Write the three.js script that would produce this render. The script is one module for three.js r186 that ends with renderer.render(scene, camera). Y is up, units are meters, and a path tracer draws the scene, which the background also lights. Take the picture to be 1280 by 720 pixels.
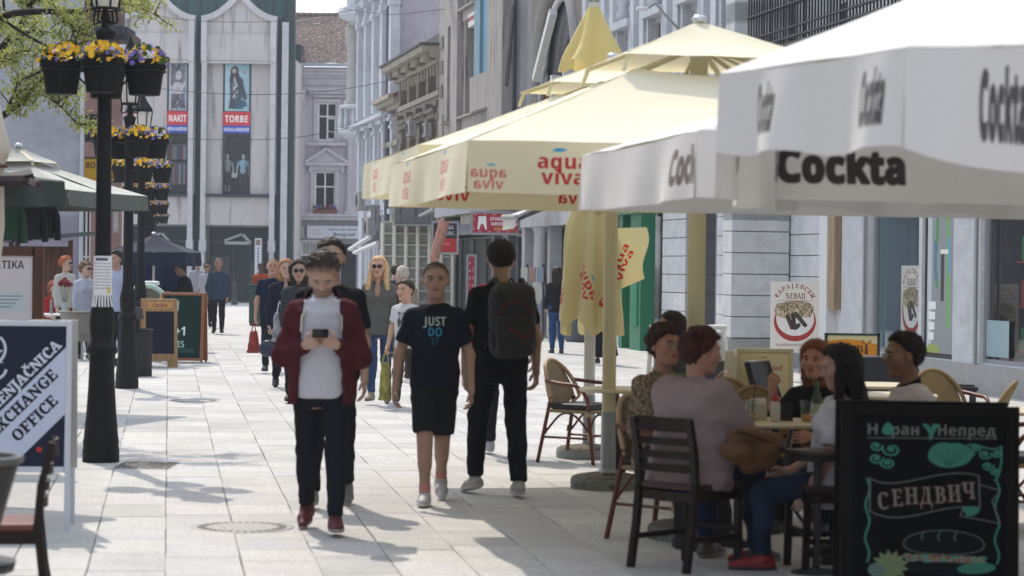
import * as THREE from 'three';
import { mergeGeometries } from 'three/addons/utils/BufferGeometryUtils.js';
import { RoundedBoxGeometry } from 'three/addons/geometries/RoundedBoxGeometry.js';
import { ImprovedNoise } from 'three/addons/math/ImprovedNoise.js';

// ---------------------------------------------------------------- camera, sky, sun, exposure
const scene = new THREE.Scene();
const camera = new THREE.PerspectiveCamera(13.685, 16 / 9, 0.5, 600);
camera.position.set(0, 1.66, 0);
camera.rotation.order = 'YXZ';
camera.rotation.set(-0.00833, 0, 0.012);
camera.focus = 34;
camera.userData.fStop = 3.7;
camera.updateMatrixWorld(true);

const SUN = new THREE.Vector3(-0.235, 0.787, -0.571).normalize();
function skyTexture() {
const W = 256, H = 128, data = new Float32Array(W * H * 4);
for (let r = 0; r < H; r++) {
const up = ((r + 0.5) / H - 0.5) * Math.PI, y = Math.sin(up);
for (let c = 0; c < W; c++) {
const th = ((c + 0.5) / W - 0.5) * 2 * Math.PI;
const x = Math.cos(th) * Math.cos(up), z = Math.sin(th) * Math.cos(up);
const k = Math.max(0, x * SUN.x + y * SUN.y + z * SUN.z);
const e = Math.max(0, y), hz = Math.pow(1 - e, 3.2);
const aure = 0.35 * Math.pow(k, 6) + 0.6 * Math.pow(k, 60);
const o = (r * W + c) * 4, s = 1.0;
const zen = [0.47, 0.535, 0.66], hor = [0.86, 0.88, 0.92];
for (let i = 0; i < 3; i++) data[o + i] = s * (zen[i] + (hor[i] - zen[i]) * hz + aure * [1, 0.97, 0.9][i]) * (y < -0.02 ? 0.6 : 1);
data[o + 3] = 1;
}
}
const t = new THREE.DataTexture(data, W, H, THREE.RGBAFormat, THREE.FloatType);
t.mapping = THREE.EquirectangularReflectionMapping;
t.magFilter = THREE.LinearFilter; t.minFilter = THREE.LinearFilter; t.needsUpdate = true;
return t;
}
scene.background = skyTexture();
scene.environment = scene.background;
scene.backgroundIntensity = 1.42;
scene.environmentIntensity = 1.42;
const sun = new THREE.DirectionalLight(0xfff4e4, 2.55);
sun.position.copy(SUN).multiplyScalar(120).add(new THREE.Vector3(0, 0, -40));
sun.target.position.set(0, 0, -40);
sun.castShadow = true;
sun.shadow.mapSize.set(4096, 4096);
Object.assign(sun.shadow.camera, { left: -70, right: 70, top: 80, bottom: -80, near: 1, far: 300 });
sun.shadow.radius = 1;
scene.add(sun, sun.target);

const renderer = new THREE.WebGLRenderer({ antialias: true });
renderer.setSize(1024, 576);
renderer.toneMapping = THREE.LinearToneMapping;
renderer.toneMappingExposure = 1.34;
renderer.shadowMap.enabled = true;
scene.fog = new THREE.FogExp2(new THREE.Color(0.78, 0.84, 0.94), 0.0009);

// ---------------------------------------------------------------- helpers
function rng(seed) { let a = seed >>> 0; return () => { a = (a + 0x6d2b79f5) | 0; let t = Math.imul(a ^ (a >>> 15), 1 | a); t = (t + Math.imul(t ^ (t >>> 7), 61 | t)) ^ t; return ((t ^ (t >>> 14)) >>> 0) / 4294967296; }; }
const noise3 = (() => { const n = new ImprovedNoise(); return (x, y, z) => n.noise(x + 101.3, y + 57.7, z + 13.1); })();
const V = (x, y, z) => new THREE.Vector3(x, y, z);
const FPX = 3000;
// a pixel of the 1280 x 720 photograph and a distance give a place in the street; G does the same for the paving
function P(px, py, d) {
const v = V((px - 640) / FPX, (360 - py) / FPX, -1).applyMatrix4(camera.matrixWorld.clone().setPosition(0, 0, 0));
return v.multiplyScalar(d / -v.z).add(camera.position);
}
function G(px, py, h = 0) {
const v = V((px - 640) / FPX, (360 - py) / FPX, -1).applyMatrix4(camera.matrixWorld.clone().setPosition(0, 0, 0));
return v.multiplyScalar((h - camera.position.y) / v.y).add(camera.position);
}
const used = new Map();
function numbered(name) { const n = used.get(name) ?? 0; used.set(name, n + 1); return n ? name + '_' + String(n).padStart(3, '0') : name; }
function shade(o) { o.traverse((c) => { if (c.isMesh) { c.castShadow = true; c.receiveShadow = true; } }); return o; }
function thing(name, label, category, pos = V(0, 0, 0), turn = 0, group) {
const o = new THREE.Group(); o.name = numbered(name); o.position.copy(pos); o.rotation.y = turn;
o.userData = { label, category }; if (group) o.userData.group = group;
scene.add(o); return o;
}
function ground(name, pos = V(0, 0, 0), turn = 0) {
const o = new THREE.Group(); o.name = name; o.position.copy(pos); o.rotation.y = turn; o.userData = { kind: 'structure' }; scene.add(o); return o;
}
function copyOf(src, pos, turn, label) { const c = src.clone(); c.name = numbered(src.name.replace(/_\d{3}$/, '')); c.userData = { ...src.userData }; if (label) c.userData.label = label; c.position.copy(pos); c.rotation.y = turn; scene.add(c); return c; }
// boxes in metres of uv
function metreUV(g) {
if (g.index) g = g.toNonIndexed();
const p = g.attributes.position, n = g.attributes.normal, uv = new Float32Array(p.count * 2);
for (let i = 0; i < p.count; i += 3) {
const nx = Math.abs(n.getX(i) + n.getX(i + 1) + n.getX(i + 2)), ny = Math.abs(n.getY(i) + n.getY(i + 1) + n.getY(i + 2)), nz = Math.abs(n.getZ(i) + n.getZ(i + 1) + n.getZ(i + 2));
for (let k = i; k < i + 3; k++) {
let u, v;
if (nz >= nx && nz >= ny) { u = p.getX(k); v = p.getY(k); } else if (nx >= ny) { u = p.getZ(k); v = p.getY(k); } else { u = p.getX(k); v = p.getZ(k); }
uv[2 * k] = u; uv[2 * k + 1] = v;
}
}
g.setAttribute('uv', new THREE.BufferAttribute(uv, 2));
return g;
}
function clean(g) { if (g.index) g = g.toNonIndexed(); for (const k of Object.keys(g.attributes)) if (!['position', 'normal', 'uv', 'color'].includes(k)) g.deleteAttribute(k); if (!g.attributes.uv) g = metreUV(g); return g; }
function M(name, geos, mat, parent) {
const list = (Array.isArray(geos) ? geos : [geos]).map(clean);
const g = list.length > 1 ? mergeGeometries(list) : list[0];
const m = new THREE.Mesh(g, mat); m.name = name; m.castShadow = m.receiveShadow = true;
if (parent) parent.add(m); return m;
}
function one(name, label, category, geos, mat, group) { const m = M(numbered(name), geos, mat, scene); m.userData = { label, category }; if (group) m.userData.group = group; return m; }
function box(w, h, d, x = 0, y = 0, z = 0, r = 0) {   // centred in x and z, standing on y
const g = r ? new RoundedBoxGeometry(w, h, d, 1, r) : new THREE.BoxGeometry(w, h, d);
g.translate(x, y + h / 2, z); return metreUV(g);
}
function bar(a, b, w, t = w) {   // a rectangular bar from a to b
const d = b.clone().sub(a), L = d.length(), g = new THREE.BoxGeometry(w, L, t);
g.applyQuaternion(new THREE.Quaternion().setFromUnitVectors(V(0, 1, 0), d.clone().normalize()));
const c = a.clone().add(b).multiplyScalar(0.5); g.translate(c.x, c.y, c.z); return metreUV(g);
}
function rod(a, b, r0, r1 = r0, seg = 8) {
const d = b.clone().sub(a), L = d.length(), g = new THREE.CylinderGeometry(r1, r0, L, seg);
g.applyQuaternion(new THREE.Quaternion().setFromUnitVectors(V(0, 1, 0), d.clone().normalize()));
const c = a.clone().add(b).multiplyScalar(0.5); g.translate(c.x, c.y, c.z); return g;
}
function tube(pts, r, seg = 24, rad = 6, closed = false) { return new THREE.TubeGeometry(new THREE.CatmullRomCurve3(pts, closed), seg, r, rad, closed); }
function lathe(profile, seg = 20) { return new THREE.LatheGeometry(profile.map(([r, y]) => new THREE.Vector2(r, y)), seg); }
function sphere(r, x, y, z, sx = 1, sy = 1, sz = 1, ws = 12, hs = 8) { const g = new THREE.SphereGeometry(r, ws, hs); g.scale(sx, sy, sz); g.translate(x, y, z); return g; }
function at(g, x, y, z, ry = 0) { if (ry) g.rotateY(ry); g.translate(x, y, z); return g; }
function plane(w, h, x = 0, y = 0, z = 0) { const g = new THREE.PlaneGeometry(w, h); g.translate(x, y, z); return g; }
// a flat panel with holes, front at z = 0, thickness t behind
function holed(w, h, holes, t, x0 = 0, y0 = 0, outline) {
const s = new THREE.Shape();
if (outline) outline(s); else { s.moveTo(x0, y0); s.lineTo(x0 + w, y0); s.lineTo(x0 + w, y0 + h); s.lineTo(x0, y0 + h); s.closePath(); }
for (const o of holes) {
const q = new THREE.Path();
if (o.arch) { q.moveTo(o.x, o.y); q.lineTo(o.x + o.w, o.y); q.lineTo(o.x + o.w, o.y + o.h - o.w / 2); q.absarc(o.x + o.w / 2, o.y + o.h - o.w / 2, o.w / 2, 0, Math.PI, false); q.lineTo(o.x, o.y); }
else { q.moveTo(o.x, o.y); q.lineTo(o.x + o.w, o.y); q.lineTo(o.x + o.w, o.y + o.h); q.lineTo(o.x, o.y + o.h); q.closePath(); }
s.holes.push(q);
}
const g = new THREE.ExtrudeGeometry(s, { depth: t, bevelEnabled: false, curveSegments: 12 }); g.translate(0, 0, -t); return metreUV(g);
}
// ---------------------------------------------------------------- textures
function dataTex(n, fn, srgb = true, wrap = true) {
const d = new Uint8Array(n * n * 4);
for (let y = 0; y < n; y++) for (let x = 0; x < n; x++) { const c = fn(x / n, y / n); const o = (y * n + x) * 4; for (let i = 0; i < 3; i++) d[o + i] = Math.max(0, Math.min(255, 255 * (c.length ? c[i] : c))); d[o + 3] = 255; }
const t = new THREE.DataTexture(d, n, n, THREE.RGBAFormat); t.magFilter = THREE.LinearFilter; t.minFilter = THREE.LinearMipmapLinearFilter; t.generateMipmaps = true;
if (wrap) t.wrapS = t.wrapT = THREE.RepeatWrapping; if (srgb) t.colorSpace = THREE.SRGBColorSpace; t.needsUpdate = true; return t;
}
// tiling fractal noise around 0
function tn(x, y, f, oct = 4, sx = 1, sy = 1, seed = 0) {
let s = 0, a = 1, tot = 0;
for (let o = 0; o < oct; o++) {
const kx = f * sx * (1 << o), ky = f * sy * (1 << o), u = x * kx, v = y * ky, z = seed + o * 17.3;
const q = (i, j) => noise3(u - i * kx, v - j * ky, z);
s += a * (q(0, 0) * (1 - x) * (1 - y) + q(1, 0) * x * (1 - y) + q(0, 1) * (1 - x) * y + q(1, 1) * x * y); tot += a; a *= 0.55;
}
return s / tot;
}
const rep = (t, u, v = u) => { const c = t.clone(); c.repeat.set(u, v); c.needsUpdate = true; return c; };
const T = {
plaster: dataTex(256, (x, y) => 0.9 + 0.22 * tn(x, y, 4, 5) + 0.1 * tn(x, y, 40, 2)),
streak: dataTex(256, (x, y) => { const s = tn(x, y, 3, 4, 6, 0.7, 3), b = tn(x, y, 4, 4, 1, 1, 9); const v = 0.9 - 0.75 * Math.max(0, s * 1.4 + b * 0.7 - 0.1) + 0.12 * b + 0.06 * tn(x, y, 50, 2); return [v, v * 0.985, v * 0.96]; }),
stone: dataTex(256, (x, y) => { const v = 0.9 + 0.2 * tn(x, y, 3, 5) + 0.18 * tn(x, y, 60, 2) - 0.25 * Math.max(0, tn(x, y, 14, 2, 1, 1, 33) - 0.28); return [v, v * 0.992, v * 0.98]; }),
cloth: dataTex(256, (x, y) => 0.93 + 0.05 * Math.sin(x * Math.PI * 2 * 64) * Math.sin(y * Math.PI * 2 * 64) + 0.06 * tn(x, y, 3, 3) + 0.06 * tn(x, y, 40, 2)),
wood: dataTex(256, (x, y) => { const g = tn(x, y, 2, 5, 8, 0.6, 5), v = 0.84 + 0.42 * g + 0.1 * tn(x, y, 20, 2, 4, 0.4); return [v, v * 0.96, v * 0.9]; }),
denim: dataTex(256, (x, y) => { const v = 0.8 + 0.5 * tn(x, y, 3, 4) + 0.12 * Math.sin((x + y) * Math.PI * 2 * 48); return [v, v, v * 1.03]; }),
leaf: dataTex(64, (x, y) => 0.85 + 0.4 * tn(x, y, 4, 3)),
weave: dataTex(128, (x, y) => { const i = Math.floor(x * 16), j = Math.floor(y * 16), f = (i + j) % 2; const v = f ? Math.abs(((x * 16) % 1) - 0.5) : Math.abs(((y * 16) % 1) - 0.5); const k = 1 - v * 1.1 + 0.1 * tn(x, y, 6, 3); return [k, k * 0.97, k * 0.92]; }),
gravel: dataTex(256, (x, y) => { const v = 0.6 + 0.75 * tn(x, y, 28, 3) + 0.3 * tn(x, y, 5, 3); return [v, v * 0.96, v * 0.9]; }),
bump: dataTex(256, (x, y) => 0.5 + 0.5 * tn(x, y, 18, 4), false),
folds: dataTex(256, (x, y) => 0.5 + 0.55 * tn(x, y, 3, 4, 1.6, 1, 21), false),
};
const lin = (r, g, b) => new THREE.Color().setRGB(r, g, b);
function mat(color, o = {}) { const c = color.isColor ? color : Array.isArray(color) ? lin(...color) : new THREE.Color(color); return new THREE.MeshStandardMaterial({ color: c, roughness: 0.85, ...o }); }
function phys(color, o = {}) { const c = Array.isArray(color) ? lin(...color) : new THREE.Color(color); return new THREE.MeshPhysicalMaterial({ color: c, roughness: 0.85, ...o }); }
function canvasTex(w, h, draw) {
const c = document.createElement('canvas'); c.width = w; c.height = h; const x = c.getContext('2d'); draw(x, w, h);
const t = new THREE.CanvasTexture(c); t.colorSpace = THREE.SRGBColorSpace; t.magFilter = THREE.LinearFilter; t.anisotropy = 4; return t;
}
function speckle(x, w, h, n, a, seed = 1) { const r = rng(seed); for (let i = 0; i < n; i++) { x.fillStyle = r() < 0.5 ? `rgba(0,0,0,${a * r()})` : `rgba(255,255,255,${a * r()})`; const s = 1 + r() * 3; x.fillRect(r() * w, r() * h, s, s); } }
function fitText(x, s, cx, cy, maxW, font) { x.font = font; x.textAlign = 'center'; x.textBaseline = 'middle'; const m = x.measureText(s).width, k = Math.min(1, maxW / m); x.save(); x.translate(cx, cy); x.scale(k, 1); x.fillText(s, 0, 0); x.restore(); }
const glass = phys([0.9, 0.95, 0.95], { roughness: 0.03, transmission: 1, thickness: 0, ior: 1.5, specularIntensity: 1 });
const darkGlass = phys([0.014, 0.018, 0.022], { roughness: 0.12, specularIntensity: 0.6 });
// ---------------------------------------------------------------- paving
const PAVE = [0.585, 0.585, 0.585];
{
const bed = mat([0.5, 0.495, 0.485], { map: rep(T.gravel, 0.8), roughness: 1 });
const g = new THREE.PlaneGeometry(400, 400); g.rotateX(-Math.PI / 2); g.translate(0, -0.008, -60);
const m = M('ground', metreUV(g), bed, scene); m.userData = { kind: 'structure' };
const aside = mat(PAVE, { map: rep(T.stone, 0.4), roughness: 0.85 }), ag = []; for (const [w, d, x, z] of [[60, 50, 0, 14.6], [20, 70, -24.5, -45], [20, 70, 24.5, -45]]) { const q = new THREE.PlaneGeometry(w, d); q.rotateX(-Math.PI / 2); q.translate(x, -0.004, z); ag.push(metreUV(q)); }
M('surrounding_street', ag, aside, scene).userData = { kind: 'structure' };
const pavement = ground('pavement');
const r = rng(11), yaw = Math.atan2(0.1417, 0.99), c = Math.cos(yaw), s = Math.sin(yaw);
const mats = [];
for (let i = 0; i < 8; i++) { const k = 0.88 + 0.025 * i + (i % 3) * 0.02; mats.push(mat([PAVE[0] * k, PAVE[1] * k * (1 - 0.008 * (i % 3)), PAVE[2] * k * (1 - 0.014 * (i % 4))], { map: rep(T.stone, 0.45 + 0.05 * i, 0.5), bumpMap: rep(T.bump, 1.5), bumpScale: 0.0012, roughness: 0.82 })); }
const W = 0.42, slabs = [];
// slabs run in columns along the street (columns lie u across, v along)
const U0 = -26, U1 = 26, near = 11.6, far = 52;
const toWorld = (u, v) => V(-s * v + c * u, 0, -(c * v + s * u));
for (let i = Math.floor(U0 / W); i < U1 / W; i++) {
let v = near + r() * 0.6;
const u = i * W;
while (v < far) {
const L = [0.56, 0.62, 0.7, 0.84][Math.floor(r() * 4)];
const p = toWorld(u + W / 2, v + L / 2), d = -p.z;
if (Math.abs(p.x) < 0.235 * d + 1.2 && d > 11.2) slabs.push({ u: u + W / 2, v: v + L / 2, L, d, p });
v += L;
}
}
const onView = (q) => Math.abs(q.p.x) < 0.222 * q.d && q.d > 12.6;
slabs.sort((a, b) => (onView(b) - onView(a)) || a.d - b.d);
const slabGeo = (L) => {
const w = W / 2 - 0.0024, l = L / 2 - 0.0022, b = 0.004, t = 0.014;
const y1 = [-w + b, w - b], z1 = [-l + b, l - b];
const pos = [], uv = [];
const q = (A, B, C, D) => { for (const k of [A, B, C, A, C, D]) { pos.push(...k); uv.push(k[0], k[2]); } };
const T0 = [[y1[0], 0, z1[1]], [y1[1], 0, z1[1]], [y1[1], 0, z1[0]], [y1[0], 0, z1[0]]], B0 = [[-w, -t, l], [w, -t, l], [w, -t, -l], [-w, -t, -l]], C0 = [[-w, -0.004, l], [w, -0.004, l], [w, -0.004, -l], [-w, -0.004, -l]];
q(...T0); for (let k = 0; k < 4; k++) { const n = (k + 1) % 4; q(C0[k], C0[n], T0[n], T0[k]); q(B0[k], B0[n], C0[n], C0[k]); }
const gg = new THREE.BufferGeometry(); gg.setAttribute('position', new THREE.Float32BufferAttribute(pos, 3)); gg.setAttribute('uv', new THREE.Float32BufferAttribute(uv, 2)); gg.computeVertexNormals(); return gg;
};
const cache = new Map();
const variant = (L, k) => { const key = L + '_' + k; if (!cache.has(key)) { const gg = slabGeo(L); const uv = gg.attributes.uv; for (let i = 0; i < uv.count; i++) uv.setXY(i, uv.getX(i) + k * 0.37, uv.getY(i) + k * 0.61); cache.set(key, gg); } return cache.get(key); };
const rest = mats.map(() => []);
slabs.forEach((q, i) => {
const k = Math.floor(r() * 4), mi = Math.floor(r() * mats.length), dy = (r() - 0.5) * 0.003, ju = (r() - 0.5) * 0.007, yj = yaw + (r() - 0.5) * 0.009; q.p.x += c * ju; q.p.z -= s * ju;
const gg = variant(q.L, k);
if (i < 300) { const m2 = new THREE.Mesh(gg, mats[mi]); m2.name = 'paving_slab'; m2.position.set(q.p.x, dy, q.p.z); m2.rotation.y = yj; m2.receiveShadow = m2.castShadow = true; pavement.add(m2); }
else { const c2 = gg.clone(); c2.rotateY(yj); c2.translate(q.p.x, dy, q.p.z); rest[mi].push(c2); }
});
rest.forEach((l, i) => { if (l.length) { const m2 = M('paving_slab_field', l, mats[i], pavement); m2.userData.kind = 'stuff'; } });
// beyond the slabs that can be told apart
const ft = canvasTex(512, 512, (x, w, h) => { x.fillStyle = '#fff'; x.fillRect(0, 0, w, h); const q = rng(5); for (let i = 0; i < 8; i++) { let y = q() * 60; while (y < h) { const L = 70 + q() * 40; const b = 232 + q() * 20; x.fillStyle = `rgb(${b},${b - 2},${b - 5})`; x.fillRect(i * 64, y, 64, L); x.fillStyle = '#8f8c88'; x.fillRect(i * 64, y, 64, 1.2); y += L; } x.fillStyle = '#8f8c88'; x.fillRect(i * 64, 0, 1.2, h); } });
ft.wrapS = ft.wrapT = THREE.RepeatWrapping; ft.repeat.set(1 / 3.4, 1 / 4);
const fg = new THREE.PlaneGeometry(90, 75); fg.rotateX(-Math.PI / 2); fg.rotateY(yaw);
const fp = toWorld(0, far - 0.6 + 37.5); fg.translate(fp.x, -0.004, fp.z);
const fm = M('street', metreUV(fg), mat(PAVE, { map: ft }), scene); fm.userData = { kind: 'structure' };
}
// manhole covers let into the paving
function manhole(label, p) {
const t = thing('manhole_cover', label, 'manhole cover', p);
const steel = mat([0.36, 0.355, 0.35], { metalness: 0.3, roughness: 0.6, map: rep(T.stone, 3) });
const conc = mat([0.5, 0.49, 0.48], { map: rep(T.stone, 2) });
M('rim', lathe([[0.285, 0.0015], [0.33, 0.0035], [0.335, -0.01]], 40), steel, t);
M('lid', lathe([[0, 0.003], [0.28, 0.003], [0.284, -0.01]], 40), conc, t);
for (let i = 0; i < 36; i++) { const a = i / 36 * Math.PI * 2; const g = box(0.016, 0.003, 0.05, 0, 0.0035, 0.255); g.rotateY(a); M('rib', g, steel, t); }
return t;
}
manhole('round iron manhole cover in the paving in front of the man in the maroon hoodie', G(303, 659));
{ const t = ground('cobble_patch', G(183, 582)); const q = rng(17), l = []; for (let i = 0; i < 9; i++) for (let j = 0; j < 8; j++) l.push(box(0.045, 0.016, 0.065, -0.2 + i * 0.05 + (q() - 0.5) * 0.01, -0.011 + q() * 0.004, -0.3 + j * 0.08, 0.006)); const m = M('cobble', l, mat([0.34, 0.33, 0.32], { map: rep(T.gravel, 2) }), t); m.userData.kind = 'stuff'; M('bedding', box(0.46, 0.008, 0.68, 0, -0.004, 0), mat([0.26, 0.255, 0.25]), t); }
manhole('round manhole cover further up the street, right of the second lamp post', G(241, 501));

// ---------------------------------------------------------------- building helpers
const FR = { white: mat([0.7, 0.7, 0.69], { roughness: 0.5 }), dark: mat([0.03, 0.035, 0.04], { roughness: 0.5 }), brown: mat([0.2, 0.11, 0.06], { map: rep(T.wood, 1), roughness: 0.6 }), grey: mat([0.3, 0.31, 0.32], { roughness: 0.55 }) };
// a window: frame with pane, optional bars; x, y = lower left corner, set at depth z
function win(parent, x, y, w, h, o = {}) {
const { z = -0.1, f = 0.06, cols = 1, rows = [], frame = FR.white, pane = darkGlass, name = 'window' } = o;
const g = [box(f, h, f, x + f / 2, y, z), box(f, h, f, x + w - f / 2, y, z), box(w - 2 * f, f, f, x + w / 2, y, z), box(w - 2 * f, f, f, x + w / 2, y + h - f, z)];
for (let i = 1; i < cols; i++) g.push(box(f * 0.9, h - 2 * f, f * 0.86, x + w * i / cols, y + f, z));
for (const q of rows) g.push(box(w - 2 * f, f * 0.8, f * 0.8, x + w / 2, y + h * q, z));
const m = M(name, g, frame, parent);
if (o.arch) { const a = new THREE.TorusGeometry(w / 2 - f / 2, f / 2, 6, 14, Math.PI); a.translate(x + w / 2, y + h, z); M('arch_frame', a, frame, m); const c = new THREE.CircleGeometry(w / 2 - f, 16, 0, Math.PI); c.translate(x + w / 2, y + h, z - 0.012); M('pane', c, pane, m); }
M('pane', plane(w - 2 * f, h - 2 * f, x + w / 2, y + h / 2, z - 0.01), pane, m);
return m;
}
function sill(parent, x, y, w, m, d = 0.16, h = 0.08, name = 'sill') { return M(name, box(w, h, d + 0.05, x + w / 2, y - h, d / 2 - 0.025), m, parent); }
function cornice(parent, x0, x1, y, m, prof = [[0.1, 0.12], [0.2, 0.14], [0.34, 0.16], [0.5, 0.2]], name = 'cornice') {   // steps of [projection, height] upwards
const g = []; let yy = y; for (const [p, h] of prof) { g.push(box(x1 - x0, h, p + 0.1, (x0 + x1) / 2, yy, p / 2 - 0.05)); yy += h; } return M(name, g, m, parent);
}
function pilaster(parent, x, y0, y1, w, m, d = 0.14, cap = 0.35) {
const g = [box(w, y1 - y0 - cap, d + 0.05, x, y0, d / 2 - 0.025)];
if (cap) { g.push(box(w * 1.18, cap * 0.3, d + 0.12, x, y1 - cap, d / 2), box(w * 1.05, cap * 0.4, d + 0.07, x, y1 - cap * 0.7, d / 2 - 0.02), box(w * 1.35, cap * 0.3, d + 0.2, x, y1 - cap * 0.3, d / 2 + 0.03)); }
return M('pilaster', g, m, parent);
}
// the right-hand row of facades: x = 4.27 - 0.193 (Z - 42), Z metres from the camera
const SL = 0.193, CF = Math.hypot(1, SL), FTURN = Math.atan2(-1, SL);
const zAt = (px) => 12.376 / (SL + (px - 640) / FPX);
function row(name, label, pxA, pxB, off = 0, category = 'building') {
const ZA = zAt(pxA), X = 4.27 - SL * (ZA - 42);
const g = thing(name, label, category, V(X + off / CF, 0, -ZA - off * SL / CF), FTURN);
const lx = (px) => (ZA - zAt(px)) * CF;
const ly = (px, py) => (332 + (px - 400) * 0.012 - py) / FPX * zAt(px) + 1.66;
return { g, lx, ly, L: lx(pxB) };
}
function body(b, h, m, depth = 9, front = -0.34) {   // everything behind the facade wall
M('building_body', [box(b.L, h, depth, b.L / 2, 0, front - depth / 2)], m, b.g);
}
let airCon;
const darkRoom = mat([0.02, 0.02, 0.022]);

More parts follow.
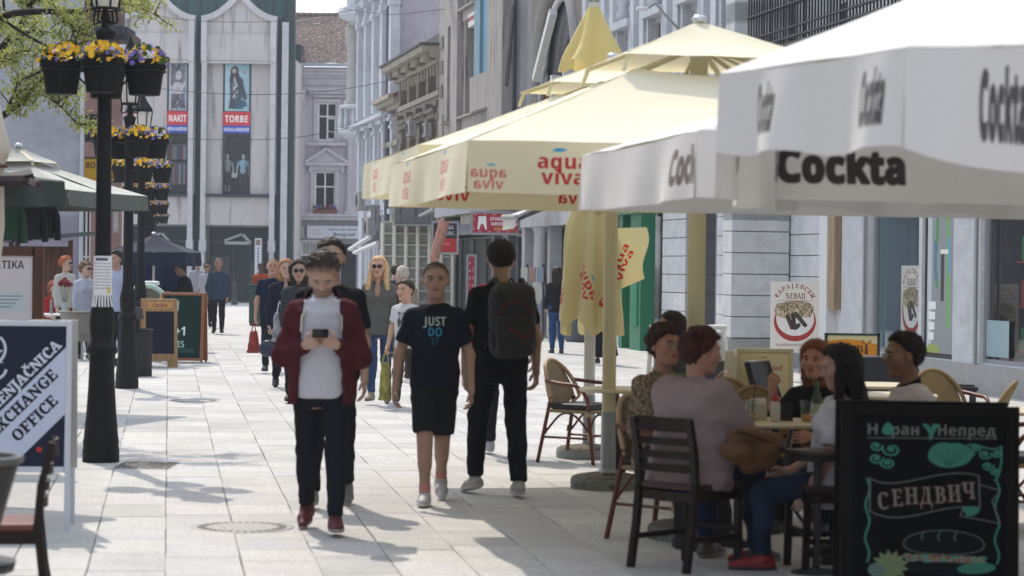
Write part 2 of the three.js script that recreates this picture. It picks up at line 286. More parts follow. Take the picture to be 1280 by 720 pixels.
// ---------------------------------------------------------------- the white department store that closes the street
const D1 = 105, S1 = FPX / D1, fx = (px) => (px - 640) / S1, fy = (py, px = 260) => (332 + (px - 400) * 0.012 - py) / S1 + 1.66;
{
const t = thing('department_store', 'white concrete department store with ogee arched bays closing the far end', 'building', V(0, 0, -D1));
const conc = mat([0.66, 0.64, 0.66], { map: rep(T.streak, 0.22, 0.16), roughness: 0.9 });
const rib = mat([0.66, 0.65, 0.66], { map: rep(T.plaster, 0.4), roughness: 0.85 });
const green = mat([0.012, 0.034, 0.036], { roughness: 0.5 });
M('building_body', box(fx(363) - fx(60), fy(70), 14, (fx(363) + fx(60)) / 2, 0, -8.62), conc, t);
const bays = [{ c: 97, wins: [84, 111] }, { c: 194, wins: [164, 219] }, { c: 296, wins: [293] }];
const y2 = fy(242), yTop = fy(76), yBand = fy(43);
for (const b of bays) {
const hw = 47 / S1, cx = fx(b.c), holes = b.wins.map((p) => { const w = (b.wins.length > 1 ? 27 : 35) / S1; return { x: fx(p) - w / 2, y: y2 + 0.05, w, h: yTop - y2 - 0.05 }; });
M('wall_panel', at(holed(hw * 2, yTop - y2, holes, 0.3, cx - hw, y2), 0, 0, -0.2), conc, t);
// ogee gable
const ge = new THREE.Shape(), yE = fy(24), yP = fy(-8);
ge.moveTo(cx - hw, yTop); ge.lineTo(cx + hw, yTop); ge.lineTo(cx + hw, yE);
ge.bezierCurveTo(cx + hw * 0.5, yE + 0.1, cx + hw * 0.25, yE + 0.7, cx, yP); ge.bezierCurveTo(cx - hw * 0.25, yE + 0.7, cx - hw * 0.5, yE + 0.1, cx - hw, yE);
const gg = new THREE.ExtrudeGeometry(ge, { depth: 0.5, bevelEnabled: false }); gg.translate(0, 0, -0.5); M('gable', metreUV(gg), conc, t);
const rim = []; for (let i = 0; i <= 16; i++) { const a = i / 16, p = V(0, 0, 0); const A = [cx + hw, yE], B = [cx + hw * 0.5, yE + 0.1], C = [cx + hw * 0.25, yE + 0.7], D = [cx, yP]; const w = [(1 - a) ** 3, 3 * a * (1 - a) ** 2, 3 * a * a * (1 - a), a ** 3]; p.x = w[0] * A[0] + w[1] * B[0] + w[2] * C[0] + w[3] * D[0]; p.y = w[0] * A[1] + w[1] * B[1] + w[2] * C[1] + w[3] * D[1]; rim.push(p); }
for (const s of [1, -1]) { const gs = []; for (let i = 0; i < 16; i++) { const a = rim[i].clone(), c2 = rim[i + 1].clone(); if (s < 0) { a.x = 2 * cx - a.x; c2.x = 2 * cx - c2.x; } a.z = c2.z = 0.06; gs.push(bar(a, c2, 0.26, 0.3)); } M('arch_rib', gs, rib, t); }
M('lintel_band', [box(hw * 2 - 0.02, yBand - yTop, 0.22, cx, yTop, 0.06), box(hw * 2, 0.1, 0.3, cx, yTop - 0.12, 0.08)], conc, t);
for (const s of [-1, 1]) { M('pier', [box(0.24, yE - fy(77), 0.5, cx + s * (hw - 0.13), fy(77), 0.12)], rib, t); M('pier', [box(0.22, fy(77) - fy(300), 0.36, cx + s * (hw - 0.14), fy(300), 0.06), box(0.3, 0.5, 0.42, cx + s * (hw - 0.14), fy(300) - 0.5, 0.06), box(0.2, fy(300) - 0.5, 0.3, cx + s * (hw - 0.14), 0, 0.05)], rib, t); }
// floor edge, parapet panel, ground-floor shopfront
M('floor_edge', box(hw * 2 - 0.5, 0.12, 0.5, cx, y2 - 0.12, 0.03), green, t);
M('parapet_panel', box(hw * 2 - 0.5, y2 - 0.14 - fy(281), 0.3, cx, fy(281), -0.1), conc, t);
for (const p of b.wins) {
const w = (b.wins.length > 1 ? 27 : 35) / S1, x = fx(p) - w / 2, yb = fy(166), f = M('window', [box(0.07, yTop - y2 - 0.06, 0.1, x + 0.035, y2 + 0.05, -0.22), box(0.07, yTop - y2 - 0.06, 0.1, x + w - 0.035, y2 + 0.05, -0.22), box(w - 0.14, 0.07, 0.1, x + w / 2, yTop - 0.08, -0.22), box(w - 0.14, 0.06, 0.1, x + w / 2, y2 + 0.05, -0.22), box(w - 0.14, 0.05, 0.1, x + w / 2, fy(139) - 0.02, -0.22)], FR.dark, t);
const word = p === 293 ? 'TORBE' : p === 219 ? 'NAKIT' : p === 164 ? 'SALE' : '';
const kind = p;
const tex = canvasTex(256, 640, (c, W, H) => {
const g = c.createLinearGradient(0, 0, W, 0); g.addColorStop(0, kind === 293 ? '#a9c9d2' : '#b9bfc6'); g.addColorStop(1, kind === 293 ? '#8fb4c0' : '#9aa4b0'); c.fillStyle = g; c.fillRect(0, 0, W, H);
const k = kind === 293, e = (f, x, y, rx, ry, r = 0) => { c.fillStyle = f; c.beginPath(); c.ellipse(x, y, rx, ry, r, 0, 7); c.fill(); }, pl = (f, ...p) => { c.fillStyle = f; c.beginPath(); for (let i = 0; i < p.length; i += 2) c.lineTo(p[i], p[i + 1]); c.fill(); };
c.filter = 'blur(5px)'; const q = rng(kind);
if (k) { pl('#3a3f4a', 66, 205, 175, 180, 216, 380, 235, 470, 185, 480, 176, 330, 190, 600, 40, 600, 62, 400, 50, 330); pl('#c6cbcd', 84, 190, 128, 190, 140, 470, 84, 500); pl('#2f5f76', 120, 450, 180, 380, 236, 560, 110, 610); e('#33323a', 100, 100, 42, 68, 0.1); e('#33323a', 72, 190, 22, 90, 0.1); e('#3a3840', 132, 190, 24, 100, -0.15); e('#b9a79e', 96, 96, 24, 36); e('#6b5a58', 88, 92, 6, 3); e('#6b5a58', 106, 92, 6, 3); e('#8a5f5c', 97, 117, 8, 3); for (let i = 0; i < 40; i++) e(q() < 0.5 ? '#4d5260' : '#2c303a', 60 + q() * 130, 220 + q() * 300, 4 + q() * 8, 14 + q() * 22, 0.3); e('#b9a79e', 186, 470, 12, 16); pl('#b8666c', 200, 95, 226, 122, 186, 122); }
else { for (let i = 0; i < 70; i++) e(['#6b6a70', '#4b4a50', '#85848a'][i % 3], 125 + (q() - 0.5) * 170, 60 + q() * 260, 9 + q() * 14, 30 + q() * 50, (q() - 0.5) * 0.8); e('#c9c7c8', 138, 165, 44, 66, 0.1); e('#55525a', 122, 150, 12, 6); e('#55525a', 160, 150, 12, 6); e('#8d8286', 142, 204, 15, 6); e('#bdbcc0', 120, 350, 84, 100, 0.1); e('#c4c2c5', 205, 300, 18, 80, 0.5); pl('#504b56', 40, 430, 200, 400, 240, 600, 30, 600); for (let i = 0; i < 40; i++) e(['#6a6670', '#3d3a44', '#9b98a0'][i % 3], 40 + q() * 180, 410 + q() * 200, 5 + q() * 9, 10 + q() * 26, 0.5); e('#b58f8c', 132, 335, 22, 14); }
c.filter = 'none';
speckle(c, W, H, 1500, 0.12, kind);
});
M('poster', plane(w - 0.16, yTop - 0.1 - fy(139), x + w / 2, (yTop - 0.1 + fy(139)) / 2, -0.2), mat(0xffffff, { map: tex, roughness: 0.5 }), f);
const lab = canvasTex(256, 208, (c, W, H) => { c.fillStyle = '#c8373a'; c.fillRect(0, 0, W, 134); c.fillStyle = '#2a4fae'; c.fillRect(0, 134, W, 74); c.fillStyle = '#f4f0ee'; fitText(c, word, W / 2, 70, 220, 'bold 92px sans-serif'); fitText(c, 'MODA & AKSESOARI', W / 2, 172, 236, 'bold 46px sans-serif'); });
M('lettered_band', plane(w - 0.02, fy(139) - fy(166), x + w / 2, (fy(139) + fy(166)) / 2, -0.14), mat(0xffffff, { map: lab, roughness: 0.6 }), f);
// display behind glass
M('display_room', [box(w, 0.05, 1.2, x + w / 2, y2, -0.8), box(w, yb - y2, 0.05, x + w / 2, y2, -1.5)], mat([0.1, 0.105, 0.11], { map: rep(T.stone, 0.3) }), f);
M('pane', plane(w - 0.14, yb - y2 - 0.1, x + w / 2, (yb + y2) / 2, -0.18), glass, f);
}
const gx = hw * 2 - 0.7, gh = fy(281) - 0.02;
const sf = M('shopfront', [box(0.07, gh, 0.1, cx - gx / 2, 0, -0.9), box(0.07, gh, 0.1, cx + gx / 2, 0, -0.9), box(0.07, gh - 0.7, 0.1, cx - gx * 0.1, 0, -0.9), box(0.07, gh - 0.7, 0.1, cx + gx * 0.18, 0, -0.9), box(gx, 0.08, 0.1, cx, gh - 0.75, -0.9), box(gx, 0.1, 0.1, cx, 0, -0.9)], FR.dark, t);
M('pane', plane(gx, gh, cx, gh / 2, -0.94), phys([0.022, 0.032, 0.036], { roughness: 0.15, specularIntensity: 0.6 }), sf);
M('soffit', box(gx + 0.5, 0.08, 1.1, cx, fy(281) - 0.08, -0.65), mat([0.2, 0.2, 0.2]), t);
for (const [u, w2, h2, z2] of [[-0.32, 0.8, 1.5, -0.8], [0.3, 0.6, 1.3, -0.82]]) M('display_panel', box(w2, h2, 0.04, cx + u * gx, 0.5, z2 - 0.06), mat([0.1, 0.11, 0.115], { map: rep(T.streak, 0.7) }), t);
M('lit_sign', [bar(V(cx - 0.65, fy(300), -0.82), V(cx + 0.1, fy(292), -0.82), 0.1, 0.04), bar(V(cx - 0.65, fy(303), -0.82), V(cx + 0.45, fy(303), -0.82), 0.14, 0.04), bar(V(cx + 0.15, fy(292), -0.82), V(cx + 0.5, fy(303), -0.82), 0.12, 0.04)], mat([0.5, 0.53, 0.53]), t);
}
for (const px of [146, 243.5, 346, 353]) M('recessed_strip', box(0.34, fy(20), 0.12, fx(px), 0, -0.4), green, t);
M('pier', box(0.28, fy(27) - 0, 0.4, fx(353.5), 0, -0.1), rib, t);
M('corner_post', box(0.3, fy(-40), 0.5, fx(360.5), 0, -0.3), green, t);
// green metal roof with standing seams
const rg = []; const ra = V(0, fy(80), -0.65), rb = V(0, fy(-60), -1.9);
for (let px = 60; px < 362; px += 18.2) { rg.push(bar(V(fx(px), ra.y, ra.z + 0.06), V(fx(px), rb.y, rb.z + 0.06), 0.07, 0.1)); }
M('roof', [bar(V(fx(211), ra.y, ra.z - 0.05), V(fx(211), rb.y, rb.z - 0.05), fx(363) - fx(60), 0.1)], mat([0.03, 0.11, 0.095], { roughness: 0.6, map: rep(T.streak, 0.2) }), t).children;
M('roof_seam', rg, green, t).userData.kind = 'stuff';
// dummies in the upper windows
const dummy = mat([0.55, 0.55, 0.54]);
for (const [px, top, skirt, lab] of [[280, [0.35, 0.35, 0.35], 1, 'left shop dummy with a white handbag in the upper window under the TORBE poster'], [300, [0.35, 0.5, 0.6], 0, 'shop dummy in a pale blue shirt in the upper window under the TORBE poster']]) {
const d = thing('shop_dummy', lab, 'mannequin', V(fx(px), y2 + 0.06, -D1 - 0.75));
M('head', [sphere(0.09, 0, 1.62, 0, 0.8, 1.2, 1), rod(V(0, 1.4, 0), V(0, 1.55, 0), 0.05)], dummy, d);
M('shirt', [lathe([[0.1, 0.85], [0.15, 0.95], [0.13, 1.1], [0.18, 1.3], [0.16, 1.42], [0.05, 1.46]], 14), rod(V(-0.2, 1.38, 0), V(-0.27, 1.05, 0.03), 0.05), rod(V(0.2, 1.38, 0), V(0.27, 1.05, 0.03), 0.05)], mat(top), d);
M('arm', [rod(V(-0.27, 1.05, 0.03), V(-0.25, 0.8, 0.1), 0.035), rod(V(0.27, 1.05, 0.03), V(0.25, 0.8, 0.1), 0.035)], dummy, d);
M('trousers', skirt ? [lathe([[0.24, 0.35], [0.2, 0.6], [0.14, 0.95], [0, 0.96]], 14)] : [rod(V(-0.09, 0.05, 0), V(-0.08, 0.9, 0), 0.07, 0.09), rod(V(0.09, 0.05, 0), V(0.08, 0.9, 0), 0.07, 0.09)], mat(skirt ? [0.02, 0.02, 0.025] : [0.06, 0.06, 0.07]), d);
if (skirt) M('leg', [rod(V(-0.08, 0, 0), V(-0.08, 0.4, 0), 0.035, 0.05), rod(V(0.08, 0, 0), V(0.08, 0.4, 0), 0.035, 0.05), box(0.24, 0.2, 0.1, 0.33, 0.68, 0.12)], dummy, d);
}
// clothes rails behind the NAKIT window
const cr = thing('clothes_rail', 'rail of hanging clothes in the upper window under the NAKIT poster', 'clothes rail', V(fx(219), y2 + 0.06, -D1 - 0.8));
M('rail', [rod(V(-0.4, 1.3, 0), V(0.4, 1.3, 0), 0.015), rod(V(-0.4, 0, 0), V(-0.4, 2.1, 0), 0.015), rod(V(0.4, 0, 0), V(0.4, 2.1, 0), 0.015), rod(V(-0.4, 2.1, 0), V(0.4, 2.1, 0), 0.015)], FR.grey, cr);
const cl = [[0.1, 0.12, 0.16], [0.3, 0.32, 0.36], [0.35, 0.06, 0.07], [0.12, 0.14, 0.2], [0.4, 0.4, 0.42]];
for (let i = 0; i < 8; i++) { M('garment', [box(0.07, 0.9, 0.35, -0.33 + i * 0.095, 0.35, 0)], mat(cl[i % 5]), cr); M('garment', [box(0.07, 0.6, 0.35, -0.33 + i * 0.095, 1.45, 0)], mat(cl[(i * 2 + 2) % 5]), cr); }
// tall narrow notice beside the door
const nt = canvasTex(64, 512, (c, W, H) => { c.fillStyle = '#cfd2d6'; c.fillRect(0, 0, W, H); c.fillStyle = '#7b6a55'; c.fillRect(8, 10, 46, 70); c.fillStyle = '#4a505c'; for (let i = 0; i < 11; i++) { c.fillRect(22, 110 + i * 34, 20, 22); } });
const n = thing('banner_sign', 'tall narrow white notice standing by the department store entrance', 'sign', V(fx(325), 0, -D1 + 0.9));
M('post', [box(0.05, fy(298, 325), 0.05, -0.14, 0, -0.04), box(0.05, fy(298, 325), 0.05, 0.14, 0, -0.04)], FR.grey, n);
M('panel', box(0.26, fy(298, 325) - 1.0, 0.03, 0, 1.0, 0), FR.white, n);
M('print', plane(0.25, fy(298, 325) - 1.05, 0, (fy(298, 325) + 1.0) / 2, 0.018), mat(0xffffff, { map: nt }), n);
}

// ---------------------------------------------------------------- lilac old house right of it
{
const D = 110, S = FPX / D, X = (px) => (px - 640) / S, Y = (py) => (332 - py) / S + 1.66;
const t = thing('old_house', 'lilac stucco old house with brown tiled roof and flower box window', 'building', V(0, 0, -D));
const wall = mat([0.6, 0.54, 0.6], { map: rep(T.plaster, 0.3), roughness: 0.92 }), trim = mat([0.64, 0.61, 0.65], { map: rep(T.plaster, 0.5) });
const x0 = X(361), x1 = X(470), W1 = { x: X(394.5), y: Y(176), w: X(419) - X(394.5), h: Y(128) - Y(176) }, W2 = { x: X(391.5), y: Y(264), w: X(418) - X(391.5), h: Y(214) - Y(264) };
M('wall', at(holed(x1 - x0, Y(84) - Y(275), [W1, W2], 0.4, x0, Y(275)), 0, 0, 0), wall, t);
M('building_body', box(x1 - x0, Y(84), 9, (x0 + x1) / 2, 0, -5.0), darkRoom, t);
win(t, W1.x, W1.y, W1.w, W1.h, { cols: 2, rows: [0.62], f: 0.08 });
M('blind', plane(W1.w - 0.2, W1.h * 0.33, W1.x + W1.w / 2, W1.y + W1.h * 0.81, -0.17), mat([0.3, 0.33, 0.33]), t);
M('open_sash', [box(W1.w * 0.42, 0.07, 0.05, W1.x + W1.w * 0.7, W1.y + 0.05, -0.08), box(W1.w * 0.42, 0.07, 0.05, W1.x + W1.w * 0.7, W1.y + 1.0, -0.08), box(0.07, 1.0, 0.05, W1.x + W1.w * 0.5, W1.y + 0.05, -0.08), box(0.07, 1.0, 0.05, W1.x + W1.w * 0.9, W1.y + 0.05, -0.08), box(W1.w * 0.4, 0.05, 0.04, W1.x + W1.w * 0.7, W1.y + 0.4, -0.08)], FR.white, t);
win(t, W2.x, W2.y, W2.w, W2.h, { cols: 2, rows: [0.6], f: 0.08 });
M('curtain', [plane(W2.w * 0.8, W2.h * 0.9, W2.x + W2.w / 2, W2.y + W2.h / 2, -0.19)], mat([0.42, 0.44, 0.44], { map: rep(T.streak, 1, 1) }), t);
for (const w of [W1, W2]) M('window_surround', [box(0.16, w.h + 0.1, 0.12, w.x - 0.09, w.y - 0.05, 0.02), box(0.16, w.h + 0.1, 0.12, w.x + w.w + 0.09, w.y - 0.05, 0.02), box(w.w + 0.36, 0.16, 0.13, w.x + w.w / 2, w.y + w.h + 0.01, 0.02)], trim, t);
sill(t, W1.x - 0.45, W1.y - 0.08, W1.w + 0.9, trim, 0.24, 0.14); sill(t, W2.x - 0.25, W2.y - 0.02, W2.w + 0.5, trim, 0.2, 0.12);
M('window_hood', [box(X(436) - X(384), 0.16, 0.34, (X(436) + X(384)) / 2, Y(118), 0.12), box(X(438) - X(382), 0.1, 0.46, (X(438) + X(382)) / 2, Y(118) + 0.16, 0.16), box(X(430) - X(390), 0.12, 0.24, (X(430) + X(390)) / 2, Y(122), 0.08)], trim, t);
// pediment over the lower window
const pc = X(407), pw = X(431) - X(383), ph = Y(187) - Y(203);
const s = new THREE.Shape(); s.moveTo(pc - pw / 2, Y(203)); s.lineTo(pc + pw / 2, Y(203)); s.lineTo(pc, Y(187)); s.closePath();
const pg = new THREE.ExtrudeGeometry(s, { depth: 0.16, bevelEnabled: false });
M('pediment', [metreUV(pg), bar(V(pc - pw / 2 - 0.1, Y(203), 0.14), V(pc, Y(186), 0.14), 0.13, 0.3), bar(V(pc + pw / 2 + 0.1, Y(203), 0.14), V(pc, Y(186), 0.14), 0.13, 0.3), box(pw + 0.2, 0.14, 0.3, pc, Y(207), 0.12), box(pw - 0.3, 0.2, 0.16, pc, Y(212.5), 0.06)], trim, t);
for (const px of [387, 427]) M('bracket', box(0.14, 0.42, 0.18, X(px), Y(216), 0.09), trim, t);
for (const px of [372.5, 439]) { const p = M('pilaster', [box(0.5, Y(131) - Y(262), 0.2, X(px), Y(262), 0.06), box(0.62, Y(262) - Y(272), 0.26, X(px), Y(272), 0.09), box(0.1, Y(133) - Y(258), 0.06, X(px) - 0.14, Y(258), 0.18), box(0.1, Y(133) - Y(258), 0.06, X(px) + 0.14, Y(258), 0.18)], trim, t); M('capital', [box(0.56, 0.2, 0.26, X(px), Y(131), 0.08), lathe([[0.2, 0], [0.26, 0.15], [0.24, 0.3], [0.34, 0.42], [0.36, 0.55]], 8).translate(X(px), Y(131) + 0.1, 0.1), box(0.74, 0.1, 0.36, X(px), Y(114), 0.1)], trim, p); }
M('frieze', [box(x1 - x0, Y(98) - Y(113), 0.12, (x0 + x1) / 2, Y(113), 0.02), box(x1 - x0, 0.12, 0.3, (x0 + x1) / 2, Y(112), 0.1), box(X(432) - X(378), 0.3, 0.04, X(405), Y(107), 0.1)], trim, t);
cornice(t, x0, x1, Y(98), trim, [[0.16, 0.14], [0.3, 0.16], [0.42, 0.12]], 'eaves_cornice');
M('gutter', [box(x1 - x0, 0.13, 0.24, (x0 + x1) / 2, Y(84), 0.5)], mat([0.36, 0.42, 0.5], { metalness: 0.3, roughness: 0.4 }), t);
// tiled roof
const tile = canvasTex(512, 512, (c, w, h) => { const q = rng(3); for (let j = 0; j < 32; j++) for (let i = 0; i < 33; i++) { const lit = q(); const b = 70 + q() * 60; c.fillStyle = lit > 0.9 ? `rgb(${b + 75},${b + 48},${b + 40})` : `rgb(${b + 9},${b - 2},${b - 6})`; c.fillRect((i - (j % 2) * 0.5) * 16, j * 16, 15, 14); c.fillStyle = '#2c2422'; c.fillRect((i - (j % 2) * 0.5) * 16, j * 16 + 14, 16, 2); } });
tile.wrapS = tile.wrapT = THREE.RepeatWrapping;
const rl = Math.hypot(Y(8) - Y(80), 4.2), slope = new THREE.PlaneGeometry(x1 - x0 + 1, rl, 60, 24);
{ const p = slope.attributes.position, uv = slope.attributes.uv; for (let i = 0; i < p.count; i++) { p.setZ(i, 0.07 * noise3(p.getX(i) * 1.3, p.getY(i) * 1.3, 4)); uv.setXY(i, (p.getX(i)) / 2.6, p.getY(i) / 2.8); } slope.computeVertexNormals(); }
slope.rotateX(-Math.asin(4.2 / rl)); slope.translate((x0 + x1) / 2 + 0.3, (Y(8) + Y(80)) / 2, -1.75);
const bmp = tile.clone(); bmp.colorSpace = THREE.NoColorSpace;
M('tiled_roof', slope, mat([0.95, 0.86, 0.84], { map: tile, bumpMap: bmp, bumpScale: 0.03, roughness: 0.9 }), t);
const rr = []; for (let x = x0 - 0.2; x < x1 + 0.7; x += 0.3) rr.push(rod(V(x, Y(8) + 0.02, -3.85), V(x + 0.28, Y(8) + 0.02, -3.85), 0.1, 0.085, 8)); M('ridge_tile', rr, mat([0.18, 0.11, 0.09]), t).userData.kind = 'stuff';
M('roof_side', box(0.4, 1.4, 1.6, X(368), Y(70) - 0.9, -0.5), mat([0.03, 0.05, 0.055]), t);
// string course and shopfront
M('string_course', [box(x1 - x0, 0.2, 0.3, (x0 + x1) / 2, Y(275), 0.08), box(x1 - x0, 0.1, 0.42, (x0 + x1) / 2, Y(270), 0.12)], trim, t);
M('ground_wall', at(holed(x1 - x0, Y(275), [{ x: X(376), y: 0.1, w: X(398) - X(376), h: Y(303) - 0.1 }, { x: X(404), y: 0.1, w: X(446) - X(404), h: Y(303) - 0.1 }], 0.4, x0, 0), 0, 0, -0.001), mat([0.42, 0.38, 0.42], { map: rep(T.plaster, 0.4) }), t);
for (let y = 0.35; y < Y(300); y += 0.42) M('rustication_joint', box(X(375) - x0, 0.3, 0.06, (X(375) + x0) / 2, y, 0.01), mat([0.44, 0.4, 0.45], { map: rep(T.plaster, 0.4) }), t);
const gr = []; for (let i = 0; i < 12; i++) gr.push(box(0.03, 0.6, 0.03, X(377) + i * 0.068, Y(318), 0.02)); gr.push(box(X(399) - X(375.5), 0.08, 0.08, X(387), Y(320), 0.02), box(X(399) - X(375.5), 0.08, 0.08, X(387), Y(302), 0.02), box(0.08, 0.7, 0.08, X(376), Y(319), 0.02)); M('window_grille', gr, FR.white, t);
for (const [a, b2] of [[376, 398], [404, 446]]) win(t, X(a), 0.1, X(b2) - X(a), Y(303) - 0.1, { cols: 2, frame: FR.grey, name: 'shop_window' });
// shop sign
const st = canvasTex(512, 128, (c, w, h) => { c.fillStyle = '#c9ccd2'; c.fillRect(0, 0, w, h); c.fillStyle = '#3b3f4c'; c.font = 'bold 34px sans-serif'; c.textAlign = 'left'; c.fillText('Industrija obuće', 200, 46); c.font = 'bold 52px sans-serif'; c.fillText('Beograd', 240, 104); c.strokeStyle = '#b39aa0'; c.lineWidth = 5; c.strokeRect(50, 44, 70, 40); });
const sg = thing('shop_sign', 'long white shop sign with dark lettering on the lilac house', 'sign', V(X(418), Y(298.5), -D + 0.1));
M('sign_box', box(X(453) - X(383), 0.62, 0.16, 0, 0, 0.05), FR.grey, sg); M('lettering', plane(X(452) - X(384), 0.56, 0, 0.31, 0.136), mat(0xffffff, { map: st }), sg);
// flower box
const fb = thing('flower_box', 'window box of red and blue flowers on the lilac house sill', 'flower box', V(X(406), Y(268), -D + 0.2));
M('trough', box(1.1, 0.22, 0.24, 0, 0, 0), mat([0.2, 0.07, 0.06]), fb);
const q = rng(8), fr = [], bl = [], lf = []; for (let i = 0; i < 46; i++) { const g = sphere(0.045, (q() - 0.5) * 1.05, 0.22 + q() * 0.2, (q() - 0.5) * 0.24, 1, 1, 1, 6, 4); (i % 5 < 2 ? bl : i % 5 < 3 ? fr : lf).push(g); }
M('red_flowers', fr, mat([0.5, 0.09, 0.03]), fb).userData.kind = 'stuff'; M('blue_flowers', bl, mat([0.13, 0.13, 0.42]), fb).userData.kind = 'stuff'; M('foliage', lf, mat([0.05, 0.1, 0.03]), fb).userData.kind = 'stuff';
const ac = (label, p, turn = 0, sc = 1) => { const a = thing('air_conditioner', label, 'air conditioner', p, turn); M('case', box(0.8 * sc, 0.58 * sc, 0.3 * sc, 0, 0, 0, 0.02), mat([0.38, 0.38, 0.38], { roughness: 0.6, map: rep(T.streak, 1) }), a); M('fan_grille', [new THREE.TorusGeometry(0.22 * sc, 0.012 * sc, 6, 20).translate(-0.1 * sc, 0.29 * sc, 0.155 * sc), new THREE.TorusGeometry(0.12 * sc, 0.008 * sc, 6, 16).translate(-0.1 * sc, 0.29 * sc, 0.155 * sc)], FR.dark, a); M('fan', new THREE.CircleGeometry(0.215 * sc, 20).translate(-0.1 * sc, 0.29 * sc, 0.152 * sc), FR.dark, a); for (const s of [-1, 1]) M('bracket', box(0.04, 0.04, 0.34 * sc, s * 0.25 * sc, -0.04, -0.02), FR.grey, a); return a; };
airCon = ac;
ac('white air conditioner on the lilac house beside its shop sign', V(X(369.5), Y(298), -D + 0.25));
}

// ---------------------------------------------------------------- right-hand row, far to near
const bluewhite = mat([0.6, 0.63, 0.68], { map: rep(T.plaster, 0.35), roughness: 0.9 });
const bluetrim = mat([0.63, 0.66, 0.7], { map: rep(T.plaster, 0.6), roughness: 0.88 });
const tan = mat([0.44, 0.41, 0.35], { map: rep(T.streak, 0.5, 0.4), roughness: 0.95 });
const tanDark = mat([0.25, 0.225, 0.19], { map: rep(T.streak, 0.6, 0.6), roughness: 0.95 });
const greyC = mat([0.44, 0.42, 0.41], { map: rep(T.streak, 0.3, 0.3), roughness: 0.95 });
const shopMetal = mat([0.33, 0.35, 0.38], { roughness: 0.5, metalness: 0.2, map: rep(T.streak, 0.5) });
const bluePanel = mat([0.16, 0.33, 0.42], { roughness: 0.5, map: rep(T.plaster, 0.5) });
{ // R1 tall blue-white corner house with turret and a bare side wall
const b = row('corner_house', 'tall blue white corner house with balcony turret and bare lilac side wall', 447, 489);
const { g, lx, ly, L } = b, H = 16;
M('building_body', box(L - 0.1, H, 8, L / 2 - 0.05, 0, -4.4), bluewhite, g);
M('side_wall', box(0.3, H, 9, L + 0.1, 0, -4.75), mat([0.6, 0.55, 0.61], { map: rep(T.plaster, 0.12), roughness: 0.95 }), g);
const wins = []; const ys = [[0.3, 3.2], [4.6, 2.3], [8.4, 2.6]];
for (let i = 0; i < 4; i++) for (const [y, h] of ys) wins.push({ x: 1.8 + i * 2.3, y, w: 1.15, h });
M('wall', holed(L, H, wins, 0.35), bluewhite, g);
for (const w of wins) { win(g, w.x, w.y, w.w, w.h, { cols: 2, rows: [0.68] }); M('window_surround', [box(0.15, w.h + 0.2, 0.14, w.x - 0.1, w.y - 0.1, 0.02), box(0.15, w.h + 0.2, 0.14, w.x + w.w + 0.1, w.y - 0.1, 0.02), box(w.w + 0.5, 0.2, 0.24, w.x + w.w / 2, w.y + w.h + 0.05, 0.06)], bluetrim, g); }
for (let i = 0; i < 5; i++) { pilaster(g, 1.25 + i * 2.3, 7.4, 11.9, 0.5, bluetrim, 0.28, 0.9); pilaster(g, 1.25 + i * 2.3, 4.0, 7.0, 0.5, bluetrim, 0.2, 0.4); }
cornice(g, -0.2, L, 6.95, bluetrim, [[0.2, 0.16], [0.45, 0.14]], 'string_course');
cornice(g, -0.2, L, 11.9, bluetrim, [[0.2, 0.3], [0.3, 0.5], [0.5, 0.2], [0.7, 0.25]], 'cornice');
M('drain_pipe', rod(V(L - 0.15, 0, 0.18), V(L - 0.15, H, 0.18), 0.1), mat([0.09, 0.1, 0.13]), g);
// corner turret with free column and balcony
const tx = -0.6;
M('turret_cornice', [lathe([[0, 11.3], [1.1, 11.3], [1.15, 11.5], [1.5, 11.7], [1.55, 12.0], [1.2, 12.1], [1.2, 13.2], [1.6, 13.4], [1.9, 13.9], [1.9, 14.3], [0, 14.8]], 20).translate(tx, 0, -0.7)], bluetrim, g);
M('turret_column', [lathe([[0.42, 8.1], [0.42, 8.3], [0.34, 8.4], [0.3, 10.4], [0.38, 10.6], [0.42, 11.3]], 16).translate(tx - 0.35, 0, 0.1)], mat([0.5, 0.5, 0.47], { map: rep(T.plaster, 1) }), g);
M('turret_wall', lathe([[0.95, 0], [0.95, 6.4], [0.95, 11.3]], 18).translate(tx + 0.2, 0, -1.2), bluewhite, g);
M('balcony_floor', lathe([[0, 6.8], [0.9, 6.8], [1.15, 7.0], [1.2, 7.2], [0, 7.2]], 18).translate(tx - 0.1, 0, -0.4), bluetrim, g);
for (let i = 0; i < 11; i++) { const a = Math.PI * (0.05 + i / 10 * 1.2) - 0.3; M('baluster', lathe([[0.07, 7.2], [0.1, 7.5], [0.05, 7.75], [0.08, 7.95], [0.08, 8.0]], 8).translate(tx - 0.1 + 1.05 * Math.cos(a + 0.4), 0, -0.4 + 1.05 * Math.sin(a)), bluetrim, g); }
M('balcony_rail', new THREE.TorusGeometry(1.05, 0.09, 6, 24).rotateX(Math.PI / 2).translate(tx - 0.1, 8.05, -0.4), bluetrim, g);
airCon('air conditioner high on the blue white corner house', P(452, 262, 93), FTURN, 1.2); airCon('air conditioner under the other one on the corner house', P(463, 296, 90), FTURN, 1.2);
}
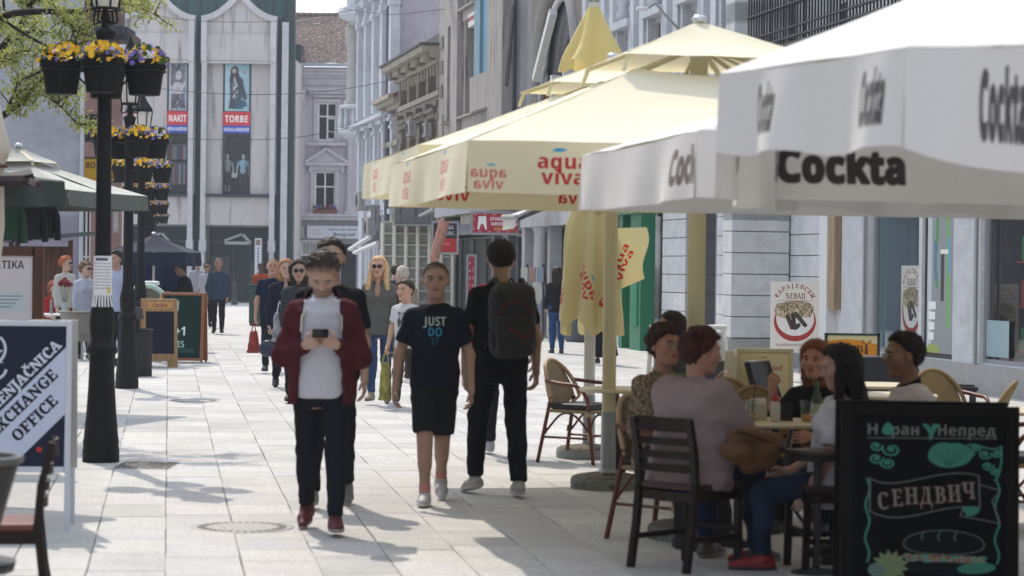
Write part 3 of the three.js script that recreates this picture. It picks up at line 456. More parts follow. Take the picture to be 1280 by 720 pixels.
{ // R3a small plastered house
const b = row('small_house', 'small weathered plaster house between corner house and ornate stone house', 482, 504);
const { g, lx, ly, L } = b, H = ly(492, 132); body(b, H - 0.3, tan, 8);
const wins = []; for (let i = 0; i < 3; i++) wins.push({ x: 0.5 + i * L / 3.2, y: 4.1, w: 0.8, h: 1.7 }); wins.push({ x: 0.4, y: 0.1, w: L - 0.8, h: 2.9 });
M('wall', holed(L, H, wins, 0.32), tan, g);
wins.slice(0, 3).forEach((w) => { win(g, w.x, w.y, w.w, w.h, { cols: 2, rows: [0.66] }); M('window_hood', box(w.w + 0.4, 0.18, 0.3, w.x + w.w / 2, w.y + w.h + 0.15, 0.1), tan, g); });
win(g, 0.4, 0.1, L - 0.8, 2.9, { cols: 3, frame: FR.grey, name: 'shop_window' });
cornice(g, -0.1, L, H - 0.2, tan, [[0.25, 0.16], [0.42, 0.16], [0.6, 0.14]]);
M('roof', bar(V(L / 2, H + 0.2, 0.45), V(L / 2, H + 1.5, -3), L + 0.1, 0.12), mat([0.28, 0.12, 0.1], { map: rep(T.streak, 0.8) }), g);
}
{ // R3b ornate stone house
const b = row('ornate_house', 'low ornate stone house with heavy dark edged cornice and carved pilasters', 503.5, 555.5);
const { g, lx, ly, L } = b, H = 8.5; body(b, H + 0.5, tan, 8);
const n = 4, wins = []; for (let i = 0; i < n; i++) wins.push({ x: 0.75 + i * (L - 0.6) / n, y: 3.75, w: 1.05, h: 2.3 });
wins.push({ x: 0.4, y: 0.1, w: L - 0.8, h: 2.85 });
M('wall', holed(L, H, wins, 0.34), tan, g);
wins.slice(0, n).forEach((w, i) => { win(g, w.x, w.y, w.w, w.h, { cols: 2, rows: [0.66], frame: FR.brown }); M('window_hood', [box(w.w + 0.6, 0.16, 0.34, w.x + w.w / 2, w.y + w.h + 0.35, 0.12), box(w.w + 0.8, 0.12, 0.46, w.x + w.w / 2, w.y + w.h + 0.51, 0.16), box(0.2, 0.5, 0.26, w.x - 0.16, w.y + w.h - 0.12, 0.09), box(0.2, 0.5, 0.26, w.x + w.w + 0.16, w.y + w.h - 0.12, 0.09)], tanDark, g); M('apron_panel', box(w.w, 0.5, 0.1, w.x + w.w / 2, w.y - 0.6, 0.02), tanDark, g); });
for (let i = 0; i <= n; i++) { const x = Math.min(L - 0.3, 0.3 + i * (L - 0.6) / n); pilaster(g, x, 3.3, 6.9, 0.42, tanDark, 0.22, 0.6); M('frieze_block', [box(0.42, 0.9, 0.3, x, 7.25, 0.1), box(0.5, 0.5, 0.7, x, 8.15, 0.25)], tanDark, g); }
cornice(g, 0, L, 6.9, tan, [[0.16, 0.14], [0.28, 0.16]], 'architrave');
for (let i = 0; i < 14; i++) M('dentil', box(0.16, 0.28, 0.3, 0.4 + i * (L - 0.8) / 13, 7.75, 0.12), tan, g);
cornice(g, -0.4, L, 8.05, tan, [[0.35, 0.16], [0.55, 0.18], [0.8, 0.2]], 'main_cornice');
M('cornice_flashing', [box(L + 0.5, 0.07, 1.05, L / 2 - 0.2, 8.6, 0.36), box(L * 0.45, 0.35, 0.5, L * 0.75, 8.68, -0.1)], mat([0.07, 0.07, 0.075], { roughness: 0.6 }), g);
win(g, 0.4, 0.1, L - 0.8, 2.85, { cols: 4, frame: FR.grey, name: 'shop_window' });
airCon('boxy air conditioner under the ornate stone house windows', P(514, 170, 78.6), FTURN, 0.85); airCon('second air conditioner right of the first on the ornate stone house', P(533.5, 171, 75.9), FTURN, 0.75);
}
{ // R4 grey modern block with blue loggia panels
const b = row('apartment_block', 'grey concrete apartment block with blue loggia panels and tilted awning windows', 555.5, 661);
const { g, lx, ly, L } = b, H = 13;
const xa = lx(578), xb = lx(622), xc = lx(640);
body({ L, g }, H, darkRoom, 8, -1.9);
const narrow = [{ x: lx(566), y: 6.1, w: 0.55, h: 2.9 }, { x: lx(566), y: 10.2, w: 0.55, h: 2.3 }, { x: lx(565), y: 3.6, w: 0.6, h: 1.6 }];
M('wall', at(holed(xa, H - 3.2, narrow.map((n) => ({ ...n })), 0.3, 0, 3.2), 0, 0, 0.25), greyC, g);
narrow.forEach((n) => { const w = win(g, n.x, n.y, n.w, n.h, { z: 0.05, frame: FR.grey }); sill(g, n.x - 0.1, n.y, n.w + 0.2, greyC, 0.5, 0.1); });
for (let i = 0; i < 3; i++) M('vent_block', box(0.45, 0.4, 0.06, lx(559.6), 6.9 + i * 0.75, 0.26), tanDark, g);
M('relief', box(0.7, 0.85, 0.1, lx(560.2), 5.5, 0.26), tan, g);
M('side_pier', box(0.4, H - 3.2, 1.6, xa + 0.2, 3.2, -0.75), greyC, g); M('wide_pier', box(xc - xb, H - 3.2, 1.9, (xb + xc) / 2, 3.2, -0.6), greyC, g);
for (const y of [2.9, 5.75, 8.95, 12]) M('floor_slab', [box(xb - xa - 0.4, 0.32, 1.5, (xa + xb) / 2 + 0.2, y, -0.6), box(xb - xa, 0.06, 1.65, (xa + xb) / 2, y + 0.33, -0.55)], greyC, g);
for (const y of [6.1, 9.3]) M('parapet', box((xb - xa) * 0.5, 1.0, 0.1, xb - (xb - xa) * 0.25, y, 0.3), greyC, g);
for (const y of [3.25, 7.1, 10.3]) { M('blue_panel', [box((xb - xa) * 0.42, 2.45, 0.1, xb - (xb - xa) * 0.22, y, 0.26), box(0.1, 2.45, 0.1, xb - (xb - xa) * 0.2, y, 0.34)], bluePanel, g); win(g, xa + 0.4, y, (xb - xa) * 0.5, 2.3, { z: -1.2, cols: 2, frame: FR.grey }); }
// tilted sash
const sx = xa + 0.6, sw = (xb - xa) * 0.36; const ts = M('tilted_sash', [bar(V(sx, 5.6, 0.1), V(sx, 3.4, -0.6), 0.07), bar(V(sx + sw, 5.6, 0.1), V(sx + sw, 3.4, -0.6), 0.07), bar(V(sx, 5.6, 0.1), V(sx + sw, 5.6, 0.1), 0.07)], mat([0.45, 0.52, 0.56]), g);
M('blind', bar(V(sx + sw / 2, 5.55, 0.1), V(sx + sw / 2, 5.0, -0.06), sw - 0.1, 0.02), mat([0.3, 0.5, 0.55]), ts);
const fb = thing('flower_box', 'white and red striped flower box outside the grey block window', 'flower box', P(597, 32, 69.2), FTURN); M('trough', [box(1.5, 0.16, 0.3, 0, 0, 0), box(1.5, 0.1, 0.32, 0, 0.28, 0)], mat([0.62, 0.6, 0.58]), fb); M('stripe', box(1.48, 0.13, 0.28, 0, 0.155, 0), mat([0.45, 0.12, 0.13]), fb);
M('wall', at(holed(L - xc, H - 3.2, [{ x: lx(652), y: 3.4, w: 0.9, h: 2.2 }], 0.3, xc, 3.2), 0, 0, 0), mat([0.27, 0.28, 0.3], { map: rep(T.streak, 0.4) }), g); win(g, lx(652), 3.4, 0.9, 2.2, { frame: FR.dark });
M('drain_pipe', [rod(V(xc + 0.5, 3, 0.1), V(xc + 0.5, H, 0.1), 0.06), bar(V(xc + 0.5, 8.6, 0.14), V(xc + 1.5, 6.4, 0.5), 0.07)], FR.dark, g);
// ground floor with awning box and dark shop
M('shopfront', [box(0.4, 2.9, 0.5, 0.2, 0, 0), box(0.3, 2.9, 0.3, xb, 0, 0), box(0.3, 2.9, 0.3, xc, 0, 0), box(L, 0.3, 0.4, L / 2, 2.62, 0)], mat([0.12, 0.13, 0.15]), g);
win(g, 0.5, 0.05, xb - 0.7, 2.5, { cols: 4, frame: FR.dark, name: 'shop_window' }); win(g, xb + 0.2, 0.05, L - xb - 0.3, 2.5, { cols: 2, frame: FR.grey, name: 'shop_window' });
}
{ // R5 dark grey house with the big arched window
const b = row('arched_house', 'dark grey house with a tall arched window framed in white and ochre', 661, 731);
const { g, lx, ly, L } = b, H = 12; body(b, H, darkRoom, 8);
const ax = lx(669.5), aw = lx(717) - ax, ay = 3.4, ah = ly(694, 14) - ay + 0.45;
const stone = mat([0.24, 0.225, 0.215], { map: rep(T.streak, 0.4) });
M('wall', holed(L, H - 3.1, [{ x: ax, y: ay, w: aw, h: ah, arch: 1 }], 0.34, 0, 3.1), stone, g);
const mid = ay + ah - aw / 2;
const och = mat([0.42, 0.25, 0.12], { map: rep(T.wood, 1) });
const f = M('arched_window', [box(0.14, mid - ay, 0.2, ax + 0.1, ay, -0.1), box(0.12, mid - ay, 0.2, ax + aw - 0.1, ay, -0.1), box(0.2, mid - ay + 0.3, 0.22, ax + aw * 0.34, ay, -0.12), box(0.16, mid - ay + 0.3, 0.22, ax + aw * 0.66, ay, -0.12), new THREE.TorusGeometry(aw / 2 - 0.1, 0.09, 8, 20, Math.PI).translate(ax + aw / 2, mid, -0.12)], FR.white, g);
M('inner_frame', [box(0.09, mid - ay, 0.14, ax + 0.24, ay, -0.14), box(0.1, mid - ay, 0.14, ax + aw * 0.42, ay, -0.16), box(0.1, mid - ay, 0.14, ax + aw * 0.8, ay, -0.16)], och, f);
M('pane', [plane(aw, mid - ay, ax + aw / 2, (ay + mid) / 2, -0.24), new THREE.CircleGeometry(aw / 2, 20, 0, Math.PI).translate(ax + aw / 2, mid, -0.24)], darkGlass, f);
M('arch_moulding', new THREE.TorusGeometry(aw / 2 + 0.25, 0.16, 8, 24, Math.PI).translate(ax + aw / 2, mid, 0.02), mat([0.3, 0.29, 0.28]), g);
M('keystone', [box(0.3, 0.7, 0.3, ax + aw / 2, mid + aw / 2 - 0.1, 0.12), bar(V(ax + 0.2, mid + 0.3, 0.1), V(ax + aw * 0.5, mid + aw * 0.4, 0.1), 0.18)], FR.white, g);
M('lamp_bracket', [tube([V(ax + aw * 0.4, mid - 0.2, 0.1), V(ax + aw * 0.5, mid + 0.4, 0.3), V(ax + aw * 0.5, mid - 0.4, 0.4)], 0.05), lathe([[0.02, 0], [0.22, 0.1], [0.18, 0.5], [0.02, 0.6]], 8).translate(ax + aw * 0.5, mid - 1.0, 0.4)], FR.grey, g);
M('shopfront', [box(0.4, 3.1, 0.5, 0.2, 0, -0.05), box(0.35, 3.1, 0.4, L * 0.52, 0, 0), box(0.4, 3.1, 0.5, L - 0.2, 0, -0.05), box(L, 0.4, 0.5, L / 2, 2.7, 0)], mat([0.5, 0.52, 0.55], { map: rep(T.plaster, 0.6) }), g);
win(g, 0.45, 0.05, L * 0.52 - 0.7, 2.6, { cols: 2, frame: FR.dark, name: 'shop_window' }); win(g, L * 0.52 + 0.25, 0.05, L * 0.48 - 0.7, 2.6, { cols: 2, frame: FR.dark, name: 'shop_window' });
M('column', lathe([[0.2, 0], [0.17, 0.1], [0.15, 2.5], [0.2, 2.65]], 14).translate(lx(697), 0, 0.45), mat([0.6, 0.6, 0.6], { map: rep(T.plaster, 1) }), g);
}
{ // R6 white-blue pilastered front, rusticated below
const b = row('pilastered_house', 'blue white house front with close pilasters above rusticated white ground floor', 731, 945);
const { g, lx, ly, L } = b, H = 12; body(b, H, darkRoom, 9);
const wins = [], n = 5, sp = L / n;
for (let i = 0; i < n; i++) for (const y of [4.3, 8.3]) wins.push({ x: (i + 0.5) * sp - 0.5, y, w: 1.0, h: 2.4 });
M('wall', holed(L, H - 3.55, wins, 0.34, 0, 3.55), bluewhite, g);
wins.forEach((w, i) => { win(g, w.x, w.y, w.w, w.h, { cols: 2, rows: [0.68], frame: i % 3 === 1 ? FR.brown : FR.white }); M('window_surround', [box(0.16, w.h + 0.2, 0.2, w.x - 0.1, w.y - 0.1, 0.06), box(0.16, w.h + 0.2, 0.2, w.x + w.w + 0.1, w.y - 0.1, 0.06), box(w.w + 0.56, 0.16, 0.34, w.x + w.w / 2, w.y + w.h + 0.1, 0.1)], bluetrim, g); if (w.y < 5) M('carved_bracket', [lathe([[0.05, 0], [0.16, 0.12], [0.09, 0.3], [0.18, 0.45], [0.1, 0.55]], 8).translate(w.x + w.w / 2, w.y + w.h + 0.25, 0.16)], bluetrim, g); });
for (let i = 0; i <= n; i++) for (const dx of [-0.42, 0.42]) { const x = i * sp + dx; if (x > 0.2 && x < L - 0.2) pilaster(g, x, 3.9, 11.4, 0.36, bluetrim, 0.2, 0.6); }
cornice(g, 0, L, 3.5, bluetrim, [[0.22, 0.12], [0.4, 0.14], [0.3, 0.12]], 'string_course');
for (const px of [776, 858]) { const m = M('lamp_arm', tube([V(lx(px), 6.2, 0.1), V(lx(px), 6.6, 0.5), V(lx(px), 6.8, 0.7), V(lx(px), 6.7, 0.85)], 0.028), FR.grey, g); M('lamp_head', box(0.14, 0.07, 0.24, lx(px), 6.66, 0.95, 0.03), FR.white, m); }
// ground floor: rusticated piers of separate blocks between shop openings
const block = mat([0.74, 0.75, 0.76], { map: rep(T.plaster, 0.6), roughness: 0.9 }), joint = mat([0.4, 0.38, 0.36]);
const piers = [[733, 744], [829, 858], [897, 908], [921, 943]];
let last = 0; const holesX = [];
for (const [a, c] of piers) { const x0 = lx(a), x1 = lx(c); M('pier_core', box(x1 - x0 - 0.03, 3.5, 0.36, (x0 + x1) / 2, 0, -0.2), joint, g); let y = 0.5; M('pier_base', box(x1 - x0 + 0.1, 0.46, 0.5, (x0 + x1) / 2, 0, -0.17), mat([0.5, 0.5, 0.49], { map: rep(T.stone, 0.8) }), g); const nb = Math.max(1, Math.round((x1 - x0) / 0.9)); while (y < 3.3) { const h = Math.min(0.36, 3.48 - y); for (let k = 0; k < nb; k++) { const w = (x1 - x0) / nb; M('rustic_block', box(w - 0.014, h - 0.014, 0.4, x0 + w * (k + 0.5), y, -0.17, 0.012), block, g); } y += 0.36; } holesX.push([last, x0]); last = x1; }
holesX.push([last, L]);
for (const [x0, x1] of holesX) if (x1 - x0 > 0.5) { win(g, x0 + 0.05, 0.35, x1 - x0 - 0.1, 2.6, { cols: Math.max(1, Math.round((x1 - x0) / 1.3)), frame: FR.grey, name: 'shop_window', z: -0.3 }); M('stall_riser', box(x1 - x0 - 0.1, 0.34, 0.2, (x0 + x1) / 2, 0, -0.3), mat([0.5, 0.5, 0.5]), g); M('shop_lintel', box(x1 - x0 - 0.02, 0.5, 0.34, (x0 + x1) / 2, 2.98, -0.18), bluewhite, g); M('side_panel', [box(0.5, 2.6, 0.1, x1 - 0.32, 0.36, -0.2)], mat([0.46, 0.5, 0.56]), g); }
// emerald shopfront
const gx = lx(811), gr = mat([0.012, 0.16, 0.075], { roughness: 0.5 });
M('green_doorway', [box(0.9, 3.0, 0.3, gx, 0, 0.14), box(0.3, 3.0, 0.3, gx - 1.3, 0, 0.14), box(2.0, 0.4, 0.5, gx - 0.6, 2.8, 0.2)], gr, g);
M('door_plate', [box(0.5, 2.0, 0.04, gx, 0.5, 0.3)], mat([0.02, 0.2, 0.1]), g);
}
let nearWall;
{ // bay return and the nearest house, set back
const wallm = mat([0.74, 0.75, 0.76], { map: rep(T.plaster, 0.5), roughness: 0.9 });
const b = row('nearest_house', 'nearest grey white house with black iron balcony and glazed shop fronts', 945, 1420, 0);
const { g, lx, ly, L } = b, H = 10, off = -0.55;
// projecting end of the neighbour faces up the street
M('end_pier', box(0.5, H, 1.0, 0.1, 0, 0.05), mat([0.4, 0.39, 0.37]), g);
let y = 0.5; while (y < H - 0.3) { M('ashlar_block', box(0.56, 0.355, 1.04, 0.13, y, 0.05, 0.012), mat([0.74, 0.75, 0.75], { map: rep(T.plaster, 0.8) }), g); y += 0.37 * (y > 3 ? 1.55 : 1); if (y > 3) { const hh = 0.37 * 1.55 - 0.012; M('ashlar_block', box(0.56, hh, 1.04, 0.13, y - hh - 0.006 + 0.37 * 0, 0.05, 0.012), mat([0.66, 0.69, 0.69], { map: rep(T.plaster, 0.8) }), g); } }
M('pier_base', box(0.66, 0.48, 1.16, 0.13, 0, 0.05), mat([0.45, 0.45, 0.44], { map: rep(T.stone, 0.8) }), g);
// pixel -> local x on the set-back plane
const sx = (px) => { const k = (px - 640) / FPX, Z0 = zAt(945), X0 = 4.27 - SL * (Z0 - 42); return CF * (k * (Z0 - off * SL / CF) - X0 + off / CF) / (SL + k); };
const rooms = [[1087, 1148], [1152, 1192], [1226, 1340]];
const holes = rooms.map(([a, c]) => ({ x: sx(a), y: 0.42, w: sx(c) - sx(a), h: 2.55 }));
for (let i = 0; i < 4; i++) holes.push({ x: sx(1030 + i * 80), y: 4.3, w: 1.1, h: 2.6 });
M('wall', at(holed(L, H, holes, 0.35), 0, 0, off), wallm, g);
M('building_body', box(L, H, 7, L / 2, 0, off - 5.5), darkRoom, g);
holes.slice(3).forEach((w) => win(g, w.x, w.y, w.w, w.h, { z: off - 0.2, cols: 2, rows: [0.7] }));
M('plinth', box(L - 0.7, 0.4, 0.12, L / 2 + 0.4, 0, off + 0.03), mat([0.4, 0.41, 0.41], { map: rep(T.stone, 0.7) }), g);
// courses of cladding between poster and pilaster
const c0 = sx(962), c1 = sx(1036); for (let yy = 0.5; yy < 3.1; yy += 0.36) M('cladding_course', box(c1 - c0, 0.345, 0.05, (c0 + c1) / 2, yy, off + 0.03, 0.008), wallm, g);
M('pilaster', box(sx(1046) - sx(1036), 3.2, 0.2, (sx(1036) + sx(1046)) / 2, 0.3, off + 0.08), mat([0.68, 0.68, 0.68]), g);
M('timber_strip', box(sx(1054) - sx(1046), 2.2, 0.16, (sx(1046) + sx(1054)) / 2, 1.05, off + 0.08), mat([0.5, 0.4, 0.29], { map: rep(T.wood, 1) }), g);
for (const [a, c] of [[1056, 1084], [1196, 1222]]) M('panel', box(sx(c) - sx(a), 3.0, 0.06, (sx(a) + sx(c)) / 2, 0.4, off + 0.03), mat([0.66, 0.68, 0.71], { map: rep(T.plaster, 0.7) }), g);
M('downpipe', [rod(V(sx(1085.5), 0.4, off + 0.08), V(sx(1085.5), 3.6, off + 0.08), 0.025), rod(V(sx(1226), 0.4, off + 0.08), V(sx(1226), 3.6, off + 0.08), 0.03), rod(V(sx(967), 0.4, off + 0.1), V(sx(967), 3.6, off + 0.1), 0.035)], mat([0.4, 0.4, 0.4], { metalness: 0.5, roughness: 0.4 }), g);
// shop windows
rooms.forEach(([a, c], i) => {
const h = holes[i], f = win(g, h.x, h.y, h.w, h.h, { z: off - 0.08, cols: i === 2 ? 2 : 1, frame: i === 1 ? FR.dark : FR.grey, pane: glass, name: 'shop_window' });
M('display_wall', [box(h.w, h.h, 0.05, h.x + h.w / 2, h.y, off - 1.0), box(h.w, 0.05, 0.8, h.x + h.w / 2, h.y + 0.02, off - 0.55), box(h.w, 0.05, 0.8, h.x + h.w / 2, h.y + h.h - 0.05, off - 0.55), box(0.05, h.h, 0.8, h.x + 0.02, h.y, off - 0.55), box(0.05, h.h, 0.8, h.x + h.w - 0.02, h.y, off - 0.55)], mat(i === 2 ? [0.06, 0.06, 0.065] : [0.22, 0.33, 0.39]), f);
if (i === 2) for (let s = 0; s < 4; s++) M('shelf', box(h.w - 0.1, 0.03, 0.4, h.x + h.w / 2, h.y + 0.15 + s * 0.62, off - 0.7), mat([0.35, 0.06, 0.06]), f);
});
const tex = canvasTex(256, 512, (c, w, h) => { c.fillStyle = '#8d9295'; c.fillRect(0, 0, w, h); c.fillStyle = '#c6ccce'; c.fillRect(0, 0, 40, h); c.lineWidth = 26; c.lineCap = 'round'; c.strokeStyle = '#4b8f57'; c.beginPath(); c.moveTo(80, 0); c.lineTo(90, 130); c.lineTo(70, 240); c.lineTo(90, 300); c.stroke(); c.strokeStyle = '#6fae5a'; c.beginPath(); c.moveTo(170, 10); c.lineTo(185, 150); c.lineTo(190, 420); c.stroke(); c.lineWidth = 16; c.strokeStyle = '#3f6fb0'; c.beginPath(); c.moveTo(70, 170); c.lineTo(80, 280); c.stroke(); c.strokeStyle = '#4aa5c9'; c.beginPath(); c.moveTo(190, 160); c.lineTo(196, 260); c.stroke(); c.fillStyle = '#2a2a28'; c.fillRect(122, 200, 30, 150); c.fillStyle = '#efe9d8'; c.fillRect(116, 190, 70, 14); c.fillStyle = '#f0f0ee'; for (let i = 0; i < 4; i++) { c.fillRect(14, 352 + i * 32, 66 - i * 5, 24); } c.fillStyle = '#b6443f'; c.fillRect(20, 486, 70, 10); c.fillStyle = '#9aa94b'; c.beginPath(); c.ellipse(60, 505, 60, 20, 0, 0, 7); c.fill(); });
const h1 = holes[1]; M('window_film', plane(h1.w - 0.14, h1.h - 0.14, h1.x + h1.w / 2, h1.y + h1.h / 2, off - 0.06), mat(0xffffff, { map: tex, roughness: 0.4 }), g);
const gt = canvasTex(256, 512, (c, w, h) => { c.fillStyle = '#151617'; c.fillRect(0, 0, w, h); const q = rng(4), col = ['#c8b030', '#b03030', '#e0e0dc', '#2f6fb0', '#d0d0d0', '#3a9a60', '#903060']; for (let s = 0; s < 4; s++) for (let i = 0; i < 9; i++) { c.fillStyle = col[Math.floor(q() * 7)]; const bh = 40 + q() * 45; c.fillRect(8 + i * 27, 110 + s * 124 - bh, 20, bh); } });
const h2 = holes[2]; M('stock', plane(h2.w - 0.2, h2.h - 0.2, h2.x + h2.w / 2, h2.y + h2.h / 2, off - 0.92), mat(0xffffff, { map: gt }), g);
const goods = [[0.6, 0.5, 0.08], [0.5, 0.06, 0.06], [0.6, 0.6, 0.58], [0.08, 0.2, 0.45], [0.1, 0.35, 0.15]];
const q = rng(31);
for (let s = 0; s < 4; s++) for (let i = 0; i < 9; i++) { const hh = 0.2 + q() * 0.18; const x = h2.x + 0.15 + i * 0.24; if (x > h2.x + h2.w - 0.15) continue; const p = V(x, h2.y + 0.18 + s * 0.62, off - 0.62).applyMatrix4(new THREE.Matrix4().makeRotationY(FTURN)).add(g.position); const ci = Math.floor(q() * 5); const o = one('boxed_toy', ['yellow', 'red', 'white', 'blue', 'green'][ci] + ' box, ' + ['first', 'second', 'third', 'fourth', 'fifth', 'sixth', 'seventh', 'eighth', 'ninth'][i] + ' from the left on the ' + ['lowest', 'second', 'third', 'top'][s] + ' shelf of the dark shop', 'box', [box(0.16, hh, 0.1, 0, 0, 0), box(0.12, hh * 0.5, 0.012, 0, hh * 0.25, 0.05)], mat(goods[ci]), 'goods on the shop shelves at the right edge'); o.position.copy(p); o.rotation.y = FTURN; }
M('print_panel', plane(0.8, 0.5, h2.x + 0.5, h2.y + 0.35, off - 0.05), mat([0.28, 0.4, 0.43], { roughness: 0.5 }), g);
// balcony
const bx0 = sx(1008), bx1 = sx(1215), by = ly(1009, 50) - 0.1;
const bl = thing('iron_balcony', 'black wrought iron balcony on the nearest house above the white parasol', 'balcony', g.position.clone(), FTURN);
const iron = mat([0.012, 0.012, 0.014], { roughness: 0.5 });
M('floor', box(bx1 - bx0, 0.12, 1.1, (bx0 + bx1) / 2, by - 0.12, off + 0.55), mat([0.06, 0.06, 0.06]), bl);
M('rail', [box(bx1 - bx0, 0.05, 0.06, (bx0 + bx1) / 2, by + 1.05, off + 1.08), box(bx1 - bx0, 0.04, 0.05, (bx0 + bx1) / 2, by + 0.06, off + 1.08), box(bx1 - bx0, 0.03, 0.05, (bx0 + bx1) / 2, by + 0.22, off + 1.08), box(0.05, 0.05, 1.1, bx0, by + 1.05, off + 0.55), box(0.05, 0.05, 1.1, bx0, by + 0.06, off + 0.55)], iron, bl);
for (let x = bx0; x < bx1; x += 0.15) { M('baluster', [box(0.025, 1.05, 0.025, x, by, off + 1.08), sphere(0.035, x, by + 0.6, off + 1.08, 1, 1, 1, 6, 4)], iron, bl); }
for (let z = 0.1; z < 1.05; z += 0.12) M('baluster', box(0.022, 1.05, 0.022, bx0, by, off + z), iron, bl);
nearWall = { g, sx, off };
}

// a sign or fitting hanging off the row, flat to the camera
function hangingSign(label, px0, py0, px1, py1, d, draw, tw, th, o = {}) {
const a = P(px0, py1, d), c = P(px1, py0, d), w = c.x - a.x, h = c.y - a.y;
const t = thing(o.name ?? 'hanging_sign', label, 'sign', V((a.x + c.x) / 2, a.y, -d), o.turn ?? 0);
M('frame', [box(w, 0.06, 0.16, 0, 0, 0), box(w, 0.06, 0.16, 0, h - 0.06, 0), box(0.06, h - 0.12, 0.16, -w / 2 + 0.03, 0.06, 0), box(0.06, h - 0.12, 0.16, w / 2 - 0.03, 0.06, 0)], o.frame ?? FR.grey, t);
M('panel', box(w - 0.12, h - 0.12, 0.12, 0, 0.06, 0), mat([0.3, 0.3, 0.3]), t);
M('lettering', plane(w - 0.11, h - 0.11, 0, h / 2, 0.065), mat(0xffffff, { map: canvasTex(tw, th, draw), roughness: 0.5 }), t);
return t;
}
hangingSign('red dental surgery sign with a white tooth hanging over the street', 588, 264.5, 660.5, 293.5, 62.5, (c, w, h) => { c.fillStyle = '#a81c38'; c.fillRect(0, 0, w, h); c.strokeStyle = '#e7d3d5'; c.setLineDash([30, 60]); c.lineWidth = 5; c.strokeRect(12, 12, w - 24, h - 24); c.fillStyle = '#eee'; c.beginPath(); c.moveTo(55, 50); c.quadraticCurveTo(50, 25, 80, 30); c.quadraticCurveTo(92, 36, 104, 30); c.quadraticCurveTo(136, 25, 130, 55); c.lineTo(136, 168); c.lineTo(122, 168); c.quadraticCurveTo(98, 90, 92, 112); c.quadraticCurveTo(80, 95, 62, 168); c.lineTo(46, 168); c.closePath(); c.fill(); c.font = 'bold 44px sans-serif'; fitText(c, 'STOMATOLOŠKA', 320, 58, 310, 'bold 46px sans-serif'); fitText(c, 'ORDINACIJA', 310, 108, 280, 'bold 46px sans-serif'); c.fillStyle = '#d8b23a'; fitText(c, 'ZEM-DENT →', 320, 158, 270, 'bold 40px sans-serif'); }, 512, 200);
hangingSign('black and red clothing shop sign hanging beside the pink folded parasol', 539, 276.5, 574, 318, 64, (c, w, h) => { c.fillStyle = '#12131d'; c.fillRect(0, 0, w, 150); c.fillStyle = '#b51e24'; c.fillRect(0, 155, w, h - 155); c.fillStyle = '#c9ccd6'; fitText(c, 'MUŠKA', 140, 45, 160, 'bold 52px sans-serif'); fitText(c, 'KOMERC.', 130, 105, 220, 'bold 50px sans-serif'); c.fillStyle = '#d85a50'; c.fillRect(60, 200, 120, 26); }, 256, 300, { frame: FR.grey });
hangingSign('narrow upright red sign with white letters by the grey block door', 582, 318, 596, 388, 63.6, (c, w, h) => { c.fillStyle = '#97132e'; c.fillRect(0, 0, w, h); c.fillStyle = '#e3cfd3'; [...'PARFEM'].forEach((s, i) => fitText(c, s, 36, 70 + i * 72, 40, 'bold 44px sans-serif')); [...'ŠOP'].forEach((s, i) => fitText(c, s, 92, 130 + i * 80, 40, 'bold 40px sans-serif')); }, 128, 512);
hangingSign('small red and white sign in the shop entrance below the dental sign', 714, 277, 722, 296, 56.6, (c, w, h) => { c.fillStyle = '#8c1f33'; c.fillRect(0, 0, w, h); c.fillStyle = '#ddd'; c.fillRect(20, 60, 60, 60); }, 128, 256);
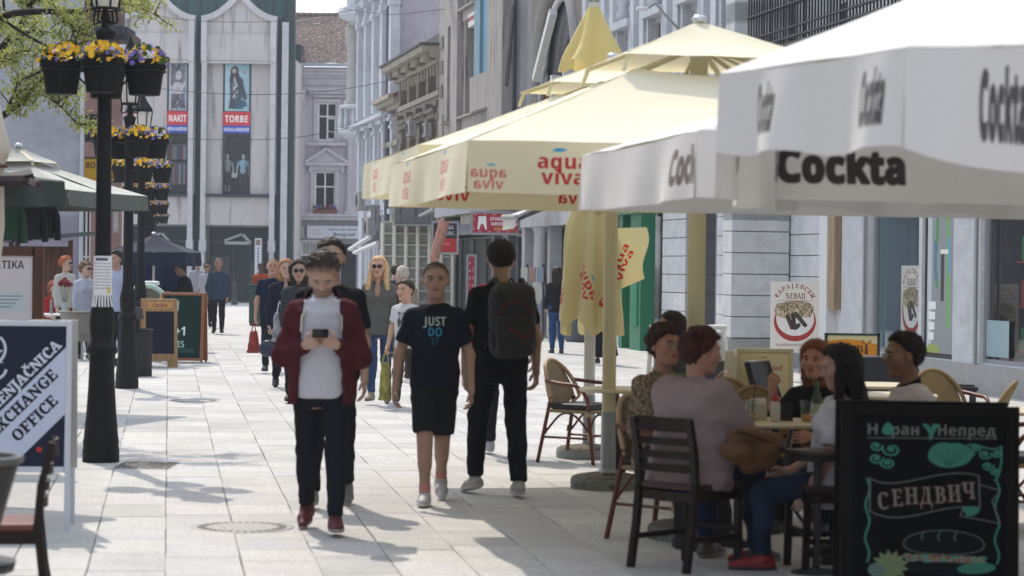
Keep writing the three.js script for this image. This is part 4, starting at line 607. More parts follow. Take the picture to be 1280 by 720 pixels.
{ // metal fascia boxes, rolled awnings, and the tiled kiosk front under the far parasols
const box3 = (name, label, cat, px0, py0, px1, py1, d, depth, m, extra) => { const a = P(px0, py1, d), c = P(px1, py0, d); const t = thing(name, label, cat, V((a.x + c.x) / 2, a.y, -d)); M('case', box(c.x - a.x, c.y - a.y, depth, 0, 0, -depth / 2), m, t); if (extra) extra(t, c.x - a.x, c.y - a.y); return t; };
box3('shop_fascia', 'plain dark grey shop fascia box above the iron grille', 'fascia', 493, 256, 543, 280, 73, 1.2, mat([0.2, 0.21, 0.23], { map: rep(T.streak, 0.4) }), (t, w, h) => M('trim', [box(w + 0.08, 0.06, 0.1, 0, h, 0), box(w + 0.08, 0.05, 0.1, 0, -0.05, 0)], FR.grey, t));
box3('equipment_cabinet', 'pale grey metal cabinet hung on the wall, upper left of two', 'cabinet', 463, 256, 474, 288, 84, 0.5, shopMetal, (t, w, h) => M('door', box(w * 0.8, h * 0.8, 0.03, 0, h * 0.1, 0.01), shopMetal, t));
box3('equipment_cabinet', 'pale grey metal cabinet hung on the wall, lower right of two', 'cabinet', 474, 276, 488, 312, 82, 0.5, shopMetal, (t, w, h) => M('door', box(w * 0.8, h * 0.8, 0.03, 0, h * 0.1, 0.01), shopMetal, t));
// cloth-covered awning over the black sign shop
const aw = thing('shop_awning', 'long grey shop awning with pale dripping valance beside the dental sign', 'awning', V(0, 0, 0));
const A = P(543, 256, 66), B = P(616, 243, 66), C = P(700, 243, 60);
M('roof', [bar(V((A.x + B.x) / 2, A.y + 0.25, -66), V((A.x + B.x) / 2 + 1.2, A.y + 0.55, -63.5), B.x - A.x, 0.05)], mat([0.3, 0.31, 0.33]), aw);
const vt = canvasTex(256, 64, (c, w, h) => { c.fillStyle = '#6b6f78'; c.fillRect(0, 0, w, h); c.fillStyle = '#c9cbd0'; const q = rng(9); c.beginPath(); c.moveTo(0, h); for (let i = 0; i <= 32; i++) c.lineTo(i * 8, 22 + q() * 14); c.lineTo(w, h); c.fill(); });
{ const a = P(543, 272, 66), b2 = P(617, 262, 65), g2 = new THREE.BufferGeometry(); const h = 0.52; g2.setAttribute('position', new THREE.Float32BufferAttribute([a.x, a.y, a.z, b2.x, b2.y, b2.z, b2.x, b2.y + h, b2.z, a.x, a.y + h, a.z], 3)); g2.setAttribute('uv', new THREE.Float32BufferAttribute([0, 0, 1, 0, 1, 1, 0, 1], 2)); g2.setIndex([0, 1, 2, 0, 2, 3]); g2.computeVertexNormals(); M('valance', g2, mat(0xffffff, { map: vt, side: THREE.DoubleSide }), aw); const g3 = bar(V(b2.x + 0.9, b2.y, b2.z - 0.3), V(b2.x + 0.9, b2.y + 0.6, b2.z - 0.3), 1.9, 0.05); M('end_panel', g3, mat([0.25, 0.26, 0.29]), aw); }
M('arm', [bar(P(524, 270, 67), P(541, 261, 66), 0.05), bar(P(527, 270, 67), P(544, 262, 66), 0.03)], FR.grey, aw);
// white lean-to awning before the dental sign
const w2 = thing('folding_awning', 'white folding arm awning jutting out in front of the dental sign', 'awning', V(0, 0, 0));
const q0 = P(629, 271, 60.5), q1 = P(676, 249.5, 57.5), q2 = P(690, 249.5, 57.2), q3 = P(646, 271, 58);
const quad = (a, b2, c, d) => { const gg = new THREE.BufferGeometry(); gg.setAttribute('position', new THREE.Float32BufferAttribute([a, b2, c, d].flatMap((v) => [v.x, v.y, v.z]), 3)); gg.setAttribute('uv', new THREE.Float32BufferAttribute([0, 0, 1, 0, 1, 1, 0, 1], 2)); gg.setIndex([0, 1, 2, 0, 2, 3]); gg.computeVertexNormals(); return gg; };
M('canvas', quad(q0, q3, q2, q1), mat([0.75, 0.74, 0.72], { side: THREE.DoubleSide }), w2);
M('valance', quad(P(628, 288, 60.5), P(643, 285, 58.4), q3, q0), mat([0.72, 0.71, 0.69], { side: THREE.DoubleSide, map: rep(T.streak, 1) }), w2);
M('front_bar', [rod(q0, q3, 0.06), rod(q3, q2, 0.04)], FR.grey, w2);
M('arm', [bar(P(700, 252, 57.3), P(648, 273, 58.5), 0.09)], FR.dark, w2);
// further awnings down the street
for (const [a, b2, d, lab] of [[[437, 312], [463, 296], 88, 'far silver awning edge low over the street, upper one'], [[443, 316], [472, 304], 84, 'far pale awning edge just below the upper one']]) { const t = thing('folding_awning', lab, 'awning', V(0, 0, 0)); const s = P(...a, d), e = P(...b2, d - 3); M('front_bar', bar(s, e, 0.14, 0.1), mat([0.55, 0.57, 0.6]), t); M('canvas', quad(s, e, e.clone().add(V(1.4, 0.5, -0.8)), s.clone().add(V(1.4, 0.5, -0.8))), mat([0.16, 0.18, 0.2], { side: THREE.DoubleSide }), t); }
// iron grille of pale squares
const gp = P(508, 400, 73.5), t = thing('iron_grille', 'pale lattice roller grille over a shop front below the grey fascia', 'grille', V(gp.x, 0, -73.5));
const gw = 1.15, gh = 3.0, bars = []; const pale = mat([0.68, 0.67, 0.58], { roughness: 0.7 });
M('backing', box(gw * 2, gh, 0.04, 0.35, 0, -0.1), mat([0.3, 0.3, 0.26]), t);
for (let i = 0; i < 7; i++) M('upright', rod(V(-0.75 + i * 0.36, 0, 0), V(-0.75 + i * 0.36, gh, 0), 0.07, 0.07, 10), pale, t);
for (let i = 0; i < 9; i++) M('crossbar', box(2.3, 0.05, 0.08, 0.35, 0.2 + i * 0.35, 0), mat([0.45, 0.45, 0.4]), t);
// white bollard-like light column and dark doorway fittings near the newspaper rack
const rk = thing('newspaper_rack', 'wire newspaper rack on thin legs outside the shop', 'rack', P(668, 418, 56).setY(0), -0.4);
M('frame', [bar(V(-0.35, 0, 0.35), V(-0.2, 1.75, 0), 0.04), bar(V(0.35, 0, 0.35), V(0.2, 1.75, 0), 0.04), bar(V(-0.35, 0, -0.35), V(-0.2, 1.75, 0), 0.04), bar(V(0.35, 0, -0.35), V(0.2, 1.75, 0), 0.04)], FR.dark, rk);
const pc = [[0.4, 0.4, 0.38], [0.3, 0.18, 0.16], [0.2, 0.24, 0.3], [0.45, 0.43, 0.38]];
for (let r = 0; r < 3; r++) for (let c = 0; c < 3; c++) M('newspaper', box(0.17, 0.34, 0.03, -0.22 + c * 0.2, 0.5 + r * 0.42, 0.28 - r * 0.08), mat(pc[(r * 2 + c) % 4]), rk);
// pink folded parasol leaning
const pp = thing('folded_parasol', 'slim pink folded parasol leaning in front of the black and red sign', 'parasol', V(0, 0, 0));
const s0 = P(541, 330, 58), s1 = P(556, 276, 58), dir = s1.clone().sub(s0);
M('cloth', [rod(s0.clone().addScaledVector(dir, 0.12), s1, 0.11, 0.14, 8), rod(s0, s0.clone().addScaledVector(dir, 0.16), 0.05, 0.13, 8)], mat([0.55, 0.28, 0.22], { map: rep(T.streak, 1) }), pp);
M('pole', [rod(V(s0.x - 0.25, 0, s0.z), s0, 0.025), rod(s1, s1.clone().addScaledVector(dir, 0.06), 0.03)], FR.dark, pp);
// bin
const bn = thing('litter_bin', 'dark grey cylindrical litter bin by the shop fronts', 'bin', G(722, 427)); M('drum', lathe([[0, 0], [0.26, 0], [0.28, 0.05], [0.28, 0.8], [0.3, 0.84], [0.25, 0.84], [0.24, 0.6], [0, 0.6]], 20), mat([0.09, 0.1, 0.11]), bn); M('hoop', new THREE.TorusGeometry(0.285, 0.02, 6, 20).rotateX(Math.PI / 2).translate(0, 0.6, 0), FR.grey, bn);
}
{ // wires over the street
const wire = mat([0.05, 0.05, 0.055]);
const w = (label, a, b, sag) => { const m = a.clone().add(b).multiplyScalar(0.5); m.y -= sag; one('overhead_wire', label, 'wire', tube([a, a.clone().lerp(m, 0.55).setY(a.y + (m.y - a.y) * 0.8), m, b.clone().lerp(m, 0.55).setY(b.y + (m.y - b.y) * 0.8), b], 0.011, 30, 5), wire); };
w('overhead wire at the very top crossing the white store arches', P(140, 10, 90), P(445, 12, 90), 0.5);
w('overhead wire level with the top of the TORBE poster', P(60, 82, 78), P(560, 85, 78), 0.9);
w('overhead wire crossing below the NAKIT lettering', P(150, 172, 80), P(460, 155, 80), 0.3);
w('overhead wire along the top of the bare lilac side wall', P(430, 11, 80), P(660, 4, 70), 0.15);
}
// ---------------------------------------------------------------- left-hand side
{
const d = 54, S = FPX / d, wall = mat([0.45, 0.46, 0.5], { map: rep(T.plaster, 0.15), roughness: 0.95 });
const p = P(101, 420, d), t = thing('corner_building', 'plain pale blue grey building whose blank side wall fills the left edge', 'building', V(p.x, 0, -d), 0.21);
M('wall', box(12, 13, 8, -6, 0, -4), wall, t);
M('corner_pipe', rod(V(-0.02, 0, 0.07), V(-0.02, 6.2, 0.07), 0.05), mat([0.5, 0.53, 0.56]), t);
M('lower_band', box(11.9, 2.3, 0.06, -6, 0.4, 0.0), mat([0.36, 0.32, 0.38], { map: rep(T.plaster, 0.3) }), t);
}
{ // salmon house with deep eaves
const d = 64, S = FPX / d, X = (px) => (px - 640) / S, Y = (py) => (328 - py) / S + 1.66;
const t = thing('salmon_house', 'salmon pink house with deep brown eaves behind the first lamp post', 'building', V(0, 0, -d));
const x1 = X(149), x0 = X(60), wall = mat([0.42, 0.25, 0.22], { map: rep(T.plaster, 0.3) });
const W = [{ x: X(104), y: Y(177), w: 0.5, h: 0.75 }, { x: X(100), y: 0.4, w: X(113) - X(100), h: Y(256) - 0.4 }, { x: X(124), y: 0.4, w: X(134) - X(124), h: Y(256) - 0.4 }, { x: X(140), y: Y(290), w: X(147) - X(140), h: Y(262) - Y(290) }];
M('wall', holed(x1 - x0, Y(60), W, 0.35, x0, 0), wall, t);
M('building_body', box(x1 - x0 - 0.3, Y(60), 1.6, (x0 + x1) / 2 - 0.15, 0, -1.2), mat([0.3, 0.2, 0.18]), t);
W.forEach((w, i) => win(t, w.x, w.y, w.w, w.h, { cols: i ? 2 : 1, rows: i ? [0.5] : [], frame: i ? FR.white : FR.dark }));
M('lower_panel', box(x1 - X(98), 0.5, 0.1, (x1 + X(98)) / 2, Y(258), 0.03), mat([0.4, 0.4, 0.4]), t);
M('roof', [box(x1 - x0 + 0.2, 0.14, 3.4, (x0 + x1) / 2 + 0.1, Y(46), -0.3), box(x1 - x0 - 0.3, 1.1, 2.4, (x0 + x1) / 2 - 0.1, Y(46) + 0.1, -0.8)], mat([0.2, 0.13, 0.1], { map: rep(T.wood, 0.4) }), t);
for (let i = 0; i < 9; i++) M('rafter_end', box(0.12, 0.16, 1.1, x0 + 0.3 + i * 0.25, Y(46) - 0.16, 0.6), mat([0.13, 0.08, 0.06]), t);
M('gutter', [box(x1 - x0 + 0.4, 0.2, 0.2, (x0 + x1) / 2 + 0.1, Y(46) - 0.05, 1.5), box(0.16, 0.36, 1.4, x1 + 0.27, Y(46) - 0.2, 0.6)], mat([0.04, 0.045, 0.055]), t);
const sd = 60, a = P(104, 228, sd), c = P(157, 197, sd);
const sg = thing('hanging_sign', 'yellow boutique sign with black letters hanging behind the first lamp post', 'sign', V((a.x + c.x) / 2, a.y, -sd));
M('frame', [box(c.x - a.x, 0.04, 0.1, 0, 0, 0), box(c.x - a.x, 0.04, 0.1, 0, c.y - a.y - 0.04, 0), box(0.04, c.y - a.y - 0.08, 0.1, -(c.x - a.x) / 2, 0.04, 0), box(0.04, c.y - a.y - 0.08, 0.1, (c.x - a.x) / 2, 0.04, 0), bar(V(-(c.x - a.x) / 2 - 0.3, 0.45, 0), V(-(c.x - a.x) / 2, 0.45, 0), 0.03)], FR.dark, sg);
const tx = canvasTex(512, 300, (x, w, h) => { x.fillStyle = '#d9a81e'; x.fillRect(0, 0, w, h); x.fillStyle = '#2a2414'; fitText(x, 'BOUTIQUE', w / 2, 90, 480, 'bold 110px sans-serif'); x.beginPath(); x.moveTo(200, 180); x.lineTo(330, 180); x.lineTo(265, 260); x.fill(); fitText(x, 'VANGO', 400, 240, 180, 'bold 70px sans-serif'); });
M('lettering', plane(c.x - a.x - 0.06, c.y - a.y - 0.06, 0, (c.y - a.y) / 2, 0.04), mat(0xffffff, { map: tx }), sg); M('panel', box(c.x - a.x - 0.05, c.y - a.y - 0.08, 0.06, 0, 0.04, 0), FR.dark, sg);
}
{ // spring tree leaning in from the left
const d = 24, t = thing('street_tree', 'young street tree with dark limbs and fresh yellow green leaves at upper left', 'tree', V(P(-190, 500, d).x, 0, -d));
const o = t.position, L = (px, py, dd = d) => P(px, py, dd).sub(o);
const bark = mat([0.035, 0.028, 0.026], { map: rep(T.wood, 2), roughness: 0.95 });
const limbs = [
[[L(-190, 530), L(-180, 330), L(-150, 170), L(-110, 40)], 0.11],
[[L(-150, 170), L(-70, 75, 23.5), L(0, 22, 23.5), L(60, 14, 23.2), L(102, 15, 23)], 0.055],
[[L(-160, 200), L(-60, 110, 24.3), L(0, 62, 24.5), L(30, 25, 24.6), L(50, -30, 24.6)], 0.06],
[[L(-175, 300), L(-80, 190, 23.6), L(8, 142, 23.4), L(40, 112, 23.2), L(60, 92, 23.2)], 0.05],
[[L(-60, 110, 24.3), L(-10, 75, 24.3), L(20, 50, 24.2), L(42, 38, 24.2), L(56, 42, 24)], 0.022],
[[L(0, 22, 23.5), L(40, 48, 23.4), L(70, 60, 23.2), L(96, 55, 23)], 0.018],
[[L(60, 14, 23.2), L(86, 30, 23), L(96, 54, 23)], 0.014],
[[L(-40, 100, 24), L(10, 68, 24), L(60, 62, 23.8)], 0.018],
[[L(8, 142, 23.4), L(14, 125, 23.2), L(30, 98, 23), L(62, 86, 23)], 0.014],
[[L(40, 112, 23.2), L(72, 130, 23), L(98, 156, 22.8)], 0.009],
[[L(30, 25, 24.6), L(36, 5, 24.6), L(60, -20, 24.6)], 0.02],
[[L(-60, 110, 24.3), L(-20, 60, 24.8), L(4, 30, 25), L(2, -20, 25)], 0.03],
[[L(102, 15, 23), L(150, 5, 23), L(200, 20, 23)], 0.01], [[L(60, -20, 24.6), L(130, -25, 24), L(190, 12, 24)], 0.012],
];
const bg = []; for (const [pts, r] of limbs) { const n = 14, cv = new THREE.CatmullRomCurve3(pts); for (let i = 0; i < n; i++) { const k = 1 - 0.6 * i / n, k2 = 1 - 0.6 * (i + 1) / n; bg.push(rod(cv.getPoint(i / n), cv.getPoint((i + 1) / n + 0.01), r * k, r * k2, 7)); } }
const q = rng(77);
const tips = []; for (const [pts] of limbs.slice(1)) { const cv = new THREE.CatmullRomCurve3(pts); for (let i = 0; i < 16; i++) { const a = cv.getPoint(0.15 + q() * 0.85), b = a.clone().add(V((q() - 0.35) * 0.45, (q() - 0.45) * 0.4, (q() - 0.5) * 0.5)); bg.push(rod(a, b, 0.007, 0.003, 4)); tips.push([a, b]); } }
M('trunk', bg, bark, t);
const leafM = ['#ccd26e', '#b9c25c', '#dadc92', '#a4b250'].map((c) => phys(c, { map: T.leaf, transmission: 0.5, thickness: 0, side: THREE.DoubleSide, roughness: 0.9 }));
const by = [[], [], [], []];
for (const [a, b] of tips) for (let i = 0; i < 58; i++) { const c = a.clone().lerp(b, 0.2 + 0.9 * q()).add(V((q() - 0.5) * 0.16, (q() - 0.5) * 0.11, (q() - 0.5) * 0.16)); const g = new THREE.CircleGeometry(0.007 + q() * 0.010, 5); g.scale(1, 1.5, 1); g.rotateX(q() * 6); g.rotateY(q() * 6); g.translate(c.x, c.y, c.z); by[Math.floor(q() * 4)].push(g); }
by.forEach((l, i) => { M('crown', l, leafM[i], t).userData.kind = 'stuff'; });
}
{ // market stall and hanging jackets, far left
const d = 47, S = FPX / d, X = (px) => (px - 640) / S, Y = (py) => (328 - py) / S + 1.66;
const t = thing('market_stall', 'brown timber market stall with a thin dark green sloping roof at left', 'stall', V(X(20), 0, -d));
const o = X(20), wd = mat([0.15, 0.065, 0.04], { map: rep(T.wood, 1), roughness: 0.8 });
const ps = (X(88) - X(14)) / 12; for (let i = 0; i < 12; i++) M('plank', box(ps - 0.004, Y(308) - 0.1, 0.04, X(14) - o + ps * (i + 0.5), 0.1, 0, 0.004), wd, t);
M('backing', box(X(88) - X(14) - 0.1, Y(310) - 0.1, 0.05, (X(88) + X(14)) / 2 - o, 0.1, -0.06), wd, t);
for (const px of [14, 88]) M('corner_post', box(0.08, Y(300), 0.08, X(px) - o, 0, 0.02), wd, t);
M('roof', bar(V(X(5) - o, Y(302), 0.1), V(X(118) - o, Y(291), 0.1), 0.05, 1.2), mat([0.06, 0.08, 0.075], { roughness: 0.5 }), t);
const jm = [mat([0.012, 0.013, 0.02]), mat([0.02, 0.035, 0.035]), mat([0.015, 0.016, 0.025]), mat([0.02, 0.07, 0.04]), mat([0.09, 0.015, 0.02])];
const jacket = (label, px, py, dd, m, sc = 1) => { const p = P(px, py, dd); const j = thing('hanging_jacket', label, 'jacket', p); M('body', lathe([[0.02, 0.02], [0.2, 0], [0.21, 0.3], [0.22, 0.5], [0.18, 0.58], [0.07, 0.63], [0.06, 0.66]], 14).scale(sc, sc, 0.5 * sc), m, j); for (const s of [-1, 1]) M('sleeve', tube([V(s * 0.17 * sc, 0.56 * sc, 0), V(s * 0.25 * sc, 0.4 * sc, 0.01), V(s * 0.27 * sc, 0.15 * sc, 0.02), V(s * 0.28 * sc, -0.05 * sc, 0.02)], 0.065 * sc, 12, 8), m, j); M('hanger', [rod(V(0, 0.65 * sc, 0), V(0, 0.78 * sc, 0), 0.008), bar(V(-0.16 * sc, 0.58 * sc, 0), V(0.16 * sc, 0.58 * sc, 0), 0.02)], FR.grey, j); };
jacket('black jacket hanging at the stall, right one beside the wall', 54, 297, 28, jm[0], 0.62); jacket('dark jacket hanging at the stall, in the middle of three', 38, 299, 27.8, jm[2], 0.62); jacket('dark green and red jacket hanging at the left picture edge', 10, 300, 27, jm[3], 0.66);
const yb = thing('hanging_bag', 'small ochre bag hanging under the jackets at the stall', 'bag', P(26, 300, 27.5)); M('pouch', sphere(0.06, 0, 0.06, 0, 0.7, 1.1, 0.5), mat([0.5, 0.26, 0.05]), yb); M('strap', tube([V(-0.03, 0.1, 0), V(0, 0.2, 0), V(0.03, 0.1, 0)], 0.006, 10, 4), FR.brown, yb);
const tt = thing('stall_signboard', 'long thin dark red brown bar of a stall awning at left edge', 'awning', V(0, 0, 0));
M('front_bar', bar(P(-60, 228, 15.6), P(42, 225.5, 16), 0.05, 0.05), mat([0.03, 0.018, 0.02]), tt); M('end_cap', bar(P(38, 226, 16), P(48, 231, 15.3), 0.035, 0.04), mat([0.06, 0.03, 0.035]), tt); M('canvas', bar(P(-10, 228, 15.9), P(-10, 221, 17), 0.55, 0.012), mat([0.03, 0.022, 0.022]), tt);
}
{ // green street cabinet and thin bollard
const g1 = thing('street_cabinet', 'dark green street cabinet behind the people on the left', 'cabinet', G(321, 407)); const gm = mat([0.02, 0.06, 0.05], { roughness: 0.5 });
M('case', box(0.4, 1.02, 0.4, 0, 0.06, 0, 0.02), gm, g1); M('lid', box(0.46, 0.05, 0.46, 0, 1.08, 0, 0.015), mat([0.03, 0.075, 0.06]), g1); M('plinth', box(0.36, 0.06, 0.36, 0, 0, 0), FR.dark, g1); M('door', box(0.32, 0.8, 0.02, 0, 0.16, 0.2), gm, g1);
const b = thing('bollard', 'slim dark bollard in front of the department store shop front', 'bollard', G(293, 381)); M('shaft', lathe([[0.14, 0], [0.14, 0.2], [0.08, 0.3], [0.07, 0.8], [0.1, 0.84], [0.06, 0.95], [0, 1.0]], 14), FR.dark, b);
}
// ---------------------------------------------------------------- houses that close the street beside and behind the camera
function streetHouse(label, x, z, turn, w, h, m) {
const t = thing('street_house', label, 'building', V(x, 0, z), turn), holes = [], n = Math.floor(w / 2.6);
for (let i = 0; i < n; i++) for (let y = 4.2; y + 2.2 < h; y += 3.4) holes.push({ x: -w / 2 + (i + 0.5) * w / n - 0.6, y, w: 1.2, h: 2 });
for (let i = 0; i < n; i += 2) holes.push({ x: -w / 2 + (i + 0.5) * w / n - 0.9, y: 0.3, w: 1.8, h: 2.6 });
M('wall', holed(w, h, holes, 0.3, -w / 2, 0), m, t); M('building_body', box(w - 0.2, h, 6, 0, 0, -3.4), m, t);
for (const o of holes) win(t, o.x, o.y, o.w, o.h, { cols: 2, rows: [0.68] });
cornice(t, -w / 2, w / 2, h - 0.4, m);
}
{
const a = mat([0.4, 0.37, 0.33], { map: rep(T.plaster, 0.3) }), b = mat([0.36, 0.38, 0.4], { map: rep(T.plaster, 0.3) }), c = mat([0.45, 0.4, 0.34], { map: rep(T.plaster, 0.3) });
streetHouse('grey house left of the picture beside the camera', -13.5, -12, Math.PI / 2, 30, 12, b);
streetHouse('sand coloured house left of the picture behind the camera', -13.5, 20, Math.PI / 2, 30, 13, a);
streetHouse('cream house right of the picture beside the camera', 10.6, -8, -Math.PI / 2, 26, 13, c);
streetHouse('grey house right of the picture behind the camera', 10.6, 20, -Math.PI / 2, 28, 12, b);
streetHouse('tan house closing the street behind the camera', -1.5, 36, Math.PI, 24, 14, a);
}
// ---------------------------------------------------------------- parasols
const poleCream = mat([0.62, 0.57, 0.36], { roughness: 0.5 });
const steelM = mat([0.33, 0.36, 0.36], { metalness: 0.6, roughness: 0.45 });
const fabric = (c, tr = 0.3, o = {}) => phys(c, { map: o.map ?? null, transmission: tr, thickness: 0, side: THREE.DoubleSide, roughness: 0.95, bumpMap: rep(T.folds, 0.35), bumpScale: 0.006, ...o });
// corners: points of the eaves seen from above, in order; the cloth rises to a peak over the pole
function parasol(label, group, pos, o) {
const t = thing('parasol', label, 'parasol', pos);
const { corners, hE, hP, val = 0.28, cloth, valCloth, inner = 0, vent = 0.6, ventCloth } = o, n = corners.length;
const eave = corners.map(([x, z]) => V(x, hE, z)), top = V(0, hP, 0);
const grid = (nu, nv, f) => { const pos = [], uv = [], idx = []; for (let j = 0; j <= nv; j++) for (let i = 0; i <= nu; i++) { const [p, a, b] = f(i / nu, j / nv); pos.push(p.x, p.y, p.z); uv.push(a, b); } for (let j = 0; j < nv; j++) for (let i = 0; i < nu; i++) { const a = j * (nu + 1) + i; idx.push(a, a + 1, a + nu + 2, a, a + nu + 2, a + nu + 1); } const g = new THREE.BufferGeometry(); g.setAttribute('position', new THREE.Float32BufferAttribute(pos, 3)); g.setAttribute('uv', new THREE.Float32BufferAttribute(uv, 2)); g.setIndex(idx); g.computeVertexNormals(); return g; };
const q = rng(o.seed ?? 5), roofs = [];
for (let k = 0; k < n; k++) {
const A = eave[k], B = eave[(k + 1) % n], len = A.distanceTo(B);
roofs.push(grid(16, 12, (u, v) => { const w = v * (1 - (o.ring ?? 0.04)); const e = A.clone().lerp(B, u), p = e.lerp(top, w); const s = 4 * u * (1 - u); p.y -= (0.045 * s * Math.sin(Math.PI * Math.min(1, w * 1.1)) + 0.02 * Math.sin(Math.PI * w)) * (o.sag ?? 1) * len / 3; p.y += 0.008 * noise3(p.x * 3, p.z * 3, k); return [p, u * len * (1 - v), v * 2]; }));
}
const canopy = M('canopy', roofs, cloth, t);
for (let k = 0; k < n; k++) {
const A = eave[k], B = eave[(k + 1) % n], len = A.distanceTo(B), ph = q() * 6, out = A.clone().add(B).multiplyScalar(0.5).setY(0).normalize(), wv = o.wave ?? 0.02;
const drop = o.drop ?? (() => val);
const g = grid(40, 6, (u, v) => { const p = A.clone().lerp(B, u); const edge = Math.min(1, 8 * Math.min(u, 1 - u) + 0.15); const d = drop(k, u); p.y -= 0.012 * 4 * u * (1 - u) + (1 - v) * d; p.addScaledVector(out, (1 - v) * edge * wv * (Math.sin(u * (o.waves ?? 9) + ph) + 0.5 * Math.sin(u * 23 + ph * 2)) + (1 - v) * 0.015); return [p, u, v]; });
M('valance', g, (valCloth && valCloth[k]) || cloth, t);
}
if (vent) {
const hV = o.ventH ?? (hP - (hP - hE) * vent * 0.72), roof2 = [];
for (let k = 0; k < n; k++) { const A = eave[k].clone().multiplyScalar(vent).setY(hV), B = eave[(k + 1) % n].clone().multiplyScalar(vent).setY(hV), tp = V(0, hP + 0.1, 0); roof2.push(grid(12, 8, (u, v) => { const p = A.clone().lerp(B, u).lerp(tp, v * 0.985); p.y -= 0.03 * 4 * u * (1 - u) * Math.sin(Math.PI * v); p.y += 0.006 * noise3(p.x * 5, p.z * 5, k + 9); return [p, u, v]; })); }
M('vent_canopy', roof2, ventCloth ?? cloth, t);
const st = []; for (let k = 0; k < n; k++) { const A = eave[k].clone().multiplyScalar(vent * 0.95).setY(hV); st.push(bar(A, V(0, hP + 0.07, 0), 0.02, 0.03), bar(A, eave[k].clone().lerp(top, 1 - vent), 0.02)); } M('vent_stay', st, poleCream, t);
}
M('finial', lathe([[0.0, 0], [0.04, 0], [0.05, 0.02], [0.035, 0.045], [0, 0.05]], 12).translate(0, hP + (vent ? 0.09 : 0.0), 0), mat([0.6, 0.62, 0.66], { roughness: 0.3, metalness: 0.4 }), t);
const lean = o.lean ?? 0;
const pr = o.poleR ?? 0.045;
if (o.pole !== false) { M('pole', [rod(V(0, 0.55, 0), V(0, hP, 0), pr, pr, 16)], o.poleMat ?? poleCream, t); M('pole_socket', [rod(V(0, 0.1, 0), V(0, 0.58, 0), pr * 1.12, pr * 1.08, 16), lathe([[pr * 1.6, 0.1], [pr * 1.4, 0.14], [pr * 1.1, 0.15]], 16)], steelM, t); }
const hubY = hE + (hP - hE) * 0.25;
for (let k = 0; k < n; k++) { const A = eave[k], B = eave[(k + 1) % n]; for (const [E, sc] of [[A, 0.99], [A.clone().add(B).multiplyScalar(0.5), 0.98]]) { const r = M('rib', bar(V(E.x * sc, E.y - 0.02, E.z * sc), V(E.x * 0.02, hP - 0.07, E.z * 0.02), 0.018, 0.03), o.ribMat ?? poleCream, t); M('strut', bar(V(E.x * 0.48, hE + (hP - hE) * 0.5 - 0.08, E.z * 0.48), V(E.x * 0.03, hubY, E.z * 0.03), 0.014, 0.022), o.ribMat ?? poleCream, r); } }
M('hub', rod(V(0, hubY - 0.06, 0), V(0, hubY + 0.06, 0), 0.075, 0.075, 12), mat([0.25, 0.22, 0.14]), t);
if (o.base) {
const b = M('base', lathe([[0, 0.125], [0.1, 0.122], [o.base * 0.86, 0.1], [o.base * 0.98, 0.085], [o.base, 0.06], [o.base, 0.0]], 40), mat([0.42, 0.38, 0.33], { map: rep(T.gravel, 2, 1), roughness: 1, bumpMap: rep(T.gravel, 2, 1), bumpScale: 0.006 }), t);
M('base_ring', lathe([[o.base + 0.004, 0.0], [o.base + 0.006, 0.06], [o.base - 0.004, 0.084]], 40), mat([0.26, 0.28, 0.26], { map: rep(T.streak, 1), roughness: 0.9 }), b);
M('base_plate', box(0.15, 0.012, 0.1, 0.02, 0.122, pr + 0.06), steelM, b);
}
return t;
}
// eaves of a square parasol laid along the street
function square(s, yaw, sw = s) { const c = Math.cos(yaw), n = Math.sin(yaw); return [[-sw / 2, s / 2], [sw / 2, s / 2], [sw / 2, -s / 2], [-sw / 2, -s / 2]].map(([x, z]) => [c * x + n * z, -n * x + c * z]); }   // near-left, near-right, far-right, far-left
const YAW = Math.atan2(0.17, 0.985);
function logoTex(w, h, bg, draw) { return canvasTex(w, h, (x) => { x.fillStyle = bg; x.fillRect(0, 0, w, h); draw(x, w, h); speckle(x, w, h, 1200, 0.05, w + h); }); }
const aqua = (x, cx, cy, s, mirror, a = 1) => { x.save(); x.translate(cx, cy); x.scale(mirror ? -s : s, s); x.globalAlpha = a; x.fillStyle = '#c31c28'; x.font = 'bold 62px sans-serif'; x.textAlign = 'center'; x.textBaseline = 'alphabetic'; x.fillText('aqua', 0, -4); x.fillText('viva', 0, 44); x.fillStyle = '#2f9fd0'; x.beginPath(); x.moveTo(-32, -58); x.quadraticCurveTo(-14, -74, 10, -62); x.quadraticCurveTo(-6, -52, -32, -58); x.fill(); x.restore(); };
const yTop = fabric([0.84, 0.79, 0.6], 0.14);
const yVent = fabric([0.86, 0.79, 0.55], 0.34);
const vF = fabric([1, 1, 1], 0.28, { map: logoTex(1024, 96, '#ece3c2', (x) => { aqua(x, 158, 50, 0.6); aqua(x, 34, 70, 0.42, true, 0.6); aqua(x, 640, 50, 0.62); aqua(x, 900, 50, 0.62); }) });
const vL = fabric([1, 1, 1], 0.28, { map: logoTex(1024, 96, '#ece3c2', (x) => { for (const u of [270, 780]) aqua(x, u, 52, 0.74); }) });
const yGroup = 'pale yellow water brand parasols';
const posC = V(1.14, 0, -14.85), posA = V(0.745, 0, -18.2);
parasol('open pale yellow parasol with red lettering, nearer of two, partly behind the white parasols', yGroup, posC, { corners: square(3.4, YAW), hE: 2.345, hP: 3.1, cloth: yTop, valCloth: [vF, vL, vF, vL], ventCloth: yTop, ring: 0.3, vent: 0.36, ventH: 2.93, base: 0.28, poleR: 0.055, seed: 3 });
